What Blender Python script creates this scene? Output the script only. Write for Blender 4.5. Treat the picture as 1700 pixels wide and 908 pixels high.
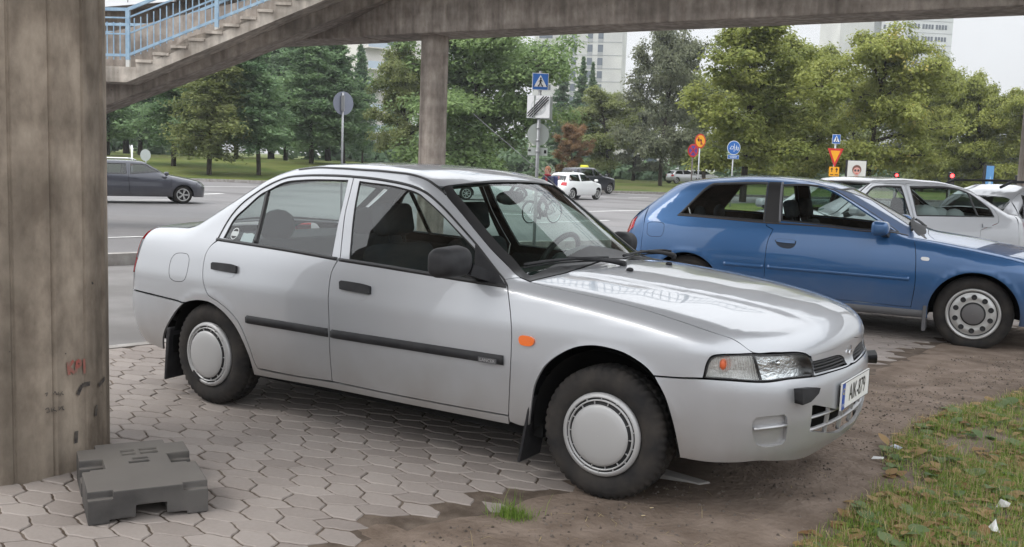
import bpy, bmesh, math, random
import numpy as np
from mathutils import Vector, Matrix
from mathutils.geometry import delaunay_2d_cdt

# ------------------------------------------------------------------ scene, camera, light
for o in list(bpy.data.objects):
    bpy.data.objects.remove(o, do_unlink=True)
scene = bpy.context.scene
COL = scene.collection
random.seed(7)
RNG = np.random.default_rng(7)
R = math.radians

CAM = np.array([1.929929, -4.456334, 1.419163])
YAW, PITCH, ROLL, FPX = -0.584367, -0.111478, 0.036763, 1650.0
_f = np.array([math.sin(YAW)*math.cos(PITCH), math.cos(YAW)*math.cos(PITCH), math.sin(PITCH)])
_r0 = np.array([math.cos(YAW), -math.sin(YAW), 0.0])
_u0 = np.cross(_r0, _f)
_r = _r0*math.cos(ROLL) + _u0*math.sin(ROLL)
_u = -_r0*math.sin(ROLL) + _u0*math.cos(ROLL)
cam = bpy.data.cameras.new('camera')
cam.sensor_width = 36.0
cam.lens = 36.0*FPX/1700.0
cam.clip_start = 0.05
cam.clip_end = 3000.0
camo = bpy.data.objects.new('camera', cam)
COL.objects.link(camo)
m3 = Matrix(((_r[0], _u[0], -_f[0]), (_r[1], _u[1], -_f[1]), (_r[2], _u[2], -_f[2])))
camo.matrix_world = Matrix.Translation(Vector(CAM)) @ m3.to_4x4()
scene.camera = camo

SUN_EL, SUN_AZ = R(52), R(215)      # overcast: a broad weak sun behind the photographer
world = bpy.data.worlds.new('World')
scene.world = world
world.use_nodes = True
nt = world.node_tree
nt.nodes.clear()
wo = nt.nodes.new('ShaderNodeOutputWorld')
bg = nt.nodes.new('ShaderNodeBackground')
sky = nt.nodes.new('ShaderNodeTexSky')
sky.sky_type = 'NISHITA'
sky.sun_disc = False
sky.sun_elevation = SUN_EL
sky.sun_rotation = SUN_AZ
sky.dust_density = 4.0
tc = nt.nodes.new('ShaderNodeTexCoord')
sep = nt.nodes.new('ShaderNodeSeparateXYZ')
nt.links.new(tc.outputs['Generated'], sep.inputs[0])
ramp = nt.nodes.new('ShaderNodeValToRGB')            # cloud deck: brighter overhead than at the horizon
ramp.color_ramp.elements[0].position = 0.0
ramp.color_ramp.elements[0].color = (.595, .603, .612, 1)
ramp.color_ramp.elements[1].position = 1.0
ramp.color_ramp.elements[1].color = (2.0, 2.05, 2.12, 1)
e_ = ramp.color_ramp.elements.new(.30); e_.color = (1.30, 1.33, 1.37, 1)
e_ = ramp.color_ramp.elements.new(.15); e_.color = (.69, .70, .71, 1)
nt.links.new(sep.outputs['Z'], ramp.inputs['Fac'])
nz = nt.nodes.new('ShaderNodeTexNoise')
nz.inputs['Scale'].default_value = 2.2
nz.inputs['Detail'].default_value = 5.0
nt.links.new(tc.outputs['Generated'], nz.inputs['Vector'])
nr = nt.nodes.new('ShaderNodeMapRange')
nr.inputs['From Min'].default_value = .3
nr.inputs['From Max'].default_value = .7
nr.inputs['To Min'].default_value = 9.0
nr.inputs['To Max'].default_value = 11.0
nt.links.new(nz.outputs['Fac'], nr.inputs['Value'])
mul = nt.nodes.new('ShaderNodeVectorMath')
mul.operation = 'SCALE'
nt.links.new(ramp.outputs['Color'], mul.inputs[0])
nt.links.new(nr.outputs['Result'], mul.inputs['Scale'])
mx = nt.nodes.new('ShaderNodeMix')
mx.data_type = 'RGBA'
mx.inputs['Factor'].default_value = .9
nt.links.new(sky.outputs['Color'], mx.inputs['A'])
nt.links.new(mul.outputs['Vector'], mx.inputs['B'])
nt.links.new(mx.outputs['Result'], bg.inputs['Color'])
bg.inputs['Strength'].default_value = 0.1
nt.links.new(bg.outputs[0], wo.inputs['Surface'])

sun = bpy.data.lights.new('sun', 'SUN')
sun.energy = 1.5
sun.angle = R(30)
sun.color = (1.0, .965, .92)
suno = bpy.data.objects.new('sun', sun)
COL.objects.link(suno)
# Nishita: rotation measured clockwise from +Y
sd = Vector((math.sin(SUN_AZ)*math.cos(SUN_EL), math.cos(SUN_AZ)*math.cos(SUN_EL), math.sin(SUN_EL)))
suno.rotation_euler = sd.to_track_quat('Z', 'Y').to_euler()
suno.location = sd*50

vs = scene.view_settings
vs.view_transform = 'Standard'
vs.look = 'None'
vs.exposure = 0.48
vs.gamma = 1.0
vs.use_curve_mapping = False
scene.cycles.use_denoising = True
scene.cycles.max_bounces = 8
scene.cycles.transparent_max_bounces = 16
scene.cycles.caustics_reflective = False
scene.cycles.caustics_refractive = False

# ------------------------------------------------------------------ picture <-> world helpers (surveying the photograph)
def ray(x, y):
    d = _f*FPX + _r*(x-850.0) - _u*(y-454.0)
    return d/np.linalg.norm(d)
def on_z(x, y, z=0.0):
    d = ray(x, y)
    return CAM + d*(z-CAM[2])/d[2]
def at_depth(x, y, dep):
    d = ray(x, y)
    return CAM + d*dep/(d@_f)

# ------------------------------------------------------------------ object helpers
def tag(o, label=None, cat=None, group=None, kind=None):
    if label: o['label'] = label
    if cat: o['category'] = cat
    if group: o['group'] = group
    if kind: o['kind'] = kind
    return o
def thing(name, label, cat, loc=(0, 0, 0), rz=0.0, group=None):
    o = bpy.data.objects.new(name, None)
    o.empty_display_size = .2
    COL.objects.link(o)
    o.location = loc
    o.rotation_euler = (0, 0, rz)
    return tag(o, label, cat, group)
def link(name, me, parent=None):
    o = bpy.data.objects.new(name, me)
    COL.objects.link(o)
    if parent is not None: o.parent = parent
    return o
def copy_tree(o, parent=None):
    c = o.copy()
    COL.objects.link(c)
    if parent is not None: c.parent = parent
    for ch in list(o.children): copy_tree(ch, c)
    return c

class MB:
    """collects verts / faces / material indices for ONE mesh object"""
    def __init__(s): s.v = []; s.f = []; s.m = []; s.sm = []
    def add(s, V, F, mi=0, smooth=False):
        b = len(s.v)
        s.v.extend([tuple(map(float, p)) for p in V])
        for f in F:
            s.f.append(tuple(int(i)+b for i in f)); s.m.append(mi); s.sm.append(smooth)
        return s
    def box(s, c, size, rz=0.0, mi=0, taper=1.0, rot=None):
        x, y, z = [a/2 for a in size]
        P = [(-x, -y, -z), (x, -y, -z), (x, y, -z), (-x, y, -z), (-x*taper, -y*taper, z), (x*taper, -y*taper, z), (x*taper, y*taper, z), (-x*taper, y*taper, z)]
        M = rot if rot is not None else Matrix.Rotation(rz, 3, 'Z')
        P = [M @ Vector(p) + Vector(c) for p in P]
        return s.add(P, [(3, 2, 1, 0), (4, 5, 6, 7), (0, 1, 5, 4), (1, 2, 6, 5), (2, 3, 7, 6), (3, 0, 4, 7)], mi)
    def bar(s, a, b, w, h, mi=0, up=(0, 0, 1)):
        a, b = Vector(a), Vector(b)
        d = (b-a); L = d.length
        if L < 1e-6: return s
        d.normalize(); u = Vector(up)
        x = d.cross(u)
        if x.length < 1e-4: x = d.cross(Vector((1, 0, 0)))
        x.normalize(); u = x.cross(d)
        P = []
        for p in (a, b):
            for sx, su in ((-1, -1), (1, -1), (1, 1), (-1, 1)):
                P.append(p + x*(sx*w/2) + u*(su*h/2))
        return s.add(P, [(3, 2, 1, 0), (4, 5, 6, 7), (0, 1, 5, 4), (1, 2, 6, 5), (2, 3, 7, 6), (3, 0, 4, 7)], mi)
    def tube(s, pts, rad, n=8, mi=0, cap=True, smooth=True):
        pts = [Vector(p) for p in pts]
        rad = [rad]*len(pts) if not hasattr(rad, '__len__') else rad
        P = []; prev = None
        for i, p in enumerate(pts):
            t = (pts[min(i+1, len(pts)-1)] - pts[max(i-1, 0)]).normalized()
            if prev is None:
                a = t.cross(Vector((0, 0, 1)))
                if a.length < .05: a = t.cross(Vector((1, 0, 0)))
            else:
                a = prev - t*prev.dot(t)
            a.normalize(); prev = a
            b = t.cross(a)
            for k in range(n):
                an = 2*math.pi*k/n
                P.append(p + (a*math.cos(an) + b*math.sin(an))*rad[i])
        F = []
        for i in range(len(pts)-1):
            for k in range(n):
                k2 = (k+1) % n
                F.append((i*n+k, i*n+k2, (i+1)*n+k2, (i+1)*n+k))
        if cap:
            F.append(tuple(range(n-1, -1, -1))); F.append(tuple((len(pts)-1)*n+k for k in range(n)))
        return s.add(P, F, mi, smooth)
    def lathe(s, prof, n=32, axis='z', c=(0, 0, 0), mi=0, mod=None, smooth=True):
        """prof: (radius, height); mi may be a list per segment"""
        P = []
        for j, (r, h) in enumerate(prof):
            for k in range(n):
                a = 2*math.pi*k/n
                rr = r + (mod(j, k) if mod else 0)
                if axis == 'z': P.append((c[0]+rr*math.cos(a), c[1]+rr*math.sin(a), c[2]+h))
                elif axis == 'y': P.append((c[0]+rr*math.cos(a), c[1]+h, c[2]+rr*math.sin(a)))
                else: P.append((c[0]+h, c[1]+rr*math.cos(a), c[2]+rr*math.sin(a)))
        b = len(s.v)
        s.v.extend(P)
        for j in range(len(prof)-1):
            for k in range(n):
                k2 = (k+1) % n
                q = (b+j*n+k, b+j*n+k2, b+(j+1)*n+k2, b+(j+1)*n+k)
                s.f.append(q if axis != 'y' else q[::-1])
                s.m.append(mi[j] if hasattr(mi, '__len__') else mi); s.sm.append(smooth)
        return s
    def prism(s, poly, o, ax, ay, depth, mi=0):
        """extruded polygon: poly 2D, placed at o with axes ax, ay; extruded by vector depth"""
        o, ax, ay, d = Vector(o), Vector(ax), Vector(ay), Vector(depth)
        A = [o + ax*p[0] + ay*p[1] for p in poly]
        B = [p + d for p in A]
        n = len(poly)
        F = [tuple(range(n)), tuple(range(2*n-1, n-1, -1))]
        for i in range(n):
            j = (i+1) % n
            F.append((j, i, n+i, n+j))
        return s.add(A+B, F, mi)
    def ball(s, c, r, n=12, mi=0, sq=(1, 1, 1), rot=None):
        P = []; F = []
        h = n//2
        for i in range(h+1):
            t = math.pi*i/h
            for k in range(n):
                a = 2*math.pi*k/n
                p = Vector((math.sin(t)*math.cos(a)*r*sq[0], math.sin(t)*math.sin(a)*r*sq[1], math.cos(t)*r*sq[2]))
                if rot is not None: p = rot @ p
                P.append(p + Vector(c))
        for i in range(h):
            for k in range(n):
                k2 = (k+1) % n
                F.append((i*n+k, (i+1)*n+k, (i+1)*n+k2, i*n+k2))
        return s.add(P, F, mi, True)
    def mesh(s, name):
        me = bpy.data.meshes.new(name)
        me.from_pydata(s.v, [], s.f)
        me.polygons.foreach_set('material_index', s.m)
        me.polygons.foreach_set('use_smooth', s.sm)
        me.update()
        return me
    def build(s, name, mats, parent=None, clean=False, bevel=0.0):
        me = s.mesh(name)
        for m in (mats if isinstance(mats, (list, tuple)) else [mats]): me.materials.append(m)
        if clean or bevel:
            bm = bmesh.new(); bm.from_mesh(me)
            bmesh.ops.remove_doubles(bm, verts=bm.verts, dist=1e-5)
            bmesh.ops.recalc_face_normals(bm, faces=bm.faces)
            if bevel:
                es = [e for e in bm.edges if len(e.link_faces) == 2 and e.calc_face_angle(0) > .5]
                bmesh.ops.bevel(bm, geom=es, offset=bevel, segments=2, affect='EDGES', profile=.6, clamp_overlap=True)
            bm.to_mesh(me); bm.free()
        return link(name, me, parent)

# ------------------------------------------------------------------ materials
MATS = {}
def mat(name, col=(.5, .5, .5), rough=.5, metal=0.0, coat=0.0, spec=.5, emit=None, es=1.0, coat_rough=.03):
    if name in MATS: return MATS[name]
    m = bpy.data.materials.new(name)
    m.use_nodes = True
    b = m.node_tree.nodes['Principled BSDF']
    b.inputs['Base Color'].default_value = (*col, 1)
    b.inputs['Roughness'].default_value = rough
    b.inputs['Metallic'].default_value = metal
    b.inputs['Coat Weight'].default_value = coat
    b.inputs['Coat Roughness'].default_value = coat_rough
    b.inputs['Specular IOR Level'].default_value = spec
    if emit:
        b.inputs['Emission Color'].default_value = (*emit, 1)
        b.inputs['Emission Strength'].default_value = es
    MATS[name] = m
    return m
def nd(m, t, **kw):
    n = m.node_tree.nodes.new(t)
    for k, v in kw.items():
        if hasattr(n, k): setattr(n, k, v)
    return n
def lk(m, a, b): m.node_tree.links.new(a, b)
def bsdf(m): return m.node_tree.nodes['Principled BSDF']
def vary(m, scale, c1, c2, detail=4, lo=.35, hi=.65, bump=0.0, bscale=None, rough=None, coord='Object', stretch=None, dist=.01, c3=None, scale3=None, lo3=.55, hi3=.7):
    """noise-mixed base colour (+ optional third colour patches, bump, roughness range)"""
    t = nd(m, 'ShaderNodeTexCoord'); src = t.outputs[coord]
    if stretch:
        mp = nd(m, 'ShaderNodeMapping'); mp.inputs['Scale'].default_value = stretch
        lk(m, src, mp.inputs['Vector']); src = mp.outputs['Vector']
    n = nd(m, 'ShaderNodeTexNoise'); n.inputs['Scale'].default_value = scale; n.inputs['Detail'].default_value = detail
    lk(m, src, n.inputs['Vector'])
    r = nd(m, 'ShaderNodeValToRGB')
    r.color_ramp.elements[0].position = lo; r.color_ramp.elements[0].color = (*c1, 1)
    r.color_ramp.elements[1].position = hi; r.color_ramp.elements[1].color = (*c2, 1)
    lk(m, n.outputs['Fac'], r.inputs['Fac'])
    out = r.outputs['Color']
    if c3:
        n3 = nd(m, 'ShaderNodeTexNoise'); n3.inputs['Scale'].default_value = scale3 or scale*.3; n3.inputs['Detail'].default_value = 6
        lk(m, src, n3.inputs['Vector'])
        r3 = nd(m, 'ShaderNodeMapRange'); r3.inputs['From Min'].default_value = lo3; r3.inputs['From Max'].default_value = hi3
        lk(m, n3.outputs['Fac'], r3.inputs['Value'])
        mxx = nd(m, 'ShaderNodeMix', data_type='RGBA')
        lk(m, r3.outputs['Result'], mxx.inputs['Factor']); lk(m, out, mxx.inputs['A'])
        mxx.inputs['B'].default_value = (*c3, 1)
        out = mxx.outputs['Result']
    lk(m, out, bsdf(m).inputs['Base Color'])
    if bump:
        nb = nd(m, 'ShaderNodeTexNoise'); nb.inputs['Scale'].default_value = bscale or scale*4; nb.inputs['Detail'].default_value = 6
        lk(m, src, nb.inputs['Vector'])
        bp = nd(m, 'ShaderNodeBump'); bp.inputs['Strength'].default_value = bump; bp.inputs['Distance'].default_value = dist
        lk(m, nb.outputs['Fac'], bp.inputs['Height']); lk(m, bp.outputs['Normal'], bsdf(m).inputs['Normal'])
    if rough:
        rr = nd(m, 'ShaderNodeMapRange'); rr.inputs['To Min'].default_value = rough[0]; rr.inputs['To Max'].default_value = rough[1]
        rr.inputs['From Min'].default_value = .3; rr.inputs['From Max'].default_value = .7
        lk(m, n.outputs['Fac'], rr.inputs['Value']); lk(m, rr.outputs['Result'], bsdf(m).inputs['Roughness'])
    return m
def glass(name, tint, refl=.06):
    if name in MATS: return MATS[name]
    m = bpy.data.materials.new(name); m.use_nodes = True
    m.node_tree.nodes.clear()
    o = nd(m, 'ShaderNodeOutputMaterial')
    t = nd(m, 'ShaderNodeBsdfTransparent'); t.inputs['Color'].default_value = (*tint, 1)
    g = nd(m, 'ShaderNodeBsdfGlossy'); g.inputs['Roughness'].default_value = .01
    lw = nd(m, 'ShaderNodeLayerWeight'); lw.inputs['Blend'].default_value = .5
    p = nd(m, 'ShaderNodeMath', operation='POWER'); p.inputs[1].default_value = 5.0
    # facing of layer weight at blend .5 = 1-|cos|
    lk(m, lw.outputs['Facing'], p.inputs[0])
    ma = nd(m, 'ShaderNodeMath', operation='MULTIPLY_ADD'); ma.inputs[1].default_value = 1-refl; ma.inputs[2].default_value = refl
    lk(m, p.outputs[0], ma.inputs[0])
    mx_ = nd(m, 'ShaderNodeMixShader')
    lk(m, ma.outputs[0], mx_.inputs['Fac']); lk(m, t.outputs[0], mx_.inputs[1]); lk(m, g.outputs[0], mx_.inputs[2])
    lk(m, mx_.outputs[0], o.inputs['Surface'])
    MATS[name] = m
    return m
def paint(name, col, metal=.0, rough=.35, coat=1.0, dirt=(.25, .22, .19), dirt_amt=.25):
    """car paint with clear coat; road dirt low on the sides (object z is height above ground)"""
    m = mat(name, col, rough, metal, coat)
    t = nd(m, 'ShaderNodeTexCoord')
    s = nd(m, 'ShaderNodeSeparateXYZ'); lk(m, t.outputs['Object'], s.inputs[0])
    n = nd(m, 'ShaderNodeTexNoise'); n.inputs['Scale'].default_value = 5.0; n.inputs['Detail'].default_value = 6
    lk(m, t.outputs['Object'], n.inputs['Vector'])
    a = nd(m, 'ShaderNodeMath', operation='MULTIPLY_ADD'); a.inputs[1].default_value = .28; 
    lk(m, n.outputs['Fac'], a.inputs[0])
    neg = nd(m, 'ShaderNodeMath', operation='MULTIPLY'); neg.inputs[1].default_value = -1.0
    lk(m, s.outputs['Z'], neg.inputs[0]); lk(m, neg.outputs[0], a.inputs[2])
    mr = nd(m, 'ShaderNodeMapRange'); mr.inputs['From Min'].default_value = -.42; mr.inputs['From Max'].default_value = -.08
    mr.inputs['To Min'].default_value = 0.02; mr.inputs['To Max'].default_value = dirt_amt*2
    lk(m, a.outputs[0], mr.inputs['Value'])
    x = nd(m, 'ShaderNodeMix', data_type='RGBA'); x.inputs['A'].default_value = (*col, 1); x.inputs['B'].default_value = (*dirt, 1)
    lk(m, mr.outputs['Result'], x.inputs['Factor']); lk(m, x.outputs['Result'], bsdf(m).inputs['Base Color'])
    c = nd(m, 'ShaderNodeMapRange'); c.inputs['From Max'].default_value = .5; c.inputs['To Min'].default_value = coat; c.inputs['To Max'].default_value = coat*.3
    lk(m, mr.outputs['Result'], c.inputs['Value']); lk(m, c.outputs['Result'], bsdf(m).inputs['Coat Weight'])
    return m
# ------------------------------------------------------------------ car body engine: a smooth solid, cut into panels along traced seams
def table(pts, sig=.03, n=1600):
    pts = sorted(pts)
    x = np.array([p[0] for p in pts]); y = np.array([p[1] for p in pts])
    # extend linearly
    e = .4
    x = np.concatenate([[x[0]-e], x, [x[-1]+e]])
    y = np.concatenate([[y[0]-(y[1]-y[0])/(x[2]-x[1])*e], y, [y[-1]+(y[-1]-y[-2])/(x[-2]-x[-3])*e]])
    xs = np.linspace(x[0], x[-1], n); ys = np.interp(xs, x, y)
    dx = xs[1]-xs[0]; k = int(3*sig/dx)+1
    g = np.exp(-.5*(np.arange(-k, k+1)*dx/sig)**2); g /= g.sum()
    yp = np.concatenate([ys[0]-(ys[1]-ys[0])*np.arange(k, 0, -1), ys, ys[-1]+(ys[-1]-ys[-2])*np.arange(1, k+1)])
    ys = np.convolve(yp, g, 'valid')
    dy = np.gradient(ys, xs)
    return lambda q: np.interp(q, xs, ys), lambda q: np.interp(q, xs, dy)
def rmax(a, b, r):
    u = np.maximum(a+r, 0); v = np.maximum(b+r, 0)
    return np.where((a > -r) & (b > -r), np.sqrt(u*u+v*v)-r, np.maximum(a, b))

def dens(P, h):
    """densify closed polyline (N,k)"""
    out = []
    n = len(P)
    for i in range(n):
        a, b = P[i], P[(i+1) % n]
        L = np.linalg.norm(b-a); k = max(1, int(math.ceil(L/h)))
        for j in range(k): out.append(a+(b-a)*j/k)
    return np.array(out)
def smooth_poly(P, corner=38, sub=5, closed=True):
    """Catmull-Rom through the points, keeping corners sharper than `corner` degrees"""
    P = np.asarray(P, float); n = len(P)
    def isc(i):
        if not closed and i in (0, n-1): return True
        a = P[i]-P[i-1]; b = P[(i+1) % n]-P[i]
        c = (a@b)/(np.linalg.norm(a)*np.linalg.norm(b)+1e-12)
        return math.degrees(math.acos(max(-1, min(1, c)))) > corner
    cs = [isc(i) for i in range(n)]
    out = []
    for i in range(n if closed else n-1):
        p1, p2 = P[i], P[(i+1) % n]
        p0 = 2*p1-p2 if cs[i] else P[i-1]
        p3 = 2*p2-p1 if cs[(i+1) % n] else P[(i+2) % n]
        t0 = (p2-p0)/2; t1 = (p3-p1)/2
        L = np.linalg.norm(p2-p1)
        for t in (t0, t1):
            l = np.linalg.norm(t)
            if l > L*1.2: t *= L*1.2/l
        for j in range(sub):
            t = j/sub; a = t*t*(3-2*t)
            out.append((2*t**3-3*t*t+1)*p1 + (t**3-2*t*t+t)*t0 + a*p2 + (t**3-t*t)*t1)
    if not closed: out.append(P[-1])
    return np.array(out)
def area2(P):
    x, y = P[:, 0], P[:, 1]
    return .5*np.sum(x*np.roll(y, -1)-y*np.roll(x, -1))
def inset(P, d):
    """offset closed CCW polygon inwards by d (simple)"""
    a = P-np.roll(P, 1, 0); b = np.roll(P, -1, 0)-P
    def nrm(v):
        n = np.stack([-v[:, 1], v[:, 0]], 1)
        return n/(np.linalg.norm(n, axis=1, keepdims=True)+1e-12)
    n = nrm(a)+nrm(b)
    l = np.linalg.norm(n, axis=1, keepdims=True)
    n = n/(l+1e-9)*np.minimum(2/(l+1e-9), 1.6)
    return P+n*d
def pip(poly, Q):
    """points in polygon (vectorised)"""
    x, y = Q[:, 0], Q[:, 1]
    ins = np.zeros(len(Q), bool)
    n = len(poly)
    for i in range(n):
        x1, y1 = poly[i]; x2, y2 = poly[(i+1) % n]
        if y1 == y2: continue
        c = ((y1 > y) != (y2 > y)) & (x < (x2-x1)*(y-y1)/(y2-y1)+x1)
        ins ^= c
    return ins
def seg_dist(poly, Q):
    d = np.full(len(Q), 1e9)
    n = len(poly)
    for i in range(n):
        a = poly[i]; b = poly[(i+1) % n]
        ab = b-a; t = np.clip(((Q-a)@ab)/(ab@ab+1e-12), 0, 1)
        d = np.minimum(d, np.linalg.norm(Q-a-t[:, None]*ab, axis=1))
    return d

class Body:
    def __init__(s, W, S, T, XF, XR, sweep=.3, cf=(.2, .25), cr=(.15, .2), crown=((-9, .06), (9, .06)), rt=.08, rc=.14, rcr=.14, arches=(), lip=.01, xm=-1.5, bulge=None, loc=(0, 0, 0), head=0.0, rside=.06, sigT=.03, axis_z=.45):
        s.W = table(W, .06)[0]; s.S, s.dS = table(S, .018)
        s.T, s.dT = table(T, sigT); s.XF = table(XF, .014)[0]; s.XR = table(XR, .02)[0]
        s.sweep, s.cf, s.cr = sweep, cf, cr
        s.crown = table(list(crown), .1)[0]; s.rt, s.rc, s.rcr = rt, rc, rcr
        s.rt = table(rt, .08)[0] if hasattr(rt, '__len__') else (lambda q: rt)
        s.arches, s.lip, s.xm, s.bulge = arches, lip, xm, bulge
        s.loc = np.array(loc, float); s.head = head; s.az = axis_z
        c, q = math.cos(head), math.sin(head)
        s.M = np.array([[c, -q, 0], [q, c, 0], [0, 0, 1]])     # local -> world
        s.ix = .5*(max(p[0] for p in T)+min(p[0] for p in T))
        s.xf = max(p[1] for p in XF); s.xr = min(p[1] for p in XR)
    def F(s, P):
        x, y, z = P[:, 0], P[:, 1], P[:, 2]
        ya = np.abs(y)
        Y = s.W(x)-s.S(z)
        for (xw, zw, ra) in s.arches:
            d = np.hypot(x-xw, z-zw)
            Y = Y + s.lip*np.exp(-((d-ra-.018)/.024)**2)*(z > .05)
        f1 = (ya-Y)/np.sqrt(1+s.dS(z)**2)
        xe = x + s.sweep*y*y*np.tanh((x-s.xm)/.45)
        T = s.T(xe)-s.crown(x)*y*y
        if s.bulge is not None: T = T + s.bulge(x, ya)
        f2 = (z-T)/np.sqrt(1+s.dT(xe)**2)
        y2 = y*y
        f3 = x-(s.XF(z)-s.cf[0]*y2-s.cf[1]*y2*y2)
        f4 = (s.XR(z)+s.cr[0]*y2+s.cr[1]*y2*y2)-x
        g = rmax(f1, f3, s.rc); g = rmax(g, f4, s.rcr)
        return rmax(g, f2, s.rt(x))
    def N(s, P, h=.004):
        G = np.stack([s.F(P+e)-s.F(P-e) for e in np.eye(3)*h], 1)
        return G/(np.linalg.norm(G, axis=1, keepdims=True)+1e-12)
    def exit(s, O, D, tmax=1.6, n=56):
        """first crossing inside -> outside along O + t D"""
        N_ = len(O); lo = np.zeros(N_); hi = np.full(N_, tmax); done = np.zeros(N_, bool)
        st = tmax/n
        for i in range(1, n+1):
            f = s.F(O+D*(i*st))
            new = (f > 0) & ~done
            lo[new] = (i-1)*st; hi[new] = i*st; done |= new
            if done.all(): break
        for _ in range(16):
            m = .5*(lo+hi); f = s.F(O+D*m[:, None]); p = f > 0
            hi = np.where(p, m, hi); lo = np.where(p, lo, m)
        return O+D*(.5*(lo+hi))[:, None]
    def px(s, pts):
        """picture points -> points of the body surface (local)"""
        out = []
        O = (CAM-s.loc) @ s.M
        for x, y in pts:
            d = ray(x, y) @ s.M
            tc_ = -(O@d); t = np.linspace(max(.5, tc_-4), tc_+4.5, 2200)
            P = O+t[:, None]*d; f = s.F(P)
            k = np.argmax(f < 0) if (f < 0).any() else -1
            if k > 0:
                a, b = t[k-1], t[k]
                for _ in range(20):
                    m = .5*(a+b)
                    if s.F((O+m*d)[None])[0] < 0: b = m
                    else: a = m
                out.append(O+.5*(a+b)*d)
            else:
                out.append(P[np.argmin(f)])
        return np.array(out)
    def xz(s, pts):
        P = np.array(pts, float)
        O = np.stack([P[:, 0], np.full(len(P), -.05), P[:, 1]], 1)
        return s.exit(O, np.tile([0, -1., 0], (len(P), 1)))
    def xy(s, pts):
        P = np.array(pts, float)
        return s.exit(np.stack([P[:, 0], P[:, 1], np.full(len(P), .25)], 1), np.tile([0, 0, 1.], (len(P), 1)))
    def fz(s, pts, rear=False):
        """(y, z) on the front / rear face"""
        P = np.array(pts, float)
        return s.exit(np.stack([np.full(len(P), s.ix), P[:, 0], P[:, 1]], 1), np.tile([-1. if rear else 1., 0, 0], (len(P), 1)), 3.0, 120)
    # charts
    AX = -.22
    def to2(s, ch, P):
        P = np.asarray(P, float)
        if ch == 'S': return np.stack([P[:, 0], .62*np.arctan2(P[:, 2]-s.az, -(P[:, 1]-s.AX))], 1)
        if ch == 'T': return P[:, :2].copy()
        if ch == 'H': return np.stack([P[:, 0]-.45*(P[:, 2]-.30), P[:, 1]], 1)
        ax = s.xf-.85 if ch == 'F' else s.xr+.85
        sg = 1 if ch == 'F' else -1
        return np.stack([.75*np.arctan2(P[:, 1], sg*(P[:, 0]-ax)), P[:, 2]], 1)
    def to3(s, ch, q):
        n = len(q)
        if ch == 'S':
            th = q[:, 1]/.62
            O = np.stack([q[:, 0], np.full(n, s.AX), np.full(n, s.az)], 1)
            return s.exit(O, np.stack([np.zeros(n), -np.cos(th), np.sin(th)], 1))
        if ch == 'T':
            return s.exit(np.stack([q[:, 0], q[:, 1], np.full(n, .30)], 1), np.tile([0, 0, 1.], (n, 1)))
        if ch == 'H':
            return s.exit(np.stack([q[:, 0], q[:, 1], np.full(n, .30)], 1), np.tile([.45, 0, 1.], (n, 1)))
        ax = s.xf-.85 if ch == 'F' else s.xr+.85
        sg = 1 if ch == 'F' else -1
        ph = q[:, 0]/.75
        O = np.stack([np.full(n, ax), np.zeros(n), q[:, 1]], 1)
        return s.exit(O, np.stack([sg*np.cos(ph), np.sin(ph), np.zeros(n)], 1))
    # panel builder -> dict(v, n, f, m)
    def panel(s, ch, outline, holes=(), grid=.035, gap=.002, skirt=.012, off=0.0, smooth=True, inner=True, sub=5, mi=0, mskirt=None, minner=1, corner=38, raw2d=False):
        def prep(o, g):
            p = np.asarray(o, float) if raw2d else s.to2(ch, o)
            if smooth: p = smooth_poly(p, corner, sub)
            if area2(p) < 0: p = p[::-1]
            k = np.linalg.norm(p-np.roll(p, -1, 0), axis=1) > 1e-4
            p = p[k]
            if g: p = inset(p, g)
            return dens(p, grid*.8)
        out = prep(outline, gap); hs = [prep(h, -gap) for h in holes]
        mn, mxx = out.min(0), out.max(0)
        gx = np.arange(mn[0]+grid*.5, mxx[0], grid); gy = np.arange(mn[1]+grid*.5, mxx[1], grid*.87)
        G = np.array([(a+(grid*.5 if j % 2 else 0), b) for j, b in enumerate(gy) for a in gx])
        if len(G):
            k = pip(out, G) & (seg_dist(out, G) > grid*.45)
            for h in hs: k &= ~pip(h, G) & (seg_dist(h, G) > grid*.45)
            G = G[k]
        loops = []; pts = []; edges = []
        for l in [out]+hs:
            b = len(pts); n = len(l)
            pts.extend(l); loops.append((b, n))
            edges += [(b+i, b+(i+1) % n) for i in range(n)]
        nb = len(pts)
        pts = np.array(list(pts)+list(G)) if len(G) else np.array(pts)
        V, E, Fc, ov, oe, of = delaunay_2d_cdt([Vector(p) for p in pts], edges, [], 0, 1e-7)
        V = np.array([(v.x, v.y) for v in V])
        tri = np.array([f for f in Fc if len(f) == 3])
        c = V[tri].mean(1)
        k = pip(out, c)
        for h in hs: k &= ~pip(h, c)
        tri = tri[k]
        P3 = s.to3(ch, V); N3 = s.N(P3)
        P3 = P3+N3*off
        # orientation
        a = P3[tri]
        fn = np.cross(a[:, 1]-a[:, 0], a[:, 2]-a[:, 0])
        flip = (fn*N3[tri].mean(1)).sum(1) < 0
        tri[flip] = tri[flip][:, ::-1]
        v = [P3]; nn = [N3]; f = [tuple(t) for t in tri]; m = [mi]*len(tri)
        base = len(P3)
        if inner and skirt > 0:
            v.append(P3-N3*skirt); nn.append(-N3)
            f += [tuple(base+i for i in t[::-1]) for t in tri]; m += [minner]*len(tri)
            base += len(P3)
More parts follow.
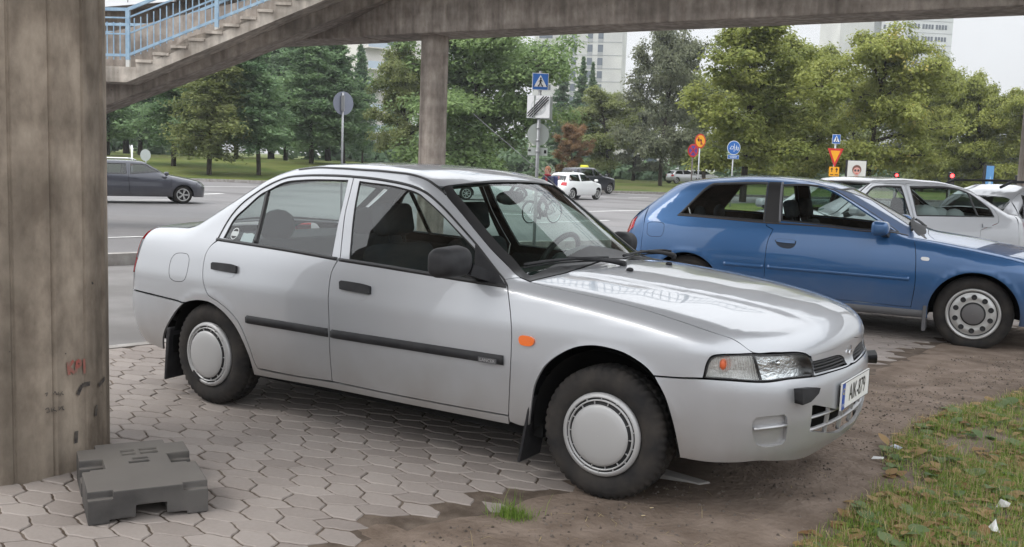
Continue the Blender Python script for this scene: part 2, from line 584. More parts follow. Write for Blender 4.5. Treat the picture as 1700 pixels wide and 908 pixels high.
        if skirt > 0:
            idx = {}
            for i, l in enumerate(ov):
                for j in l: idx[j] = i
            for li, (b, n) in enumerate(loops):
                ids = [idx[b+i] for i in range(n)]
                A = P3[ids]; An = N3[ids]
                tg = np.roll(A, -1, 0)-np.roll(A, 1, 0)
                on = np.cross(tg, An); on /= (np.linalg.norm(on, axis=1, keepdims=True)+1e-12)
                if li > 0: on = -on
                v += [A, A-An*skirt]; nn += [on, on]
                for i in range(n):
                    j = (i+1) % n
                    q = (base+i, base+n+i, base+n+j, base+j)
                    # orientation check
                    vv = [A[i], A[i]-An[i]*skirt, A[j]]
                    w = np.cross(vv[1]-vv[0], vv[2]-vv[0])
                    if w@on[i] < 0: q = q[::-1]
                    f.append(q); m.append(mi if mskirt is None else mskirt)
                base += 2*n
        return dict(v=np.concatenate(v), n=np.concatenate(nn), f=f, m=m)
    def strip(s, ch, line, w0, w1, off=.004, th=.008, smooth=True, closed=False, step=.02, mi=0):
        """raised moulding along a polyline on the surface; w0/w1: extents to the left/right in chart units"""
        p = s.to2(ch, line)
        if smooth: p = smooth_poly(p, 38, 6, closed)
        if closed: p = np.vstack([p, p[:1]])
        d = np.concatenate([[0], np.cumsum(np.linalg.norm(np.diff(p, axis=0), axis=1))])
        k = max(2, int(d[-1]/step)+1); t = np.linspace(0, d[-1], k)
        p = np.stack([np.interp(t, d, p[:, 0]), np.interp(t, d, p[:, 1])], 1)
        tg = np.gradient(p, axis=0)
        if closed: tg[0] = tg[-1] = (p[1]-p[0]+p[-1]-p[-2])
        tg /= np.linalg.norm(tg, axis=1, keepdims=True)+1e-12
        nr_ = np.stack([-tg[:, 1], tg[:, 0]], 1)
        ws = [w0, w0*.75+w1*.25*0, 0.5*(w0+w1), w1*.75, w1]
        rows = [p+nr_*w0, p+nr_*(w0+(w1-w0)*.2), p+nr_*(w0+(w1-w0)*.8), p+nr_*w1]
        P = []; Nn = []
        for j, r_ in enumerate(rows):
            q = s.to3(ch, r_); n_ = s.N(q)
            o_ = off if j in (1, 2) else -.002
            if th is not None and j in (0, 3): o_ = off-th
            P.append(q+n_*o_); Nn.append(n_)
        f = []
        for j in range(3):
            for i in range(k-1):
                f.append((j*k+i, j*k+i+1, (j+1)*k+i+1, (j+1)*k+i))
        f.append(tuple(j*k for j in range(4))); f.append(tuple(j*k+k-1 for j in range(3, -1, -1)))
        return dict(v=np.concatenate(P), n=None, f=f, m=[mi]*len(f))

def mirror(d):
    v = d['v']*np.array([1, -1, 1.]); n = None if d['n'] is None else d['n']*np.array([1, -1, 1.])
    return dict(v=v, n=n, f=[t[::-1] for t in d['f']], m=list(d['m']))
def merge(*ds):
    v, n, f, m, b = [], [], [], [], 0
    for d in ds:
        v.append(d['v'])
        n.append(d['n'] if d['n'] is not None else np.zeros_like(d['v']))
        f += [tuple(i+b for i in t) for t in d['f']]; m += d['m']; b += len(d['v'])
    return dict(v=np.concatenate(v), n=np.concatenate(n), f=f, m=m)
def put(name, d, mats, parent=None, recalc=False):
    me = bpy.data.meshes.new(name)
    me.from_pydata([tuple(p) for p in d['v']], [], [tuple(int(i) for i in t) for t in d['f']])
    me.polygons.foreach_set('material_index', d['m'])
    me.polygons.foreach_set('use_smooth', [True]*len(d['f']))
    for m_ in (mats if isinstance(mats, (list, tuple)) else [mats]): me.materials.append(m_)
    me.update()
    if d['n'] is not None and not recalc:
        me.normals_split_custom_set_from_vertices([tuple(p) for p in d['n']])
    else:
        bm = bmesh.new(); bm.from_mesh(me)
        bmesh.ops.recalc_face_normals(bm, faces=bm.faces)
        bm.to_mesh(me); bm.free()
    return link(name, me, parent)
def full(half):
    """half outline (local 3D points from centre line to centre line on the right side) -> symmetric closed outline"""
    h = np.asarray(half, float)
    m_ = h[::-1]*np.array([1, -1, 1.])
    return np.vstack([h, m_])
# ------------------------------------------------------------------ shared car materials
M_TYRE = mat('tyre_rubber', (.022, .021, .021), .85, spec=.3)
vary(M_TYRE, 9, (.017, .0165, .017), (.042, .037, .033), bump=.25, bscale=90, dist=.004)
M_PLAST = mat('black_plastic', (.018, .018, .02), .55, spec=.3)
vary(M_PLAST, 14, (.015, .015, .017), (.028, .028, .03), bump=.12, bscale=300, dist=.002)
M_TRIM = mat('black_rubber_trim', (.012, .012, .013), .42)
M_DARK = mat('dark_underside', (.012, .012, .012), .9, spec=.1)
M_INT = mat('dark_interior', (.028, .03, .033), .8, spec=.2)
M_INT2 = mat('grey_headliner', (.09, .095, .095), .9, spec=.1)
M_SEAT = mat('seat_cloth', (.03, .033, .038), .95, spec=.1)
M_GLASS = glass('window_glass', (.74, .82, .80), .085)
M_WIND = glass('windscreen_glass', (.62, .76, .70), .05)
M_CHROME = mat('chrome', (.75, .76, .77), .08, 1.0)
M_REFL = mat('lamp_reflector', (.80, .81, .82), .22, .9)
vary(M_REFL, 18, (.62, .63, .64), (.92, .93, .94), bump=.5, bscale=38, dist=.012, stretch=(1, 1, 2.2))
M_LENS = glass('lamp_lens', (.93, .95, .95), .06)
M_AMBER = mat('amber_lens', (.85, .16, .01), .15, coat=1.0)
M_RED = mat('red_lens', (.50, .012, .02), .15, coat=1.0)
M_WHITE = mat('white_plate', (.78, .78, .76), .35)
M_BLACK = mat('black_lettering', (.012, .012, .014), .4)
M_BLUE = mat('plate_blue', (.02, .07, .35), .4)
M_CAP = mat('hubcap_silver', (.44, .44, .44), .5, .4)
M_SLOT = mat('hubcap_slot', (.015, .015, .016), .7)
M_ALLOY = mat('alloy_silver', (.50, .50, .49), .38, .6)

M_FROST = mat('frosted_lens', (.62, .60, .57), .25, coat=1.0)
fr_b = bsdf(M_FROST); fr_o = M_FROST.node_tree.nodes['Material Output']
fr_t = nd(M_FROST, 'ShaderNodeBsdfTransparent'); fr_t.inputs['Color'].default_value = (.95, .93, .92, 1)
fr_w = nd(M_FROST, 'ShaderNodeTexWave'); fr_w.inputs['Scale'].default_value = 60; fr_tc = nd(M_FROST, 'ShaderNodeTexCoord'); lk(M_FROST, fr_tc.outputs['Object'], fr_w.inputs['Vector'])
fr_r = nd(M_FROST, 'ShaderNodeMapRange'); fr_r.inputs['To Min'].default_value = .30; fr_r.inputs['To Max'].default_value = .62
lk(M_FROST, fr_w.outputs['Fac'], fr_r.inputs['Value'])
fr_x = nd(M_FROST, 'ShaderNodeMixShader'); lk(M_FROST, fr_r.outputs['Result'], fr_x.inputs['Fac']); lk(M_FROST, fr_t.outputs[0], fr_x.inputs[1]); lk(M_FROST, fr_b.outputs[0], fr_x.inputs[2]); lk(M_FROST, fr_x.outputs[0], fr_o.inputs['Surface'])

def text_polys(s, size=1.0, depth=.0, align='CENTER'):
    cu = bpy.data.curves.new('txt', 'FONT')
    cu.body = s; cu.size = size; cu.extrude = depth; cu.align_x = align; cu.align_y = 'CENTER'
    cu.resolution_u = 3
    o = bpy.data.objects.new('txt', cu)
    COL.objects.link(o)
    dg = bpy.context.evaluated_depsgraph_get(); dg.update()
    me = bpy.data.meshes.new_from_object(o.evaluated_get(dg))
    v = [tuple(p.co) for p in me.vertices]; f = [tuple(p.vertices) for p in me.polygons]
    bpy.data.objects.remove(o); bpy.data.curves.remove(cu); bpy.data.meshes.remove(me)
    return v, f
def text_mb(mb, s, size, o, ax, ay, mi=0, sx=1.0, align='CENTER', off=0.0):
    v, f = text_polys(s, size, 0, align)
    o, ax, ay = Vector(o), Vector(ax).normalized(), Vector(ay).normalized()
    n = ax.cross(ay)
    mb.add([o+ax*(p[0]*sx)+ay*p[1]+n*off for p in v], f, mi)

def tyre_mb(r, w, rim, lug=.009, nseg=96):
    mb = MB()
    h = w/2
    pr = [(rim-.005, -h*.80), (rim+.008, -h*.90), (rim+(r-rim)*.30, -h*1.0), (rim+(r-rim)*.62, -h*.98), (r-.028, -h*.90), (r-.010, -h*.80), (r-.002, -h*.62),
          (r, -h*.30), (r-.006, -h*.27), (r-.006, -h*.23), (r, -h*.2), (r, h*.2), (r-.006, h*.23), (r-.006, h*.27), (r, h*.30), (r-.002, h*.62), (r-.010, h*.80), (r-.028, h*.90), (rim+(r-rim)*.62, h*.98), (rim+(r-rim)*.30, h), (rim+.008, h*.90), (rim-.005, h*.80)]
    def mod(j, k):
        if j in (5, 6, 7, 10) : return -lug if (k + (1 if j in (7, 10) else 0)) % 3 == 0 else 0
        if j in (16, 15, 14, 11): return -lug if (k + (1 if j in (14, 11) else 0)) % 3 == 0 else 0
        if j in (4, 17): return -lug*.5 if k % 3 == 0 else 0
        return 0
    mb.lathe(pr, nseg, 'y', mod=mod)
    return mb
def wheel_hubcap(parent, x, y, z, r=.288, w=.172, rim=.182, steer=0.0, side=-1, damaged=False, nseg=150):
    """tyre + slotted silver hubcap; y is the outer face of the hubcap"""
    root = bpy.data.objects.new('wheel', None)
    COL.objects.link(root); root.parent = parent
    root.location = (x, y, z); root.rotation_euler = (0, 0, steer if side < 0 else math.pi+steer)
    t = tyre_mb(r, w, rim, nseg=nseg)
    me = t.mesh('tyre'); me.materials.append(M_TYRE)
    for v in me.vertices: v.co.y += w*.5
    o = link('tyre', me, root)
    c = MB()
    # outward is -y
    pr = [(.001, -.030), (.050, -.0295), (.095, -.0265), (.122, -.022), (.1325, -.017), (.1345, -.006), (.1455, -.005), (.1465, -.013), (.1515, -.0125), (.1525, -.004), (.1600, -.004), (.161, -.012), (.164, -.0125), (.178, -.006), (.181, .004), (.178, .014)]
    mi = [0, 0, 0, 0, 1, 1, 0, 0, 0, 1, 0, 0, 0, 0, 0]
    c.lathe(pr[::-1], 72, 'y', (0, .004, 0), mi=mi[::-1])
    for ring, (r0, r1) in enumerate(((.133, .147), (.152, .161))):
        for k in range(14):
            a = 2*math.pi*(k+.5*ring)/14
            if damaged and 3.6 < a % 6.283 < 4.4 and ring: continue
            d = Vector((math.cos(a), 0, math.sin(a)))
            c.bar(d*r0+Vector((0, -.004, 0)), d*r1+Vector((0, -.004, 0)), .0032, .010, 0, up=(0, 1, 0))
    if damaged:
        for k in range(7):
            a = 3.95+k*.055
            d = Vector((math.cos(a), 0, math.sin(a)))
            c.bar(d*.150+Vector((0, -.008, 0)), d*.1775+Vector((0, -.003, 0)), .011, .012, 1, up=(0, 1, 0))
    c.build('hubcap', [M_CAP, M_SLOT], root)
    return root
def wheel_well(parent, x, z, r, y0, y1, name='wheel_arch_liner'):
    mb = MB(); n = 20
    P = []
    for a in np.linspace(-.15, math.pi+.15, n):
        for y, rr in ((y0, r), (y1, r), (y1, .03)):
            P.append((x+rr*math.cos(a), y, z+rr*math.sin(a)))
    F = []
    for i in range(n-1):
        for k in range(2):
            F.append((i*3+k, i*3+k+1, (i+1)*3+k+1, (i+1)*3+k))
    mb.add(P, F, 0, True)
    return mb.build(name, M_DARK, parent)

def seat(parent, x, y, z=.30, back=.22, name='front_seat', head=True, w=.48, hh=.60):
    mb = MB()
    def cush(c, sz, rot):
        b = MB().box((0, 0, 0), sz)
        bm = bmesh.new(); me = b.mesh('t'); bm.from_mesh(me)
        bmesh.ops.recalc_face_normals(bm, faces=bm.faces)
        bmesh.ops.bevel(bm, geom=list(bm.edges), offset=min(sz)*.38, segments=4, affect='EDGES', profile=.5)
        M = Matrix.Translation(Vector(c)) @ rot.to_4x4()
        V = [M @ v.co for v in bm.verts]; bm.verts.index_update()
        F = [tuple(v.index for v in f.verts) for f in bm.faces]
        bm.free(); bpy.data.meshes.remove(me)
        mb.add(V, F, 0, True)
    Ry = Matrix.Rotation(-back, 3, 'Y')
    cush((x, y, z), (.52, w, .17), Matrix.Rotation(-.08, 3, 'Y'))
    b0 = Vector((x-.24, y, z+.02))
    cush(b0+Ry @ Vector((0, 0, hh*.5)), (.15, w, hh), Ry)
    if head:
        cush(b0+Ry @ Vector((-.01, 0, hh+.13)), (.10, .27, .17), Ry)
        for s_ in (-.06, .06):
            mb.tube([b0+Ry @ Vector((0, s_, hh-.05)), b0+Ry @ Vector((0, s_, hh+.10))], .007, 6)
    return mb.build(name, M_SEAT, parent)
def steering(parent, x, y, z, r=.185, tilt=.42):
    mb = MB()
    Rm = Matrix.Rotation(-(math.pi/2-tilt), 3, 'Y')
    pts = [Vector((x, y, z))+Rm @ Vector((math.cos(a)*r, math.sin(a)*r, 0)) for a in np.linspace(0, 2*math.pi, 33)]
    mb.tube(pts, .0155, 8, cap=False)
    mb.ball((x, y, z), .07, 12, sq=(1, 1, .5), rot=Rm)
    for a in (0.0, math.pi, 1.57):
        mb.bar((x, y, z), Vector((x, y, z))+Rm @ Vector((math.cos(a+1.57)*r, math.sin(a+1.57)*r, 0)), .03, .02)
    return mb.build('steering_wheel', M_PLAST, parent)

# ------------------------------------------------------------------ the silver sedan (world frame: its front axle is the origin, it points along +x)
SILVER = paint('silver_paint', (.455, .47, .495), .42, .34, 1.0, dirt_amt=.34)
def hood_bulge(x, ya):
    # raised centre field of the bonnet, narrowing towards the nose
    e = np.interp(x, [-.5, .1, .75], [.47, .40, .27])
    t = np.clip((e+.040-ya)/.080, 0, 1)
    a = np.interp(x, [-.45, -.30, .60, .78], [0, .010, .012, 0])
    return a*t*t*(3-2*t)
SED = Body(
    W=[(-3.5, .72), (-3.2, .80), (-2.9, .826), (-2.5, .839), (-2.0, .844), (-1.2, .845), (-.5, .843), (0, .839), (.3, .828), (.55, .795), (.8, .74)],
    S=[(.10, .09), (.2, .05), (.27, .028), (.35, .017), (.45, .007), (.55, .001), (.62, 0), (.70, .002), (.705, .003), (.76, .017), (.82, .033), (.87, .049), (.91, .066), (.95, .088), (1.0, .115), (1.15, .19), (1.30, .265), (1.4, .32)],
    T=[(.95, .60), (.88, .69), (.84, .735), (.78, .768), (.70, .797), (.55, .835), (.35, .868), (.1, .895), (-.15, .915), (-.38, .930), (-.45, .945), (-1.0, 1.305), (-1.08, 1.343), (-1.25, 1.375), (-1.5, 1.392), (-1.75, 1.395), (-2.0, 1.385), (-2.2, 1.362), (-2.35, 1.325), (-2.42, 1.295), (-2.90, 1.015), (-2.98, .99), (-3.15, .982), (-3.34, .968), (-3.46, .935), (-3.55, .89)],
    XF=[(.08, .69), (.15, .735), (.22, .77), (.30, .805), (.42, .820), (.52, .820), (.565, .815), (.592, .805), (.605, .790), (.66, .790), (.72, .79), (.76, .78), (.85, .75)],
    XR=[(.1, -3.15), (.25, -3.30), (.34, -3.41), (.5, -3.455), (.555, -3.45), (.575, -3.43), (.68, -3.43), (.85, -3.405), (.95, -3.36)],
    sweep=.30, cf=(.20, .28), cr=(.08, .18), crown=[(-3.5, .05), (-2.9, .05), (-2.3, .08), (-1.2, .075), (-.6, .06), (-.3, .05), (.8, .055)],
    rt=[(-3.5, .06), (-2.9, .05), (-2.4, .07), (-1.1, .055), (-.5, .05), (-.3, .07), (.3, .09), (.8, .07)], rc=.15, rcr=.17,
    arches=[(0, .300, .335), (-2.5, .300, .310)], lip=.004, xm=-1.6, bulge=hood_bulge)
S_ = SED
def sedan():
    root = thing('silver_sedan', 'silver four-door saloon car with black side mouldings, parked nearest on the stone paving', 'car')
    A = S_.px
    def c0(*p): return S_.xy([(x, 0.0) for x in p])          # points on the centre line (top)
    def ctr(x, y):                                           # picture point taken in the centre plane
        d = ray(x, y); t = -CAM[1]/d[1]
        return CAM+d*t
    PAINT = [SILVER, M_DARK]
    # --- seams shared between panels (picture coordinates)
    doorline = [(843, 476), (847.5, 520), (849.5, 555), (848, 600), (846, 645), (844.5, 690)]
    wtop = [(362, 396), (374, 374), (388, 353), (408, 332.7), (432, 315.7), (456, 302.4), (476, 295), (500, 291.8), (530, 291), (560, 291.6), (588, 293.4)]
    wtop2 = [(616, 296), (646.4, 300.5), (671.7, 305.6), (692, 312), (712, 323), (737.6, 346), (763, 374), (789.6, 404.4), (808.6, 428.5), (826.3, 451.3), (836.4, 463)]
    split_up = [(588, 293.4), (580, 325), (572.5, 357), (565, 427), (560, 434)]
    split_dn = [(550.7, 451), (547, 470), (546, 527), (547, 577), (550, 615), (551.5, 633)]
    rear_edge = [(362, 399), (350, 408), (341, 423.5), (336.8, 448), (338.6, 473), (346, 490), (362, 501), (378, 514), (393, 531), (404, 552), (415, 580), (421, 598), (428, 612)]
    drip = [(722, 307), (702, 295.5), (677, 288.5), (640, 284.5), (590, 281), (527, 278.5), (497, 281.5)]
    asc = [(864, 460.5), (844, 442.4), (818.7, 417), (793, 386.7), (768, 356), (743, 327)]
    # --- fender
    fend = A([(843, 477), (838, 464.5), (864, 461.5), (880, 468), (905, 474.5), (960, 487), (1010, 498), (1060, 511), (1120, 530), (1180, 550.5), (1219, 564), (1251, 586.5),
              (1225, 587.5), (1192, 588.7), (1180, 592.5), (1172.5, 605), (1167, 627.5), (1125, 626.5), (1085, 623.5),
              (1075, 612), (1060, 600), (1033, 584.7), (999, 575.4), (974, 573.9), (949.4, 578.5), (924.8, 590.8), (906, 606), (894, 624.8), (886, 646), (882, 675), (878, 706), (866, 707)] + [(846, 700)] + doorline[::-1][:-1])
    d1 = S_.panel('S', fend, grid=.03)
    # --- side frame: A pillar, roof rail, C pillar, quarter, sill
    hidden = S_.xy([(-2.30, -.555), (-2.42, -.575), (-2.66, -.625), (-2.90, -.655), (-2.98, -.650), (-3.15, -.640), (-3.30, -.615), (-3.335, -.60)])
    qrear = A([(238, 381), (229, 397), (223, 414), (219, 432), (214.5, 452), (213, 478)])
    lowq = A([(253, 488), (293, 498), (305, 502), (316, 499.7), (330, 498.4), (348, 502), (364, 512.4), (378, 526), (392, 544.8), (403.6, 568), (413, 591), (419, 611), (422, 622),
              (460, 629), (550.6, 645.5), (676, 671), (760, 687.5), (845, 704.5)])
    inner_ = A([(844.5, 691), (754, 675), (650, 655), (555, 635.5), (490, 625), (436, 614.5), (428, 612)] + rear_edge[::-1][1:-1] + [(362, 396)] + wtop[1:] + wtop2[:] + [(838, 464.5)])
    frame = np.vstack([A(asc + drip), hidden, qrear, lowq, inner_])
    d2 = S_.panel('S', frame, grid=.03, corner=32)
    body = merge(d1, d2)
    # centre structure: nose panel below the bonnet line is added as separate parts
    rp = np.vstack([S_.fz([(0, .575), (-.35, .575), (-.62, .575)], True), S_.fz([(-.62, .66), (-.60, .90), (-.35, .93), (0, .935)], True)])
    d3 = S_.panel('R', full(rp), grid=.05)
    put('body', merge(body, mirror(body), d3), PAINT, root)
    # --- doors
    fd_o = A(split_up[::-1][:1] + [(565, 427), (572.5, 357), (580, 325), (588, 293.4)] + wtop2 + doorline + [(754, 674), (650, 654), (555, 634)] + split_dn[::-1])
    fd_w = A([(597, 301.8), (613.5, 304.3), (641, 307.6), (666.7, 313), (692, 320.8), (707, 332), (732.5, 355), (757.9, 381.6), (787, 412), (806, 436), (826, 467), (790, 464.5), (753, 458), (715, 451.5), (650, 440.5), (580.5, 429.7), (588, 351)])
    rd_o = A(wtop + [(580, 325), (572.5, 357), (565, 427), (559.5, 434)] + split_dn + [(490, 624), (436, 613)] + rear_edge[::-1])
    rd_w = A([(371.5, 394.4), (388.4, 364), (408, 345), (429.6, 325.4), (446.6, 315.7), (470.8, 303.6), (495, 300), (529, 298.8), (577.3, 300), (570, 332.7), (560.4, 373.8), (550.7, 425.9), (425, 404.8)])
    fdoor = S_.panel('S', fd_o, [fd_w], grid=.028, gap=.0028)
    rdoor = S_.panel('S', rd_o, [rd_w], grid=.028, gap=.0028)
    gl_f = S_.panel('S', fd_w, grid=.07, gap=-.004, skirt=0, inner=False, off=-.007)
    gl_r = S_.panel('S', rd_w, grid=.07, gap=-.004, skirt=0, inner=False, off=-.007)
    sealf = S_.strip('S', fd_w, -.002, .010, off=-.001, th=.008, closed=True)
    sealr = S_.strip('S', rd_w, -.002, .010, off=-.001, th=.008, closed=True)
    outer_seal = S_.strip('S', A([(360, 400)] + wtop[1:] + wtop2 + [(841, 474)]), -.006, .006, off=.003, th=.012)
    bar_ = S_.strip('S', A([(443.5, 318.5), (436, 352), (423, 404)]), -.016, .016, off=.002, th=.012)
    belt_r = S_.strip('S', A([(360, 397.2), (425, 407), (490, 417.5), (559.5, 430)]), -.010, .010, off=.006, th=.012)
    belt_f = S_.strip('S', A([(564, 431), (640, 443), (715, 455.2), (780, 466), (841, 475.5)]), -.010, .010, off=.006, th=.012)
    mold_r = S_.strip('S', A([(410, 530.2), (470, 540), (544.5, 552.5)]), -.023, .023, off=.014, th=.016)
    mold_f = S_.strip('S', A([(551, 554), (650, 569.5), (750, 585), (836, 598.5)]), -.023, .023, off=.014, th=.016)
    tri_o = A([(788.5, 405), (808, 429), (826, 452), (840, 474), (800, 468), (770, 463), (788, 440)])
    tri = S_.panel('S', tri_o, grid=.03, smooth=False, off=.003, skirt=.02)
    trimF = S_.panel('S', A([(580, 432), (715, 453), (838, 474)] + doorline[1:] + [(754, 674), (650, 654), (555, 634)] + split_dn[::-1]), grid=.06, gap=.02, off=-.055, skirt=.004)
    trimR = S_.panel('S', A([(362, 402), (425, 409), (556, 431)] + split_dn + [(490, 624), (436, 613)] + rear_edge[::-1][:-1]), grid=.06, gap=.02, off=-.055, skirt=.004)
    def handle(xz_, keyhole):
        a = A(xz_)
        h = S_.panel('S', a, grid=.02, gap=0, off=.016, skirt=.018, corner=60)
        c = a.mean(0); n = S_.N(c[None])[0]
        return h, c, n
    for sd_ in (1, -1):
        fl = (lambda q: q) if sd_ == 1 else mirror
        D = put('door', fl(fdoor), PAINT, root)
        g = put('window', fl(gl_f), M_GLASS, D)
        put('window_seal', fl(merge(sealf, belt_f)), M_TRIM, D)
        put('side_moulding', fl(mold_f), M_PLAST, D)
        put('door_trim', fl(trimF), M_INT, D)
        h, c, n = handle([(566, 468.5), (570, 466.5), (600, 471), (614, 474.5), (616.5, 477), (616, 488), (613, 489), (590, 485), (566.5, 480.5)], True)
        put('door_handle', fl(h), M_PLAST, D)
        put('mirror_mount', fl(tri), M_PLAST, D)
        D2 = put('door', fl(rdoor), PAINT, root)
        put('window', fl(gl_r), M_GLASS, D2)
        put('window_seal', fl(merge(sealr, belt_r, bar_)), M_TRIM, D2)
        put('side_moulding', fl(mold_r), M_PLAST, D2)
        put('door_trim', fl(trimR), M_INT, D2)
        h, c, n = handle([(353.5, 438), (357, 436), (385, 439), (393.5, 441.5), (394.5, 444), (394, 453), (391, 454), (370, 450.5), (353.5, 447.5)], False)
        put('door_handle', fl(h), M_PLAST, D2)
        put('roof_seal', fl(outer_seal), M_TRIM, root)
    # scooped grip recesses behind the handles, light-catching dish
    for pts in ([(578, 487), (610, 491.5), (606, 497), (596, 499.5), (584, 497), (577, 492)], [(366, 452), (390, 455.5), (386, 460), (378, 461.5), (369, 459), (365, 456)]):
        q = S_.panel('S', A(pts), grid=.02, gap=0, off=.0015, skirt=.003, corner=70)
        put('handle_recess', q, SILVER, root)
    # badge on the moulding
    b = A([(800, 595.5), (824, 599.5)])
    ax = (b[1]-b[0]); c = b.mean(0); n = S_.N(c[None])[0]; ax = ax/np.linalg.norm(ax); ay = np.cross(n, ax)
    mb = MB(); mb.prism([(-.050, -.012), (.050, -.012), (.050, .012), (-.050, .012)], c+n*.0142, ax, ay, n*.002, 0)
    text_mb(mb, 'LANCER', .021, c+n*.0168, ax, ay, 1, 1.05)
    mb.build('badge', [mat('badge_grey', (.09, .09, .095), .4), M_CAP], root)
    # fuel flap seam
    fl_ = A([(292, 421), (303, 420), (312, 422), (314.5, 429), (312.5, 442), (309.5, 456), (306, 465.5), (299, 467.5), (288, 466), (282, 461), (280.5, 452), (281.5, 440), (285, 428)])
    put('fuel_flap', S_.strip('S', fl_, -.0016, .0016, off=.0008, th=.002, closed=True), M_DARK, root)
    # side indicator
    ind = A([(863, 560), (868, 556.5), (878, 557.5), (886, 561), (888, 566), (886, 572), (880, 574.5), (868, 572.5), (863.5, 568)])
    put('side_indicator', S_.panel('S', ind, grid=.02, gap=0, off=.010, skirt=.012, corner=80), M_AMBER, root)
    put('side_indicator', mirror(S_.panel('S', ind, grid=.02, gap=0, off=.010, skirt=.012, corner=80)), M_AMBER, root)
    # --- roof
    roofh = np.vstack([c0(-1.07)*1.0, A([(783, 303), (736, 309.8), (722, 307), (702, 295.5), (677, 288.5), (640, 284.5), (590, 281), (527, 278.5), (497, 281.5)]), S_.xy([(-2.30, -.555), (-2.405, -.565), (-2.42, -.40)]), c0(-2.425)])
    roofh[0] = S_.px([(833, 299.5)])[0]*np.array([1, 0, 1])
    roof = S_.panel('T', full(roofh), grid=.05)
    Ro = put('roof', roof, PAINT, root)
    hl = S_.panel('T', full(roofh), grid=.09, gap=.03, off=-.045, skirt=.004, mi=0)
    put('headliner', hl, M_INT2, root)
    dl = S_.strip('T', A([(740, 322)] + drip), -.008, .008, off=.004, th=.012)
    put('roof_gutter', dl, M_TRIM, root); put('roof_gutter', mirror(dl), M_TRIM, root)
    # --- windscreen, cowl, bonnet
    cow = [(879, 467), (909, 464), (950, 459)]
    wsh = np.vstack([S_.px([(833, 299.7)])*np.array([[1, 0, 1]]), A([(783, 303.2), (736, 310), (743, 327), (768, 356), (793, 386.7), (818.7, 417), (844, 442.4), (864, 460.5), (880, 467)]), S_.xy([(-.405, -.40)]), c0(-.45)])
    wsf = full(wsh)
    gl = S_.panel('T', wsf, grid=.07, skirt=0, inner=False, off=-.004)
    G = put('windscreen', gl, M_WIND, root)
    w2 = S_.to2('T', wsf)
    w2 = smooth_poly(w2, 38, 5)
    if area2(w2) < 0: w2 = w2[::-1]
    k_ = np.linalg.norm(w2-np.roll(w2, -1, 0), axis=1) > 1e-3; w2 = w2[k_]
    ins = w2.copy(); cen = np.array([-.75, 0])
    # black band: wider at the sides than at the top, cowl at the bottom
    for i, p in enumerate(w2):
        q = p.copy()
        if abs(p[1]) > .05: q[1] -= math.copysign(.062, p[1])*min(1, abs(p[1])/.5)
        q[0] = min(max(q[0], -1.02 - .17*p[1]**2), -.545 - .02*p[1]**2 + .10*abs(p[1]))
        ins[i] = q
    band = S_.panel('T', w2, [ins], grid=.05, gap=0, skirt=.004, off=.0015, smooth=False, raw2d=True, inner=True, minner=0)
    put('windscreen_surround', band, M_TRIM, G)
    hood_px = [(880, 468.5), (905, 475), (960, 487.5), (1010, 498.5), (1060, 511.5), (1120, 530.5), (1180, 551), (1219, 564.5), (1251, 586)]
    hood_fr = [(1290, 585.3), (1325, 585), (1338, 587.5), (1346, 592), (1370, 585.5), (1392, 577.5)]
    hd = np.vstack([c0(-.44), S_.xy([(-.395, -.40)]), A(hood_px + hood_fr), S_.fz([(0, .702)])])
    hood = S_.panel('H', full(hd), grid=.032)
    H = put('bonnet', hood, PAINT, root)
    for y in (-.22, .22):
        P = S_.xy([(-.20, y)])[0]
        MB().ball(P+np.array([0, 0, .006]), .016, 10, sq=(1.2, 1, .7)).build('washer_nozzle', M_PLAST, H)
    # cowl grille
    cw = S_.panel('T', full(np.vstack([c0(-.57), S_.xy([(-.53, -.45), (-.465, -.66), (-.40, -.70), (-.39, -.40)]), c0(-.435)])), grid=.05, off=-.012, skirt=.004)
    put('cowl', cw, M_PLAST, root)
    # wipers: near one lies along the base of the glass, far one beside it
    def wiper(bl, piv, tip):
        mb = MB()
        ln = smooth_poly(A(bl), 60, 6, False)
        nn = S_.N(ln)
        mb.tube(ln+nn*.030, .0075, 6); mb.tube(ln+nn*.014, .004, 6)
        p0 = A([piv])[0]; n0 = S_.N(p0[None])[0]
        m_ = A([tip])[0]+n0*.030
        mb.tube([p0+n0*.012, p0*.65+m_*.35+n0*.014, m_], [.014, .010, .007], 8)
        mb.ball(p0+n0*.006, .018, 10)
        return mb.build('wiper', M_PLAST, root)
    wiper([(868, 449), (905, 443), (950, 439), (1008, 437)], (1035, 441), (940, 438))
    wiper([(1034, 434), (1060, 427), (1100, 424), (1113, 426)], (1118, 427), (1062, 426))
    # --- rear window, boot
    rw = np.vstack([c0(-2.43), S_.xy([(-2.425, -.40), (-2.41, -.555), (-2.66, -.615), (-2.89, -.645), (-2.93, -.40)]), c0(-2.945)])
    RG = put('rear_window', S_.panel('T', full(rw), grid=.08, skirt=0, inner=False, off=-.004), M_GLASS, root)
    r2 = full(rw); r2i = r2*np.array([1, .91, 1]); r2i[:, 0] = -2.68+(r2[:, 0]+2.68)*.86
    put('rear_window_seal', S_.panel('T', S_.to2('T', r2), [r2i[:, :2]], grid=.06, gap=0, skirt=.004, off=.001, raw2d=True, minner=0), M_TRIM, RG)
    bt = np.vstack([c0(-2.96), S_.xy([(-2.945, -.40), (-2.91, -.640), (-2.99, -.638), (-3.15, -.628), (-3.29, -.605), (-3.30, -.40)]), c0(-3.32)])
    put('boot_lid', S_.panel('T', full(bt), grid=.06), PAINT, root)
    tl = np.vstack([qrear[:5], S_.fz([(-.66, .672), (-.40, .672), (-.40, .90), (-.56, .925)], True)])
    t_ = S_.panel('R', tl, grid=.04, off=.003)
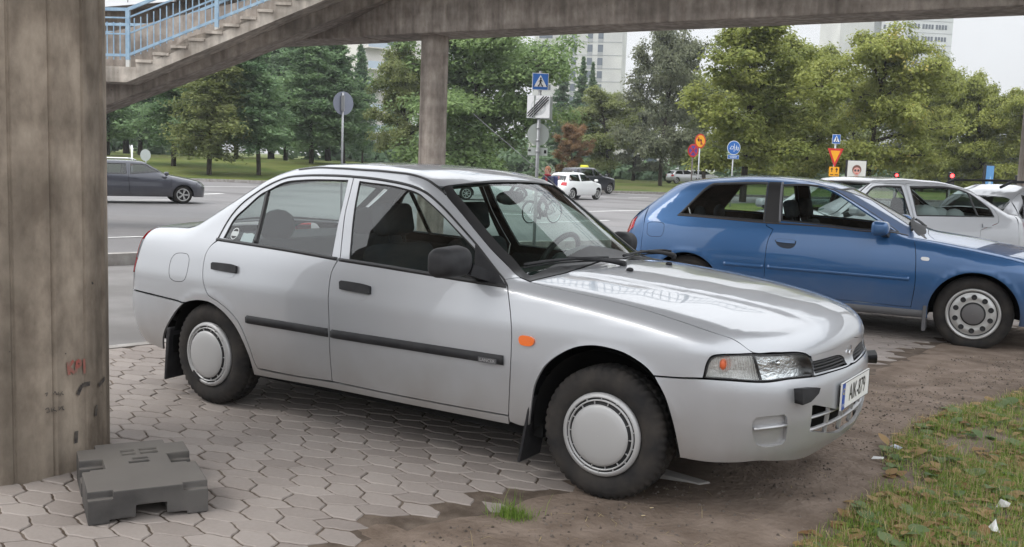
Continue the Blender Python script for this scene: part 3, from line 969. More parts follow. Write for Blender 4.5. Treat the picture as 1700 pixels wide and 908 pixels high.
    put('tail_lamp', t_, M_RED, root); put('tail_lamp', mirror(t_), M_RED, root)
    # --- bumpers
    fb_top = A([(1086, 625), (1125, 628), (1167.5, 629.5), (1210, 632), (1266, 635), (1310, 629.5), (1352, 625), (1380, 617.5), (1408, 608.2)])
    fb = np.vstack([S_.fz([(0, .586)]), fb_top[::-1], A([(1088, 629), (1103.6, 658.7), (1116, 698.8), (1123.6, 732.7), (1128.5, 760)]),
                    A([(1179, 767.5), (1225, 768), (1265, 765)]), S_.fz([(-.42, .238), (-.25, .254), (-.1, .262), (0, .263)])])
    gl_, gr2_ = A([(1349, 674), (1344.5, 717)])
    lowg = np.vstack([S_.fz([(0, .408), (-.15, .408)]), gl_[None]+[[0, .02, 0]], gl_[None], gr2_[None], gr2_[None]+[[0, .02, 0]], S_.fz([(-.15, .306), (0, .308)])])
    fog = A([(1250, 700), (1256, 694), (1280, 691), (1302, 689), (1306, 695), (1306, 712), (1304, 730), (1298, 737), (1272, 741.5), (1257, 738), (1251, 724)])
    fogm = fog*np.array([1, -1, 1.])
    fbp = S_.panel('F', full(fb), [full(lowg), fog, fogm], grid=.03, skirt=.016)
    FB = put('front_bumper', fbp, PAINT, root)
    rc_ = S_.panel('F', fog, grid=.03, gap=-.003, off=-.016, skirt=.004)
    br_ = S_.strip('F', A([(1252, 713), (1280, 710), (1306, 706)]), -.006, .006, off=.004, th=.02)
    put('bumper_recess', rc_, SILVER, FB); put('bumper_recess', mirror(rc_), SILVER, FB)
    put('recess_bar', br_, SILVER, FB); put('recess_bar', mirror(br_), SILVER, FB)
    # lower intake: dark back + egg-crate bars
    bk = S_.panel('F', full(lowg), grid=.05, gap=-.006, off=-.07, skirt=.004)
    put('intake_back', bk, M_DARK, FB)
    bars = []
    lg2 = S_.to2('F', full(lowg)); zl, zh = lg2[:, 1].min(), lg2[:, 1].max(); pl, ph = lg2[:, 0].min(), lg2[:, 0].max()
    for t in (.33, .66):
        z = zl+(zh-zl)*t
        bars.append(S_.strip('F', S_.to3('F', np.array([[a, z] for a in np.linspace(pl-.006, ph+.006, 15)])), -.0045, .0045, off=-.008, th=.016, smooth=False))
    for t in (.2, .4, .6, .8):
        a = pl+(ph-pl)*t
        bars.append(S_.strip('F', S_.to3('F', np.array([[a, zl-.004], [a, zh+.004]])), -.0055, .0055, off=-.012, th=.016, smooth=False))
    put('intake_bars', merge(*bars), SILVER, FB)
    # overriders (headlamp washers)
    ov = A([(1318, 645), (1340, 642.5), (1347.5, 643), (1345, 651), (1332, 664), (1319, 669)])
    o_ = S_.panel('F', ov, grid=.03, gap=0, off=.042, skirt=.05, smooth=False)
    put('overrider', o_, M_PLAST, FB); put('overrider', mirror(o_), M_PLAST, FB)
    # number plate
    P = S_.fz([(0, .478)])[0]; px_ = P[0]+.006
    mb = MB(); mb.box((px_, 0, .478), (.008, .442, .118), mi=0)
    mb.box((px_+.0045, -.200, .478), (.002, .040, .112), mi=1)
    text_mb(mb, 'AIK-879', .105, (px_+.0056, .020, .476), (0, 1, 0), (0, 0, 1), 2, .74)
    text_mb(mb, 'FIN', .022, (px_+.0062, -.200, .440), (0, 1, 0), (0, 0, 1), 0)
    for k in range(12):
        a = k*math.pi/6
        mb.ball((px_+.0057, -.200+.012*math.cos(a), .500+.012*math.sin(a)), .0018, 6, mi=3)
    mb.box((px_-.012, 0, .478), (.016, .40, .09), mi=2)
    for s_ in (-1, 1):
        mb.box((px_+.0043, 0, .478+s_*.0565), (.002, .438, .002), mi=2); mb.box((px_+.0043, s_*.2185, .478), (.002, .002, .111), mi=2)
    mb.build('number_plate', [M_WHITE, M_BLUE, M_BLACK, mat('plate_star', (.8, .65, .05), .5)], FB)
    # rear bumper
    rb = np.vstack([S_.fz([(0, .56), (-.4, .56)], True), A([(213, 480), (253, 490), (293, 500), (304, 503.5), (292, 516), (281, 533), (274, 547), (270.5, 562), (271.5, 580), (229.5, 567)]), S_.fz([(-.55, .25), (0, .24)], True)])
    put('rear_bumper', S_.panel('R', full(rb), grid=.04), PAINT, root)
    # --- grille between the lamps
    gr_o = np.vstack([S_.fz([(0, .712)]), A([(1393, 576), (1371, 584.3), (1347.5, 590.5), (1352, 608), (1353.5, 623), (1380, 615.8), (1408, 606.8)]), S_.fz([(0, .592)])])
    gr_h = A([(1348.5, 600.2), (1385.7, 590.6), (1396, 589.5), (1402.5, 593), (1408, 604.8), (1373, 615), (1354.5, 620)])
    GS = put('grille_surround', S_.panel('F', full(gr_o), [gr_h, gr_h*np.array([1, -1, 1.])], grid=.03, gap=0, off=-.003), PAINT, root)
    gb = S_.panel('F', gr_h, grid=.04, gap=-.004, off=-.03, skirt=.004)
    ls = []
    c = S_.to2('F', gr_h)
    for t in (.2, .4, .6, .8):
        z0 = c[:, 1].min(); z1 = c[:, 1].max(); z = z0+(z1-z0)*t
        xs_ = [a for a in np.linspace(c[:, 0].min(), c[:, 0].max(), 40) if pip(c, np.array([[a, z]]))[0]]
        if len(xs_) > 1:
            ls.append(S_.strip('F', S_.to3('F', np.array([[a, z] for a in np.linspace(xs_[0]-.01, xs_[-1]+.01, 8)])), -.0055, .0055, off=-.006, th=.022, smooth=False))
    gg = merge(gb, *ls)
    put('grille', gg, M_PLAST, GS); put('grille', mirror(gg), M_PLAST, GS)
    e = S_.fz([(0, .648)])[0]; nn = S_.N(e[None])[0]; mb = MB()
    dm = [(0, 0), (.007, .011), (0, .022), (-.007, .011)]
    ayv = np.cross(nn, [0, 1, 0]); 
    if ayv[2] < 0: ayv = -ayv
    for a in (90, 210, 330):
        a = R(a); ca, sa = math.cos(a-math.pi/2), math.sin(a-math.pi/2)
        mb.prism([(p[0]*ca-p[1]*sa, p[0]*sa+p[1]*ca) for p in dm], e+nn*.002, (0, 1, 0), ayv, nn*.005)
    mb.build('emblem', M_CHROME, GS)
    # --- head lamps
    hlp = A([(1168.5, 627.5), (1173.5, 606), (1181, 593.5), (1193, 590), (1225, 588.5), (1252, 587.6), (1325, 586.2), (1337, 588.8), (1345, 595), (1349.5, 608), (1351, 623), (1310, 628), (1266, 633), (1215, 630.5)])
    split = A([(1252, 588), (1259, 610), (1266, 632.5)])
    lens = S_.panel('F', hlp, grid=.035, gap=.003, skirt=0, inner=False, off=-.003)
    bowl = S_.panel('F', hlp, grid=.025, gap=.004, skirt=.003, off=-.045)
    # dish the reflector
    c2 = S_.to2('F', bowl['v']); 
    rim_ = S_.strip('F', hlp, -.007, .002, off=-.003, th=.045, closed=True)
    dv = S_.strip('F', split, -.004, .004, off=-.004, th=.04)
    indl = S_.panel('F', A([(1170, 626.5), (1175, 606.5), (1182, 595), (1194, 591.5), (1225, 590), (1250.5, 589), (1257, 610), (1263.5, 631.5), (1215, 629)]), grid=.035, gap=.003, skirt=0, inner=False, off=-.008)
    inner_px = A([(1254, 589), (1325, 587.5), (1345, 596), (1349, 621), (1310, 627), (1268, 631)])
    bulb = S_.px([(1207, 606)])[0]
    for sd_ in (1, -1):
        fl = (lambda q: q) if sd_ == 1 else mirror
        L = put('headlamp', fl(lens), M_LENS, root)
        put('lamp_bowl', fl(bowl), M_REFL, L)
        put('indicator_lens', fl(indl), M_FROST, L)
        put('lamp_rim', fl(merge(rim_, dv)), M_TRIM, L)
        nb = S_.N(bulb[None])[0]
        pb = bulb-nb*.040; pb = pb*np.array([1, sd_, 1])
        MB().ball(pb, .046, 14, sq=(.45, 1, .8)).build('indicator_bulb', mat('amber_bulb', (.62, .12, .04), .5), L)
        hb = S_.px([(1300, 605)])[0]; nb = S_.N(hb[None])[0]; hb = (hb-nb*.030)*np.array([1, sd_, 1])
        MB().ball(hb, .012, 12).build('headlamp_bulb', M_CHROME, L)
    # --- mirrors
    def mirror_mb():
        mb = MB()
        c = np.array(S_.px([(770, 443)])[0])
        bm = bmesh.new()
        ctrp = Vector((-.700, -.955, .972))
        sz = (.125, .22, .155)
        me = MB().box((0, 0, 0), sz).mesh('t'); bm.from_mesh(me); bpy.data.meshes.remove(me)
        bmesh.ops.recalc_face_normals(bm, faces=bm.faces)
        for v in bm.verts:
            if v.co.x > 0: v.co.y *= .80; v.co.z *= .80        # tapers forwards
            if v.co.y < 0 and v.co.z > 0: v.co.z -= .012
            if v.co.y < 0: v.co.x -= .02
        bmesh.ops.bevel(bm, geom=list(bm.edges), offset=.048, segments=6, affect='EDGES', profile=.5)
        bm.verts.index_update()
        mb.add([v.co+ctrp for v in bm.verts], [tuple(v.index for v in f.verts) for f in bm.faces], 0, True); bm.free()
        mb.bar(ctrp+Vector((.02, .08, -.035)), ctrp+Vector((.05, .20, -.075)), .07, .05)
        return mb
    mm = mirror_mb()
    me = mm.mesh('mirror'); me.materials.append(M_PLAST)
    o = link('wing_mirror', me, root)
    o2 = link('wing_mirror', me.copy(), root); o2.data.transform(Matrix.Scale(-1, 4, (0, 1, 0))); o2.data.flip_normals(); o2.location = (-.10, -.045, -.01)
    # --- wheels, wells, underbody
    for x, stq, dmg in ((0, .045, False), (-2.5, 0, True)):
        for sd_ in (-1, 1):
            wheel_hubcap(root, x, .815*sd_, .288, steer=stq if x == 0 else 0, side=sd_, damaged=dmg and sd_ < 0)
            wheel_well(root, x, .30, .345 if x == 0 else .325, sd_*.80, sd_*.55)
    und = MB()
    und.box((-1.25, 0, .23), (1.85, 1.50, .06)); und.box((-2.95, 0, .34), (.5, 1.3, .12)); und.box((.40, 0, .34), (.5, 1.1, .12))
    und.box((-2.5, 0, .29), (.10, 1.3, .09)); und.box((0, 0, .29), (.10, 1.3, .09))
    und.box((.15, 0, .52), (.95, 1.05, .30)); und.box((-3.0, 0, .62), (.62, 1.15, .35)); 
    und.tube([(-.9, -.25, .17), (-2.2, -.25, .17), (-3.2, -.45, .2)], .03, 8)
    und.build('underbody', M_DARK, root)
    for x, y0 in ((-.372, .745), (-2.845, .745)):
        for sd_ in (-1, 1):
            mb = MB()
            mb.add([(x+(.02 if x > -1 else .0), sd_*(y0+.085), .40), (x+.02, sd_*(y0-.09), .40), (x-.035, sd_*(y0-.09), .095), (x-.045, sd_*(y0+.07), .085), (x+.035, sd_*(y0+.085), .40), (x+.035, sd_*(y0-.09), .40), (x-.02, sd_*(y0-.09), .095), (x-.03, sd_*(y0+.07), .085)],
                   [(0, 1, 2, 3), (7, 6, 5, 4), (0, 3, 7, 4), (1, 5, 6, 2), (3, 2, 6, 7), (0, 4, 5, 1)])
            mb.build('mud_flap', M_PLAST, root, clean=True, bevel=.006)
    # --- interior
    seat(root, -1.15, -.36, .36, name='front_seat'); seat(root, -1.15, .36, .36, name='front_seat')
    mb = MB()
    rs = seat(root, -2.02, 0, .36, name='rear_seat', head=False, w=1.28, hh=.56)
    for y in (-.38, .38):
        q = MB(); q.ball((-2.42, y, 1.00), .13, 14, sq=(.42, 1.05, .75)); q.build('headrest', M_SEAT, rs)
    q = MB(); q.box((-2.62, 0, .915), (.46, 1.22, .03)); q.build('parcel_shelf', M_INT, root)
    dash = MB()
    pr = [(-.42, .86), (-.60, .905), (-.78, .90), (-.86, .83), (-.86, .60), (-.42, .45)]
    dash.prism(pr, (0, -.70, 0), (1, 0, 0), (0, 0, 1), (0, 1.40, 0))
    dash.ball((-.77, .36, .905), .16, 14, sq=(.7, 1.15, .38))
    dash.build('dashboard', M_INT, root, clean=True, bevel=.03)
    steering(root, -.95, .36, .86)
    q = MB(); q.box((-1.20, 0, .30), (1.7, 1.40, .04)); q.box((-.95, 0, .42), (.8, .20, .2)); q.build('cabin_floor', M_INT, root)
    q = MB(); q.ball((-1.10, .08, 1.225), .10, 14, sq=(.22, 1.35, .40)); q.tube([(-1.10, .06, 1.24), (-1.03, .03, 1.31)], .01, 6); q.build('interior_mirror', M_PLAST, root)
    # stickers on the quarter glass
    st = MB()
    def sticker(x0, y0, w, h, fn):
        P = S_.px([(x0, y0)])[0]; n = S_.N(P[None])[0]; ax = np.array([1., 0, 0]); ax = ax-n*(ax@n); ax /= np.linalg.norm(ax); ay = np.cross(n, ax)
        fn(P-n*.0058, ax, ay, n)
    def round_(P, ax, ay, n):
        st.prism([(.036*math.cos(a)*.8, .036*math.sin(a)) for a in np.linspace(0, 2*math.pi, 25)[:-1]], P, ax, ay, n*.0006, 0)
        st.prism([(.030*math.cos(a)*.8, .030*math.sin(a)) for a in np.linspace(.5, math.pi-.5, 9)], P+n*.0008, ax, ay, n*.0004, 1)
        st.prism([(.030*math.cos(a)*.8, .030*math.sin(a)) for a in np.linspace(.5+math.pi, 2*math.pi-.5, 9)], P+n*.0008, ax, ay, n*.0004, 1)
    sticker(389, 387, 0, 0, round_)
    sticker(410, 394, 0, 0, lambda P, ax, ay, n: st.prism([(-.05, -.028), (.05, -.028), (.045, .022), (.02, .03), (-.02, .024), (-.045, .028)], P, ax, ay, n*.0006, 2))
    st.build('window_stickers', [mat('sticker_white', (.62, .66, .66), .5), M_BLACK, mat('sticker_pale', (.42, .52, .52), .5)], root)
    # aerial on the far windscreen pillar
    a0 = S_.xy([(-1.0, .60)])[0]
    b0 = CAM+ray(786, 189)*np.linalg.norm(a0-CAM)*1.03
    MB().tube([a0, a0+(b0-a0)*.1, b0], [.004, .003, .0016], 6).build('aerial', mat('aerial_steel', (.30, .30, .31), .35, .8), root)
    return root
sedan()
# ------------------------------------------------------------------ other cars: same engine, one generic panel layout
M_GLASS_D = glass('dark_glass', (.30, .34, .34), .08)
M_GRILLE = mat('grille_black', (.014, .014, .016), .45)
def wheel_plain(parent, x, y, z, r, w, rimr, style, side, steer=0.0, nseg=64):
    root = bpy.data.objects.new('wheel', None); COL.objects.link(root); root.parent = parent
    root.location = (x, y, z); root.rotation_euler = (0, 0, steer if side < 0 else math.pi+steer)
    me = tyre_mb(r, w, rimr, lug=.003, nseg=nseg).mesh('tyre'); me.materials.append(M_TYRE)
    for v in me.vertices: v.co.y += w*.5
    link('tyre', me, root)
    c = MB(); k = rimr
    if style == 'holes':      # pressed steel wheel with ten round holes and a centre cap
        pr = [(.001, -.010), (.38*k, -.009), (.41*k, -.006), (.43*k, .012), (.47*k, .016), (.62*k, .006), (.80*k, .008), (.86*k, .022), (.90*k, .014), (.93*k, -.006), (1.0*k, -.010), (1.03*k, .004), (1.0*k, .02)]
        mi = [2, 2, 1, 1, 0, 0, 0, 1, 0, 0, 0, 0]
        c.lathe(pr[::-1], 60, 'y', (0, .006, 0), mi=mi[::-1])
        for j in range(10):
            a = 2*math.pi*(j+.5)/10; q = Vector((math.cos(a), 0, math.sin(a)))*(.675*k)
            c.lathe([(.0005, .0), (.098*k, -.001), (.108*k, -.003), (.118*k, .004)][::-1], 14, 'y', (q.x, .010, q.z), mi=[1, 1, 0][::-1])
        c.build('rim', [M_ALLOY, M_SLOT, mat('cap_grey', (.12, .115, .115), .5)], root)
    else:                     # spoked alloy
        n = 5 if style == 'five' else 7
        c.lathe([(.001, -.012), (.20*k, -.010), (.22*k, .01)][::-1], 20, 'y')
        c.lathe([(.88*k, .03), (.90*k, -.008), (1.0*k, -.010), (1.03*k, .004)][::-1], 40, 'y')
        c.lathe([(.001, .05), (.9*k, .05)][::-1], 30, 'y', mi=1)
        for j in range(n):
            a = 2*math.pi*j/n
            for da in ((-.12, .12) if style == 'five' else (0,)):
                d = Vector((math.cos(a+da), 0, math.sin(a+da)))
                c.bar(d*.15*k+Vector((0, .004, 0)), d*.92*k+Vector((0, .004, 0)), .11*k, .03, 0, up=(0, 1, 0))
        c.build('rim', [M_ALLOY, M_SLOT], root)
    return root

def gen_car(B, root, P, xa, xb, zbot, archs, wheels, doors=(), quarters=(), hood=None, wind=None, rear=None, lampF=None, lampR=None, grille=None, glassm=None, grid=.05,
            track=.75, plate=None, seats=(-1.2,), mirrors=None, mould=None, rail=False, bumper_m=None, sill_m=None, floorx=None, detail=True):
    """B body solid; P paint; xa / xb: x of the side/front and side/rear joints; doors: [(outline, [windows])] as local 3D points"""
    g = glassm or M_GLASS
    PM = [P, M_DARK]
    xs = np.linspace(xa, xb, 34)
    SB = B.xy([(x, -(B.W(x)-B.S(B.T(x)-.035)-.035)) for x in xs])
    def col(x, z1, n=5, up=True):
        zz = np.linspace(zbot+.02, z1, n+1)[:-1]
        p = B.xz([(x, z) for z in zz])
        return p if up else p[::-1]
    bot = []
    for (xw, zw, ra) in archs:      # front first
        a0 = math.asin(max(-1, min(1, (zbot-zw)/ra)))
        bot += [(xw+ra*math.cos(a), zw+ra*math.sin(a)) for a in np.linspace(a0, math.pi-a0, 15)]
    side = np.vstack([SB, col(xb, SB[-1][2], 5, False), B.xz([(xb, zbot)]), B.xz(bot[::-1]), B.xz([(xa, zbot)]), col(xa, SB[0][2])])
    holes = [np.asarray(d[0]) for d in doors]+[np.asarray(q_) for q_ in quarters]
    s1 = B.panel('S', side, holes, grid=grid, corner=30)
    znose = B.T(B.xf-.06)-.03
    nz = B.xy([(B.xf-.10-B.cf[0]*y*y-B.cf[1]*y**4, y) for y in (-.0, -.2, -.4, -.55)])
    tz = B.xy([(B.xr+.10+B.cr[0]*y*y+B.cr[1]*y**4, y) for y in (-.0, -.2, -.4, -.55)])
    top = full(np.vstack([nz, SB, tz[::-1]]))
    th = [full(np.asarray(h)) for h in (hood, wind, rear) if h is not None]
    t1 = B.panel('T', top, th, grid=grid*1.2, corner=30)
    fr = full(np.vstack([nz, SB[:1], col(xa, SB[0][2], 5, False), B.xz([(xa, zbot)]), B.fz([(-.6, zbot-.01), (-.3, zbot-.02), (0, zbot-.02)])]))
    fh = []
    for h in (lampF,):
        if h is not None: fh += [np.asarray(h), np.asarray(h)*np.array([1, -1, 1.])]
    if grille is not None: fh.append(full(np.asarray(grille)))
    f1 = B.panel('F', fr, fh, grid=grid, corner=30)
    rr = full(np.vstack([tz, SB[-1:], col(xb, SB[-1][2], 5, False), B.xz([(xb, zbot)]), B.fz([(-.6, zbot+.02), (-.3, zbot+.03), (0, zbot+.03)], True)]))
    rh = [] if lampR is None else [np.asarray(lampR), np.asarray(lampR)*np.array([1, -1, 1.])]
    r1 = B.panel('R', rr, rh, grid=grid, corner=30)
    put('body', merge(s1, mirror(s1), t1, f1, r1), PM, root)
    for sd in (1, -1):
        fl = (lambda q: q) if sd == 1 else mirror
        for d in doors:
            D = put('door', fl(B.panel('S', d[0], list(d[1]), grid=grid, gap=.003)), PM, root)
            for w_ in d[1]:
                put('window', fl(B.panel('S', w_, grid=.09, gap=-.004, skirt=0, inner=False, off=-.006)), g, D)
                if detail: put('window_seal', fl(B.strip('S', w_, -.010, .008, off=.002, th=.01, closed=True)), M_TRIM, D)
            if len(d) > 2 and d[2] is not None:
                put('door_handle', fl(B.panel('S', d[2], grid=.04, gap=0, off=.018, skirt=.02, corner=60)), d[3] if len(d) > 3 else P, D)
        for q_ in quarters:
            W_ = put('window', fl(B.panel('S', q_, grid=.09, gap=-.004, skirt=0, inner=False, off=-.006)), g, root)
            if detail: put('window_seal', fl(B.strip('S', q_, -.012, .008, off=.002, th=.01, closed=True)), M_TRIM, W_)
        if lampF is not None:
            L = put('headlamp', fl(B.panel('F', lampF, grid=.05, gap=.002, skirt=0, inner=False, off=-.002)), M_LENS, root)
            put('lamp_bowl', fl(B.panel('F', lampF, grid=.04, gap=.002, off=-.05, skirt=.003)), M_REFL, L)
        if lampR is not None:
            put('tail_lamp', fl(B.panel('R', lampR, grid=.05, gap=.002, off=.003)), M_RED, root)
        if mould is not None:
            put('side_moulding', fl(B.strip('S', mould, -.022, .022, off=.012, th=.014)), P, root)
        for i, (xw, zw, ra) in enumerate(archs):
            wheel_well(root, xw, zw, ra+.012, sd*(B.W(xw)-.035), sd*.5)
        for (x, r, w, rimr, style, st) in wheels:
            wheel_plain(root, x, sd*track_of(B, x, track), r, r, w, rimr, style, sd, st)
    if hood is not None: put('bonnet', B.panel('T', full(np.asarray(hood)), grid=grid, gap=.003), PM, root)
    if wind is not None:
        G = put('windscreen', B.panel('T', full(np.asarray(wind)), grid=.1, gap=0, skirt=0, inner=False, off=-.004), M_WIND if g is M_GLASS else g, root)
        put('windscreen_seal', B.strip('T', full(np.asarray(wind)), -.004, .022, off=.002, th=.01, closed=True), M_TRIM, G)
    if rear is not None: put('rear_window', B.panel('T', full(np.asarray(rear)), grid=.1, gap=-.002, skirt=0, inner=False, off=-.003), g, root)
    if grille is not None: put('grille', B.panel('F', full(np.asarray(grille)), grid=.08, gap=-.004, off=-.03, skirt=.004), M_GRILLE, root)
    u = MB()
    L = B.xf-B.xr; mid = .5*(B.xf+B.xr)
    u.box(((archs[0][0]+archs[1][0])/2, 0, zbot+.03), (archs[0][0]-archs[1][0]-2*archs[0][2]-.03, 2*B.W(mid)-.12, .06))
    u.box((archs[0][0], 0, .48), (.9, .95, .36)); u.box((archs[1][0], 0, .5), (.8, 1.0, .30))
    u.build('underbody', M_DARK, root)
    if detail:
        for i, x in enumerate(seats):
            if i == 0:
                for y in (-.36, .36): seat(root, x, y, .38, name='front_seat', w=.46)
            else:
                rs = seat(root, x, 0, .40, name='rear_seat', head=False, w=1.2, hh=.52)
                for y in (-.36, .36):
                    q = MB(); q.ball((x-.40, y, 1.0), .12, 12, sq=(.45, 1.05, .8)); q.build('headrest', M_SEAT, rs)
        q = MB(); q.box((seats[0]+.62, 0, .78), (.42, 1.3, .22)); q.build('dashboard', M_INT, root, bevel=.04)
        steering(root, seats[0]+.34, .36, .90)
        q = MB(); q.box((seats[0]-.2, 0, .33), (2.0, 1.36, .04)); q.build('cabin_floor', M_INT, root)
    if mirrors is not None:
        for sd in (-1, 1):
            b = MB()
            bm = bmesh.new(); me = MB().box((0, 0, 0), (.14, .22, .135)).mesh('t'); bm.from_mesh(me); bpy.data.meshes.remove(me)
            for v in bm.verts:
                if v.co.x > 0: v.co.y *= .82; v.co.z *= .82
            bmesh.ops.recalc_face_normals(bm, faces=bm.faces)
            bmesh.ops.bevel(bm, geom=list(bm.edges), offset=.042, segments=6, affect='EDGES', profile=.5)
            bm.verts.index_update()
            c = Vector((mirrors[0], sd*(abs(mirrors[1])+.09), mirrors[2]))
            b.add([v.co+c for v in bm.verts], [tuple(v.index for v in f.verts) for f in bm.faces], 0, True); bm.free()
            b.bar(c+Vector((.02, -sd*.06, -.04)), c+Vector((.03, -sd*.17, -.07)), .06, .04, 1)
            b.build('wing_mirror', [mirrors[3] if len(mirrors) > 3 else P, M_PLAST], root)
    return root
def track_of(B, x, track): return track

# --- the blue hatchback on the right
AUD = Body(
    W=[(-3.4, .70), (-3.15, .80), (-2.9, .84), (-2.5, .862), (-1.9, .867), (-.6, .865), (0, .862), (.3, .845), (.55, .80), (.8, .72)],
    S=[(.12, .10), (.2, .05), (.28, .024), (.4, .008), (.52, 0), (.62, 0), (.70, .006), (.78, .018), (.86, .036), (.93, .058), (.97, .078), (1.02, .103), (1.2, .185), (1.34, .255), (1.45, .33)],
    T=[(.95, .58), (.86, .68), (.78, .735), (.66, .785), (.4, .85), (.1, .90), (-.2, .94), (-.42, .965), (-.50, .985), (-1.16, 1.325), (-1.28, 1.368), (-1.5, 1.402), (-1.8, 1.42), (-2.1, 1.417), (-2.45, 1.385), (-2.7, 1.345), (-2.81, 1.31), (-3.25, .985), (-3.32, .90), (-3.4, .75)],
    XF=[(.1, .70), (.2, .77), (.35, .82), (.5, .83), (.6, .80), (.7, .79), (.8, .76)],
    XR=[(.1, -3.13), (.3, -3.31), (.5, -3.36), (.62, -3.35), (.7, -3.31), (.95, -3.27), (1.1, -3.18), (1.3, -3.0), (1.4, -2.88)],
    sweep=.25, cf=(.20, .28), cr=(.10, .22), crown=[(-3.3, .05), (-2.4, .08), (-1.2, .08), (-.5, .06), (.8, .06)],
    rt=[(-3.3, .10), (-2.6, .09), (-1.2, .08), (-.5, .07), (.2, .10), (.8, .08)], rc=.17, rcr=.20, arches=((0, .3165, .355), (-2.512, .3165, .345)), lip=.004, xm=-1.6,
    loc=(.50, 5.46, -.035), head=R(6.5))
BLUE = paint('blue_paint', (.022, .098, .25), .42, .36, 1.0, dirt_amt=.14)
def hatchback():
    root = thing('blue_hatchback', 'metallic blue three-door hatchback parked beyond the silver saloon, front wheel on the bare earth', 'car', AUD.loc, AUD.head)
    A = AUD.px
    c0 = lambda *p: AUD.xy([(x, 0.0) for x in p])
    door = A([(1281, 304), (1300, 303), (1350, 303.5), (1378, 308), (1396, 316), (1440, 342), (1472, 362), (1513, 391), (1519, 406), (1520.5, 430), (1520, 450), (1518.5, 475), (1512, 510), (1440, 502.5), (1360, 494)])
    door = np.vstack([door, AUD.xz([(-1.72, .345), (-1.755, .40), (-1.762, .60), (-1.757, .80), (-1.72, .93)]), A([(1272, 375)])])
    dwin = A([(1300, 306.5), (1350, 307), (1376, 312), (1396, 321), (1440, 348), (1468, 367), (1494, 386), (1444, 381), (1370, 373), (1297, 366)])
    qwin = A([(1127, 355.5), (1154, 329), (1181, 306), (1194, 304), (1276, 303), (1268.5, 367), (1200, 361)])
    hd = A([(1306, 397)])
    hnd = A([(1288, 398), (1292, 396.5), (1316, 398.5), (1320.5, 400.5), (1318, 407), (1311, 410.5), (1298, 409), (1291, 404.5)])
    hood = np.vstack([c0(-.46), AUD.xy([(-.43, -.4), (-.36, -.66), (-.1, -.685), (.2, -.66), (.45, -.61), (.60, -.55), (.66, -.4)]), c0(.70)])
    wind = np.vstack([c0(-1.17), AUD.xy([(-1.20, -.35), (-1.255, -.53)]), A([(1447, 332.5), (1476.5, 352.6), (1512, 376)]), AUD.xy([(-.425, -.68), (-.47, -.4)]), c0(-.50)])
    rear = np.vstack([c0(-2.82), AUD.xy([(-2.81, -.3), (-2.79, -.52), (-2.95, -.565), (-3.11, -.60), (-3.14, -.3)]), c0(-3.145)])
    lr = A([(1060, 357.5), (1052, 377)])
    lampR = np.vstack([A([(1059, 358.5), (1054.5, 368), (1052, 377)]), AUD.fz([(-.60, .76), (-.50, .76), (-.50, .92), (-.60, .925)], True)])
    lampF = AUD.fz([(-.35, .58), (-.60, .58), (-.71, .62), (-.66, .70), (-.36, .685)])
    gr = AUD.fz([(0, .68), (-.30, .675), (-.30, .56), (0, .56)])
    gen_car(AUD, root, BLUE, .42, -2.98, .25, ((0, .3165, .355), (-2.512, .3165, .345)), ((0, .3165, .195, .212, 'holes', .03), (-2.512, .3165, .195, .212, 'holes', 0)),
            doors=[(door, [dwin], None, BLUE)], quarters=[qwin], hood=hood, wind=wind, rear=rear, lampF=lampF, lampR=lampR, grille=gr, grid=.04, track=.80, seats=(-1.25, -2.15),
            mirrors=(-.77, .86, 1.005))
    bb = A([(1278, 303.5), (1271, 370)]); 
    bp = AUD.panel('S', A([(1277.5, 302.5), (1297, 303), (1293, 371), (1269.5, 369)]), grid=.05, gap=0, off=.004, skirt=.005, smooth=False, minner=0)
    bp2 = AUD.strip('S', A([(1299.5, 303.5), (1296, 335), (1294.5, 369)]), -.011, .011, off=.009, th=.01)
    for sd in (1, -1):
        fl = (lambda q: q) if sd == 1 else mirror
        put('pillar_cover', fl(bp), M_TRIM, root); put('pillar_trim', fl(bp2), mat('pillar_strip', (.10, .10, .11), .4), root)
        put('side_moulding', fl(AUD.strip('S', A([(1274, 443), (1390, 452.5), (1509, 463)]), -.019, .019, off=.012, th=.014)), BLUE, root)
        put('side_moulding', fl(AUD.strip('S', A([(1201, 437), (1266, 442.5)]), -.019, .019, off=.012, th=.014)), BLUE, root)
        put('sill', fl(AUD.strip('S', AUD.xz([(x, .285) for x in np.linspace(-2.14, -.38, 12)]), -.040, .036, off=.012, th=.02)), mat('grey_sill', (.10, .10, .105), .6), root)
        rp = A([(1528.5, 429), (1531, 426.5), (1541, 427.5), (1543.5, 430), (1541, 433), (1531, 432)])
        put('side_indicator', fl(AUD.panel('S', rp, grid=.03, gap=0, off=.007, skirt=.008, corner=80)), mat('clear_lens', (.72, .72, .72), .15, coat=1.0), root)
        put('belt_seal', fl(AUD.strip('S', A([(1125, 357), (1200, 363), (1270, 369.5), (1370, 376), (1444, 384), (1508, 391)]), -.007, .007, off=.005, th=.01)), mat('brown_trim', (.035, .028, .025), .5), root)
        for x in (-.372,):
            mb = MB(); mb.box((x-.005, sd*.78, .25), (.03, .17, .22)); mb.build('mud_flap', mat('grey_sill', (.10, .10, .105), .6), root, bevel=.008)
    hr = A([(1286.5, 398.5), (1291, 396), (1316, 398), (1322, 400.5), (1319, 408.5), (1311, 412.5), (1298, 411), (1290, 406)])
    ht = A([(1288.5, 398), (1292, 396.6), (1316, 398.6), (1320.5, 400.5), (1319.5, 404.5), (1310, 404), (1296, 402.5), (1289.5, 401)])
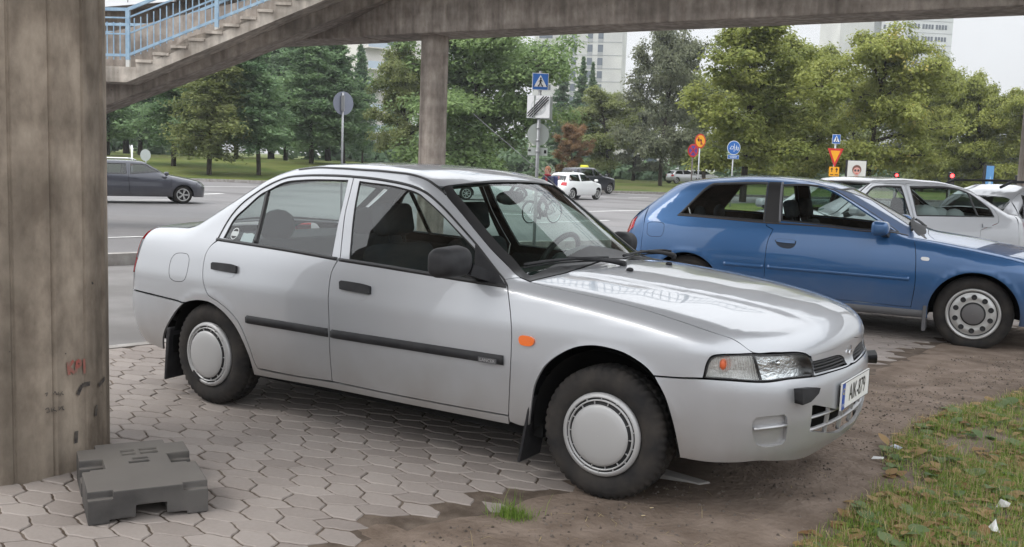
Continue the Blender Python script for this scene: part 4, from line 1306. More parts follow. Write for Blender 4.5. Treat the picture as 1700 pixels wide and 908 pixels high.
    for sd in (1, -1):
        fl = (lambda q: q) if sd == 1 else mirror
        Hh = put('door_handle', fl(AUD.panel('S', ht, grid=.03, gap=0, off=.012, skirt=.012, corner=60)), BLUE, root)
        put('handle_recess', fl(AUD.panel('S', hr, grid=.03, gap=0, off=.0015, skirt=.002, corner=60)), mat('recess_shade_blue', (.006, .016, .035), .5), Hh)  # surface patch; the shade of the grip recess is put into a darker blue
    fl_ = A([(1075, 371), (1080, 368.5), (1098, 369), (1103, 373), (1101, 386), (1097, 392.5), (1080, 392), (1074, 388)])
    put('fuel_flap', AUD.strip('S', fl_, -.002, .002, off=.0008, th=.002, closed=True), M_DARK, root)
    put('wiper', AUD.strip('T', AUD.xy([(-.56, -.55), (-.60, -.2), (-.62, .1)]), -.010, .010, off=.035, th=.02), M_PLAST, root)
    put('wiper', AUD.strip('T', AUD.xy([(-.60, .12), (-.58, .35), (-.54, .6)]), -.010, .010, off=.035, th=.02), M_PLAST, root)
    put('cowl', AUD.panel('T', full(np.vstack([c0(-.60), AUD.xy([(-.56, -.4), (-.49, -.60), (-.45, -.4)]), c0(-.49)])), grid=.08, gap=0, off=.002, skirt=.004, minner=0), M_PLAST, root)
    q = MB(); q.box((-2.75, 0, .93), (.5, 1.25, .03)); q.build('parcel_shelf', M_INT, root)
    return root
hatchback()

# --- generic shapes for the remaining traffic
def saloon_body(loc, head, L=4.55, H=1.43, w=.87, wb=2.7, kind='saloon', fo=.85):
    xr = -(L-fo); k = H/1.42
    if kind == 'saloon':
        T = [(fo+.1, .56), (fo-.02, .70), (fo-.18, .78), (.3, .87), (-.1, .93), (-.35, .975), (-.45, 1.0), (-1.06, 1.36), (-1.22, 1.40), (-1.7, 1.42), (-2.3, 1.40), (-2.65, 1.345), (-2.78, 1.31), (xr+.44, 1.06), (xr+.36, 1.03), (xr+.15, 1.01), (xr, .96), (xr-.1, .85)]
    elif kind == 'estate':
        T = [(fo+.1, .56), (fo-.02, .68), (fo-.2, .77), (.3, .86), (-.1, .93), (-.4, .98), (-.5, 1.0), (-1.16, 1.37), (-1.32, 1.41), (-2.0, 1.43), (-2.8, 1.42), (-3.3, 1.37), (xr+.45, 1.33), (xr+.36, 1.28), (xr+.10, 1.0), (xr, .9), (xr-.1, .7)]
    elif kind == 'hatch':
        T = [(fo+.1, .58), (fo-.02, .74), (fo-.15, .83), (.2, .90), (-.05, .95), (-.25, .985), (-.33, 1.01), (-.95, 1.36), (-1.1, 1.40), (-1.5, 1.42), (-2.2, 1.40), (-2.5, 1.36), (xr+.50, 1.34), (xr+.40, 1.30), (xr+.10, .98), (xr, .85), (xr-.1, .7)]
    else:  # suv
        T = [(fo+.1, .62), (fo-.02, .80), (fo-.15, .87), (.2, .92), (-.1, .96), (-.45, 1.0), (-.52, 1.02), (-1.15, 1.37), (-1.3, 1.40), (-1.8, 1.42), (-2.6, 1.41), (-3.1, 1.37), (xr+.40, 1.34), (xr+.30, 1.28), (xr+.08, .95), (xr, .8), (xr-.1, .6)]
    T = [(a, b*k) for a, b in T]
    S = [(.12, .10), (.22, .045), (.3, .02), (.45, .004), (.58, 0), (.7, .008), (.8, .025), (.9, .05), (.96, .075), (1.02, .105), (1.2, .19), (1.36, .275), (1.5, .35)]
    S = [(a*k, b) for a, b in S]
    W = [(xr-.1, w*.78), (xr+.15, w*.92), (xr+.5, w*.975), (-wb, w*.99), (-wb*.6, w), (0, w*.99), (.35, w*.965), (fo-.25, w*.91), (fo, w*.80)]
    XF = [(.1, fo-.12), (.25, fo-.03), (.45, fo), (.6, fo-.01), (.7, fo-.04), (.85*k, fo-.08)]
    XR = [(.1, xr+.18), (.3, xr+.04), (.5, xr), (.65, xr+.01), (.75, xr+.04), (1.0*k, xr+.08)]
    if kind != 'saloon': XR += [(1.3*k, xr+.40), (1.4*k, xr+.5)]
    r = .315 if kind != 'suv' else .36
    return Body(W, S, T, XF, XR, sweep=.22, cf=(.18, .25), cr=(.10, .2), crown=[(xr, .05), (-2, .08), (-.5, .06), (fo, .06)], rt=[(xr, .08), (-1.5, .08), (.8, .09)], rc=.17, rcr=.18,
                arches=((0, r, r+.04), (-wb, r, r+.035)), lip=.004, loc=loc, head=head)
def traffic_car(name, label, cat, P, loc, head, kind='saloon', L=4.55, H=1.43, w=.87, wb=2.7, fo=.85, gm=None, win=None, grp=None, style='seven', rails=None, grid=.07, div=None):
    B = saloon_body(loc, head, L, H, w, wb, kind, fo)
    root = thing(name, label, cat, loc, head, grp)
    k = H/1.42; xr = -(L-fo); r = .315 if kind != 'suv' else .36
    zb = .965*k
    xz = B.xz
    xm = -wb*.60 if kind != 'hatch' else -wb*.68     # B pillar
    fx = -.40 if kind != 'hatch' else -.22
    wtop = 1.305*k
    xt = -1.09 if kind == 'saloon' else -1.18 if kind == 'estate' else -.98 if kind == 'hatch' else -1.18
    if kind == 'saloon': re = [(-2.55, wtop-.01), (-2.95, zb+.12), (-3.02, zb)]
    elif kind == 'estate': re = [(-wb-.15, wtop), (-wb-.28, zb+.15), (-wb-.3, zb)]
    elif kind == 'hatch': re = [(xm-.1, wtop), (xm-.12, zb)]
    else: re = [(-wb-.12, wtop), (-wb-.25, zb+.1), (-wb-.27, zb)]
    fwin = xz([(fx-.15, zb), (xt+.12, wtop-.10), (xt, wtop-.02), (xt-.15, wtop), (xm+.07, wtop), (xm+.05, zb)])
    fdoor = xz([(fx, zb+.0), (fx-.10, zb+.045), (xt+.14, wtop-.055), (xt, wtop+.025), (xt-.15, wtop+.035), (xm+.01, wtop+.035), (xm, zb), (xm+.01, .6), (xm+.03, .30), (fx-.05, .30), (fx-.0, .6)])
    doors = [(fdoor, [fwin], xz([(xm+.10, .86*k), (xm+.26, .865*k), (xm+.26, .83*k), (xm+.10, .825*k)]), P)]
    quarters = []
    if kind == 'hatch':
        quarters = [xz([(xm-.09, wtop-.02), (xr+.62, wtop-.04), (xr+.42, zb+.08), (xr+.45, zb+.02), (xm-.09, zb+.0)])]
    else:
        rwin = xz([(xm-.07, wtop)] + [(a+.07, b-.005) for a, b in re[:-1]] + [(re[-1][0]+.08, zb), (xm-.06, zb)])
        ar = [(-wb+(r+.06)*math.cos(a), r+(r+.06)*math.sin(a)) for a in np.linspace(1.55, .12, 7)]
        rdoor = xz([(xm-.01, wtop+.035)] + [(re[0][0], wtop+.035)] + [(a, b) for a, b in re[1:]] + [(re[-1][0]+.03, zb-.08), (-wb-.02, .80*k)] + ar + [(-wb+r+.08, .30), (xm+.02, .30), (xm, .6), (xm-.01, zb)])
        doors.append((rdoor, [rwin], xz([(re[-1][0]+.16, .87*k), (re[-1][0]+.32, .875*k), (re[-1][0]+.32, .835*k), (re[-1][0]+.16, .83*k)]), P))
        if kind in ('estate', 'suv'):
            quarters = [xz([(re[0][0]-.13, wtop-.02), (xr+.62, wtop-.05), (xr+.42, zb+.09), (xr+.45, zb+.02), (re[-1][0]-.09, zb+.01)])]
    c0 = lambda *p: B.xy([(x, 0.0) for x in p])
    xw0 = {'saloon': -.45, 'estate': -.5, 'hatch': -.33, 'suv': -.52}[kind]; xw1 = {'saloon': -1.04, 'estate': -1.14, 'hatch': -.93, 'suv': -1.13}[kind]
    yb = w-.19; yt = w-.33
    hood = np.vstack([c0(xw0+.07), B.xy([(xw0+.10, -.4), (xw0+.17, -yb+.03), (.2, -yb+.03), (fo-.35, -yb+.14), (fo-.22, -.4)]), c0(fo-.18)])
    wind = np.vstack([c0(xw1), B.xy([(xw1-.03, -.35), (xw1-.07, -yt), (.5*(xw0+xw1)+.0, -(yb+yt)/2), (xw0+.10, -yb), (xw0+.03, -.4)]), c0(xw0)])
    if kind == 'saloon': rear = np.vstack([c0(-2.81), B.xy([(-2.80, -.3), (-2.77, -.54), (xr+.47, -.64), (xr+.46, -.3)]), c0(xr+.45)])
    else:
        rear = np.vstack([c0(xr+.37), B.xy([(xr+.38, -.3), (xr+.41, -.55), (xr+.17, -.63), (xr+.13, -.3)]), c0(xr+.125)])
    zl = .70*k
    lampF = B.fz([(-.38*w/.87, zl-.11), (-.62*w/.87, zl-.10), (-.74*w/.87, zl-.03), (-.70*w/.87, zl+.02), (-.40*w/.87, zl+.0)])
    lampR = B.fz([(-.42*w/.87, .74*k), (-.74*w/.87, .72*k), (-.72*w/.87, .90*k), (-.45*w/.87, .90*k)], True)
    gr = B.fz([(0, zl), (-.33, zl-.005), (-.33, zl-.13), (0, zl-.13)])
    gen_car(B, root, P, fo-.40, xr+.40, .24, ((0, r, r+.04), (-wb, r, r+.035)), ((0, r, .20, r*.68, style, 0), (-wb, r, .20, r*.68, style, 0)), doors=doors, quarters=quarters,
            hood=hood, wind=wind, rear=rear, lampF=lampF, lampR=lampR, grille=gr, glassm=gm, grid=grid, track=w-.07, seats=(-1.35, -2.25) if kind != 'hatch' else (-1.1, -1.9), mirrors=(fx-.18, w, zb+.05))
    if div is not None:
        for sd in (1, -1):
            q = B.strip('S', xz([(div, zb), (div+.06, wtop-.05)]), -.014, .014, off=.004, th=.012)
            put('window_bar', q if sd == 1 else mirror(q), M_TRIM, root)
    return B, root
FH = np.array([_f[0], _f[1], 0]); FH /= np.linalg.norm(FH)
RH = np.array([FH[1], -FH[0], 0])
def ss(a, b, x):
    t = np.clip((np.asarray(x, float)-a)/(b-a), 0, 1); return t*t*(3-2*t)
def dep_of(x, y): return (np.asarray(x)-CAM[0])*FH[0]+(np.asarray(y)-CAM[1])*FH[1]
def lat_of(x, y): return (np.asarray(x)-CAM[0])*RH[0]+(np.asarray(y)-CAM[1])*RH[1]
def far_edge(lat): return 62.0 + .30*(lat+17.0)              # far kerb of the road, depth as a function of lateral
def gz(x, y):
    d = dep_of(x, y); l = lat_of(x, y)
    z = -.45*ss(9, 32, d)
    e = d-far_edge(l)
    return z + (.30+.95*ss(-4, -16, l)*0+.95*(1-ss(-16, -4, l)))*ss(1.5, 26, e)                            # lawn rising beyond the road
def gpt(x, y, it=14):
    """picture point -> terrain"""
    d = ray(x, y); t = 5.0
    lo, hi = 2.0, 400.0
    for s in np.linspace(2, 300, 900):
        p = CAM+d*s
        if p[2] < gz(p[0], p[1]): hi = s; break
        lo = s
    for _ in range(30):
        m = .5*(lo+hi); p = CAM+d*m
        if p[2] < gz(p[0], p[1]): hi = m
        else: lo = m
    return CAM+d*hi
def at_dl(dep, lat, dz=0.0):
    p = CAM + FH*dep + RH*lat; p[2] = 0
    p[2] = float(gz(p[0], p[1]))+dz
    return p
def lat_px(px, dep):
    """lateral offset at horizontal depth dep for picture column px near the horizon"""
    d = ray(px, 262+(px-850)*.0368); return (d@RH)/(d@FH)*dep
def head_of(right, away):
    """heading for a direction `right` towards the right of the picture and `away` from the camera"""
    v = RH*right+FH*away; return math.atan2(v[1], v[0])

GREY_D = paint('dark_grey_paint', (.055, .058, .075), .5, .35, 1.0, dirt_amt=.12)
WHITE_P = paint('white_paint', (.72, .73, .73), 0, .4, 1.0, dirt_amt=.12)
NAVY_P = paint('navy_paint', (.018, .021, .035), .4, .35, 1.0, dirt_amt=.12)
RED_P = paint('dark_red_paint', (.20, .018, .035), .2, .4, 1.0, dirt_amt=.12)
SILV2 = paint('pale_silver_paint', (.46, .47, .49), .45, .36, 1.0, dirt_amt=.12)
def drop(px, dep): 
    p = at_dl(dep, lat_px(px, dep)); return p
# silver saloon beyond the blue hatchback, facing left
p = at_dl(12.6, lat_px(1280, 12.6)); hs = head_of(-.93, -.36)
p[2] = -.05
sal_B, sal_root = traffic_car('silver_saloon', 'pale silver saloon with pillowy white bundles inside, half hidden behind the blue hatchback', 'car', SILV2, p, hs, 'saloon', L=4.6, H=1.46, w=.87, wb=2.65, grid=.05, div=-2.66)
q = MB()
for (x, y, r_) in ((-2.20, .34, .16), (-2.45, .30, .13), (-2.62, .42, .11), (-2.35, .1, .15)):
    q.ball((x, y, .98), r_, 12, sq=(1.25, 1, .85))
q.build('bundles', mat('pale_cloth', (.50, .52, .52), .9), sal_root)
# another car at the right edge
p = at_dl(15.5, lat_px(1885, 15.5)); p[2] = -.1
b_, r_ = traffic_car('estate_car', 'pale silver estate with dark glass and roof rails at the far right edge', 'car', SILV2, p, head_of(.93, .36), 'estate', L=4.4, H=1.46, gm=M_GLASS_D)
mb = MB()
for y in (-.52, .52): mb.tube([(-1.35, y, 1.46), (-1.5, y, 1.52), (-3.1, y, 1.50), (-3.3, y, 1.42)], .02, 6)
mb.build('roof_rails', M_PLAST, r_)
# dark grey estate driving off to the right on the road
p = drop(297, 35.5)
b_, r_ = traffic_car('grey_estate', 'dark grey estate car driving along the road at the left beside the concrete pillar', 'car', GREY_D, p, head_of(.88, .47), 'estate', L=4.9, H=1.46, w=.92, wb=2.97, gm=M_GLASS_D, style='five')
mb = MB()
for y in (-.55, .55): mb.tube([(-1.5, y, 1.46), (-1.65, y, 1.52), (-3.5, y, 1.50), (-3.7, y, 1.41)], .022, 6)
mb.build('roof_rails', M_CHROME, r_)
# small white hatchback and dark 4x4 taxi waiting on the road
p = drop(976, 55)
traffic_car('white_hatchback', 'small white three-door hatchback on the road right of the cyclist', 'car', WHITE_P, p, head_of(.62, .78), 'hatch', L=3.7, H=1.46, w=.80, wb=2.36, fo=.65)
p = drop(999, 67)
b_, r_ = traffic_car('taxi', 'dark navy off-roader taxi with a yellow roof light, behind the small white hatchback', 'taxi', NAVY_P, p, head_of(.72, .69), 'suv', L=4.5, H=1.72, w=.88, wb=2.62, gm=M_GLASS_D)
MB().box((-1.7, 0, 1.79), (.22, .62, .13), taper=.8).build('taxi_light', mat('taxi_yellow', (.75, .72, .05), .4), r_, bevel=.02)
# white car on the road, seen through the silver saloon's windscreen
p = drop(858, 49)
traffic_car('white_saloon', 'white saloon passing on the road, seen through the windscreen of the silver saloon', 'car', WHITE_P, p, head_of(.95, .30), 'saloon', L=4.4, H=1.42)
# cars parked under the far trees
p = at_dl(135, lat_px(1116, 135)); traffic_car('red_saloon', 'dark red saloon parked on the lawn behind a dark tree trunk', 'car', RED_P, p, head_of(.85, .5), 'saloon', L=4.3, H=1.40, gm=M_GLASS_D, grid=.12)
p = at_dl(104, lat_px(1152, 104)); traffic_car('silver_hatchback', 'pale silver hatchback parked far off under the trees, left of the two round red signs', 'car', SILV2, p, head_of(.9, .4), 'hatch', L=3.9, H=1.45, w=.84, wb=2.5, gm=M_GLASS_D, grid=.12)
p = at_dl(108, lat_px(1184, 108)); traffic_car('white_estate', 'white estate parked far off under the trees behind the round red signs', 'car', WHITE_P, p, head_of(.9, .4), 'estate', L=4.4, H=1.46, gm=M_GLASS_D, grid=.12)
# ------------------------------------------------------------------ ground
def grid_mesh(mb, ds, ls, zf, mi=0, keep=None):
    b = len(mb.v); n = len(ls)
    for d in ds:
        for l in ls:
            p = CAM+FH*d+RH*l
            mb.v.append((float(p[0]), float(p[1]), float(zf(p[0], p[1], d, l))))
    for i in range(len(ds)-1):
        for j in range(n-1):
            if keep and not keep(.5*(ds[i]+ds[i+1]), .5*(ls[j]+ls[j+1])): continue
            mb.f.append((b+i*n+j, b+i*n+j+1, b+(i+1)*n+j+1, b+(i+1)*n+j)); mb.m.append(mi); mb.sm.append(True)
def surf(name, m, poly, dz, step=1.0, kind='structure', zfun=None):
    """sheet over the terrain: polygon in (depth, lateral)"""
    P = np.array(poly, float)
    out = dens(P, step)
    mn, mxx = P.min(0), P.max(0)
    st = max(step, (mxx-mn).max()/70)
    G = np.array([(a, b) for a in np.arange(mn[0], mxx[0], st) for b in np.arange(mn[1], mxx[1], st)])
    if len(G): G = G[pip(P, G) & (seg_dist(P, G) > st*.4)]
    pts = list(out)+list(G)
    V, E, Fc, _, _, _ = delaunay_2d_cdt([Vector(p) for p in pts], [(i, (i+1) % len(out)) for i in range(len(out))], [], 0, 1e-6)
    V = np.array([(v.x, v.y) for v in V]); tri = [f for f in Fc]
    c = np.array([V[list(f)].mean(0) for f in tri]); k = pip(P, c)
    X = CAM[None]+FH[None]*V[:, :1]+RH[None]*V[:, 1:]
    X[:, 2] = (zfun or gz)(X[:, 0], X[:, 1])+dz
    mb = MB()
    for f, kk in zip(tri, k):
        if kk: mb.f.append(tuple(f)); mb.m.append(0); mb.sm.append(True)
    mb.v = [tuple(p) for p in X]
    me = mb.mesh(name); me.materials.append(m)
    bm = bmesh.new(); bm.from_mesh(me)
    for f in bm.faces: f.normal_update()
    fl = [f for f in bm.faces if f.normal.z < 0]
    bmesh.ops.reverse_faces(bm, faces=fl); bm.to_mesh(me); bm.free()
    o = link(name, me)
    if kind: o['kind'] = kind
    return o

M_LAWN = mat('lawn', (.09, .13, .03), .95, spec=.15)
vary(M_LAWN, .35, (.058, .088, .018), (.115, .13, .034), detail=8, bump=.6, bscale=6, dist=.05, c3=(.12, .112, .045), scale3=.12, lo3=.5, hi3=.75)
M_ASPH = mat('asphalt', (.15, .145, .145), .62, spec=.5)
vary(M_ASPH, .55, (.115, .11, .11), (.160, .152, .152), detail=8, bump=.35, bscale=60, dist=.006, rough=(.5, .75), stretch=(.5, 1, 1), c3=(.09, .084, .084), scale3=.25, lo3=.5, hi3=.62)
M_SAND = mat('bedding_sand', (.06, .05, .042), .95, spec=.1)
vary(M_SAND, 9, (.090, .070, .055), (.165, .132, .107), bump=.5, bscale=90, dist=.01)
M_DIRT = mat('bare_earth', (.12, .09, .07), .95, spec=.12)
vary(M_DIRT, 5.0, (.150, .114, .089), (.262, .208, .170), detail=14, lo=.32, hi=.70, bump=.9, bscale=34, dist=.014, c3=(.100, .076, .060), scale3=1.1, lo3=.5, hi3=.68)
M_MARK = mat('road_paint', (.62, .62, .60), .6)
vary(M_MARK, 5, (.45, .44, .43), (.68, .68, .66), detail=8)
M_KERB = mat('kerb_granite', (.30, .28, .26), .8)
vary(M_KERB, 6, (.24, .22, .20), (.38, .36, .34), detail=8, bump=.3, bscale=50)

# base terrain out to the horizon (lawn and park beyond the road)
mb = MB()
ds = np.concatenate([[-60, -20, -6], np.linspace(0, 16, 17), np.linspace(18, 130, 60), [150, 200, 300, 500, 900, 1600]])
lsx = np.concatenate([[-1600, -700, -350, -200, -140], np.linspace(-110, 110, 56), [140, 200, 350, 700, 1600]])
def zbase(x, y, d, l):
    # kept well under the paved sheets
    e = d-far_edge(l)
    return gz(x, y) - (.12 if e < -.5 else 0.0) - (0.10 if d < 12 else 0)
grid_mesh(mb, ds, lsx, zbase)
o = mb.build('ground', M_LAWN); o['kind'] = 'structure'

# road surface, kerbs, footway asphalt
KN = np.array([on_z(177, 432)[:2], on_z(235, 425)[:2], on_z(855, 397)[:2], on_z(1010, 389)[:2]])
kd = [(float(dep_of(*p)), float(lat_of(*p))) for p in KN]
sl = (kd[3][0]-kd[0][0])/(kd[3][1]-kd[0][1])
def near_edge(l): return kd[0][0]+(l-kd[0][1])*sl
L0, L1 = -120, 130
surf('road', M_ASPH, [(near_edge(l), l) for l in (L0, -60, -20, 0, 12, 30, 70, L1)] + [(far_edge(l), l) for l in (L1, 70, 30, 10, -10, -30, -60, L0)], .0, 1.6)
M_PATHA = mat('footway_asphalt', (.23, .215, .205), .75)
vary(M_PATHA, 1.6, (.135, .127, .122), (.195, .186, .18), detail=9, bump=.3, bscale=120, dist=.004, c3=(.12, .112, .106), scale3=.5, lo3=.52, hi3=.66)
surf('footway', M_PATHA, [(-30, -70), (-30, 90), (near_edge(90)-.12, 90), (near_edge(20)-.12, 20), (near_edge(0)-.12, 0), (near_edge(-20)-.12, -20), (near_edge(-70)-.12, -70)], -.030, 1.3)
def kerb(name, pts, w, h, dz=0.0):
    mb = MB(); n = 0
    for (d0, l0), (d1, l1) in zip(pts[:-1], pts[1:]):
        L = math.hypot(d1-d0, l1-l0); k = max(1, int(L/1.0))
        for i in range(k):
            a = (d0+(d1-d0)*(i+.006)/k, l0+(l1-l0)*(i+.006)/k); b = (d0+(d1-d0)*(i+.994)/k, l0+(l1-l0)*(i+.994)/k)
            pa, pb = at_dl(*a), at_dl(*b)
            j = random.uniform(-.006, .006)
            mb.bar(pa+np.array([0, 0, h/2+dz+j]), pb+np.array([0, 0, h/2+dz+j]), w, h)
    o = mb.build(name, M_KERB); o['kind'] = 'structure'; return o
kerb('kerb', [(near_edge(l)-.07, l) for l in np.linspace(-40, 30, 36)], .15, .20, -.08)
kerb('kerb', [(far_edge(l)+.05, l) for l in np.linspace(-75, 75, 50)], .22, .26, -.10)
# green strip between the carriageways on the right
surf('lawn_strip', M_LAWN, [(43, 9.5), (50, 8.2), (56, 14), (60, 40), (47, 40), (43, 20)], .10, 1.0)
# painted lines
def mark(px0, px1, w, dash=None, dz=.006):
    a, b = gpt(*px0), gpt(*px1)
    L = np.linalg.norm(b-a); t = (b-a)/L; s = np.array([-t[1], t[0], 0]); s /= np.linalg.norm(s)
    mb = MB(); pos = 0; i = 0
    segs = [(0, L)] if not dash else [(x, min(L, x+dash[0])) for x in np.arange(0, L, dash[0]+dash[1])]
    for s0, s1 in segs:
        k = max(1, int((s1-s0)/1.5))
        for j in range(k):
            u0, u1 = s0+(s1-s0)*j/k, s0+(s1-s0)*(j+1)/k
            P = []
            for u, e in ((u0, -1), (u0, 1), (u1, 1), (u1, -1)):
                q = a+t*u+s*e*w/2; q[2] = gz(q[0], q[1])+dz; P.append(q)
            mb.add(P, [(3, 2, 1, 0)])
    o = mb.build('road_marking', M_MARK, clean=True); o['kind'] = 'structure'; return o
mark((310, 309.5), (440, 310.5), .30)
mark((160, 333), (310, 332), .22, (3, 3))
mark((176, 395), (240, 393), .16)
mark((320, 323), (410, 320), .35, (2.2, 2.0))
mark((940, 352), (1075, 349), .20)
mark((780, 372), (1010, 366), .18)
mark((950, 331), (1110, 327), .18, (3, 4))
mark((1000, 322), (1110, 321), .20, (3, 5))
mark((700, 352), (900, 357), .2)

# ------------------------------------------------------------------ paving: interlocking six-sided stones
M_STONE = mat('paving_stone', (.30, .28, .265), .82)
nst = M_STONE.node_tree
at_ = nd(M_STONE, 'ShaderNodeAttribute'); at_.attribute_name = 'tone'
t_ = nd(M_STONE, 'ShaderNodeTexCoord')
n1 = nd(M_STONE, 'ShaderNodeTexNoise'); n1.inputs['Scale'].default_value = 1.3; n1.inputs['Detail'].default_value = 8
n2 = nd(M_STONE, 'ShaderNodeTexNoise'); n2.inputs['Scale'].default_value = 60; n2.inputs['Detail'].default_value = 6
for n_ in (n1, n2): lk(M_STONE, t_.outputs['Object'], n_.inputs['Vector'])
a1 = nd(M_STONE, 'ShaderNodeMath', operation='MULTIPLY_ADD'); a1.inputs[1].default_value = .38
lk(M_STONE, at_.outputs['Fac'], a1.inputs[0])
a2 = nd(M_STONE, 'ShaderNodeMath', operation='MULTIPLY'); a2.inputs[1].default_value = .85
lk(M_STONE, n1.outputs['Fac'], a2.inputs[0]); lk(M_STONE, a2.outputs[0], a1.inputs[2])
a3 = nd(M_STONE, 'ShaderNodeMath', operation='MULTIPLY_ADD'); a3.inputs[1].default_value = .30
lk(M_STONE, n2.outputs['Fac'], a3.inputs[0]); lk(M_STONE, a1.outputs[0], a3.inputs[2])
rp_ = nd(M_STONE, 'ShaderNodeValToRGB')
rp_.color_ramp.elements[0].position = .30; rp_.color_ramp.elements[0].color = (.190, .160, .143, 1)
rp_.color_ramp.elements[1].position = 1.0; rp_.color_ramp.elements[1].color = (.345, .305, .278, 1)
lk(M_STONE, a3.outputs[0], rp_.inputs['Fac'])
# dirt film: blotches of earth trodden over the stones
n3 = nd(M_STONE, 'ShaderNodeTexNoise'); n3.inputs['Scale'].default_value = .9; n3.inputs['Detail'].default_value = 9; n3.inputs['Roughness'].default_value = .65
lk(M_STONE, t_.outputs['Object'], n3.inputs['Vector'])
m3_ = nd(M_STONE, 'ShaderNodeMapRange'); m3_.inputs['From Min'].default_value = .54; m3_.inputs['From Max'].default_value = .74; m3_.inputs['To Max'].default_value = .55
lk(M_STONE, n3.outputs['Fac'], m3_.inputs['Value'])
mx3 = nd(M_STONE, 'ShaderNodeMix', data_type='RGBA'); mx3.inputs['B'].default_value = (.19, .155, .130, 1)
lk(M_STONE, m3_.outputs['Result'], mx3.inputs['Factor']); lk(M_STONE, rp_.outputs['Color'], mx3.inputs['A'])
lk(M_STONE, mx3.outputs['Result'], bsdf(M_STONE).inputs['Base Color'])
bp_ = nd(M_STONE, 'ShaderNodeBump'); bp_.inputs['Strength'].default_value = .25; bp_.inputs['Distance'].default_value = .004
lk(M_STONE, n2.outputs['Fac'], bp_.inputs['Height']); lk(M_STONE, bp_.outputs['Normal'], bsdf(M_STONE).inputs['Normal'])

def g2(x, y): return on_z(x, y)[:2]
# edge of the paving against the bare earth (world xy)
EDGE = np.array([g2(575, 930), g2(640, 893), g2(700, 878), g2(760, 866), g2(815, 858), g2(880, 847), g2(925, 838), g2(968, 826)]
                + [np.array([.02, -.45]), np.array([.05, .2]), np.array([.12, 1.2]), g2(1452, 622), g2(1480, 609), g2(1535, 590), g2(1577, 572)] + [np.array([.75, 5.6]), np.array([1.1, 8.0])])
BACK = np.array([np.array([-3.4, 8.5]), g2(250, 572), g2(177, 580), np.array([-5.4, -3.8])])
PAVE = np.vstack([EDGE, BACK, [[-3.2, -4.6]], [[-.6, -3.1]]])
def paving():
    u = np.array([.197, .009]); th = math.atan2(u[1], u[0]); c, s = math.cos(th), math.sin(th)
    Rm = np.array([[c, -s], [s, c]])
    O = np.array([-.9307, -1.5997]); Lx = .1972
    rise = .1035
    V, F, T = [], [], []
    rng = np.random.default_rng(3)
    # zig-zag row boundaries; r even: boundary above an A row; vertices cached with jitter so that neighbours share joints
    cache = {}
    def vert(kind, r, i):
        k = (kind, r, i)
        if k not in cache:
            x0 = (.033)*(r//2) + i*Lx
            y0 = r//2*2*rise
            if kind == 'Ul': p = (x0-.1175, y0+.036)
            elif kind == 'Uh': p = (x0-.010, y0+.073)
            elif kind == 'Vh': p = (x0-.088, y0-.039)
            else: p = (x0+.001, y0-.066)
            cache[k] = np.array(p)+rng.normal(0, .0035, 2)
        return cache[k]
    def stone(P):
        P = O+np.array(P) @ Rm.T
        cen = P.mean(0)
        inside = pip(PAVE, cen[None])[0]
        if not inside: return
        dE = seg_dist(np.vstack([EDGE, EDGE[-2::-1]]), cen[None])[0]
        near_cam = np.linalg.norm(cen-CAM[:2]) < 7.5
        # curved sides: three points per edge
        Q = []
        n = len(P); hand = 1
        for i in range(n):
            a, b = P[i], P[(i+1) % n]
            d = b-a; nn = np.array([-d[1], d[0]])
            Q.append(a)
            if near_cam:
                Q.append(a+d*.33+nn*.025); Q.append(a+d*.67-nn*.025)
        Q = np.array(Q)
        if area2(Q) < 0: Q = Q[::-1]
        gap = .0034+abs(rng.normal(0, .0012))
        o1 = inset(Q, gap); o2 = inset(Q, gap+.004)
        tilt = rng.normal(0, .003, 2); h = rng.normal(0, .0010)
        sink = 0
        if dE < .25: sink = .010*(1-dE/.25)+ (rng.random() < .3)*.006; tilt *= 3.0
        if len(np.unique(np.round(o2, 5), axis=0)) < 5: return
        b = len(V); m = len(Q)
        def zz(p, base): return base+h-sink+(p-cen)@tilt
        for p in o1: V.append((p[0], p[1], zz(p, -.030)))
        for p in o1: V.append((p[0], p[1], zz(p, -.0035)))
        for p in o2: V.append((p[0], p[1], zz(p, 0.0)))
        tone = rng.random()*.8+.1
        for i in range(m):
            j = (i+1) % m
            F.append((b+i, b+j, b+m+j, b+m+i)); F.append((b+m+i, b+m+j, b+2*m+j, b+2*m+i))
        F.append(tuple(b+2*m+i for i in range(m)))
        T.extend([tone]*(3*m))
    for r in range(-34, 130):
        ra = 2*r
        for i in range(-34, 16):
            # A stone
            stone([vert('Ul', ra, i), vert('Uh', ra, i), vert('Ul', ra, i+1), vert('Vh', ra, i+1), vert('Vl', ra, i), vert('Vh', ra, i)])
            # B stone above: lower boundary U of row r, upper boundary V of row r+1
            k = ra+2
            # find the V vertices lying above: offset .033 per double row
            stone([vert('Uh', ra, i), vert('Ul', ra, i+1), vert('Uh', ra, i+1), vert('Vl', k, i+1), vert('Vh', k, i+1), vert('Vl', k, i)])
    me = bpy.data.meshes.new('paving'); me.from_pydata(V, [], F); me.materials.append(M_STONE)
    a = me.attributes.new('tone', 'FLOAT', 'POINT'); a.data.foreach_set('value', T)
    me.update()
    o = link('paving', me); o['kind'] = 'structure'
    return len(F)
paving()
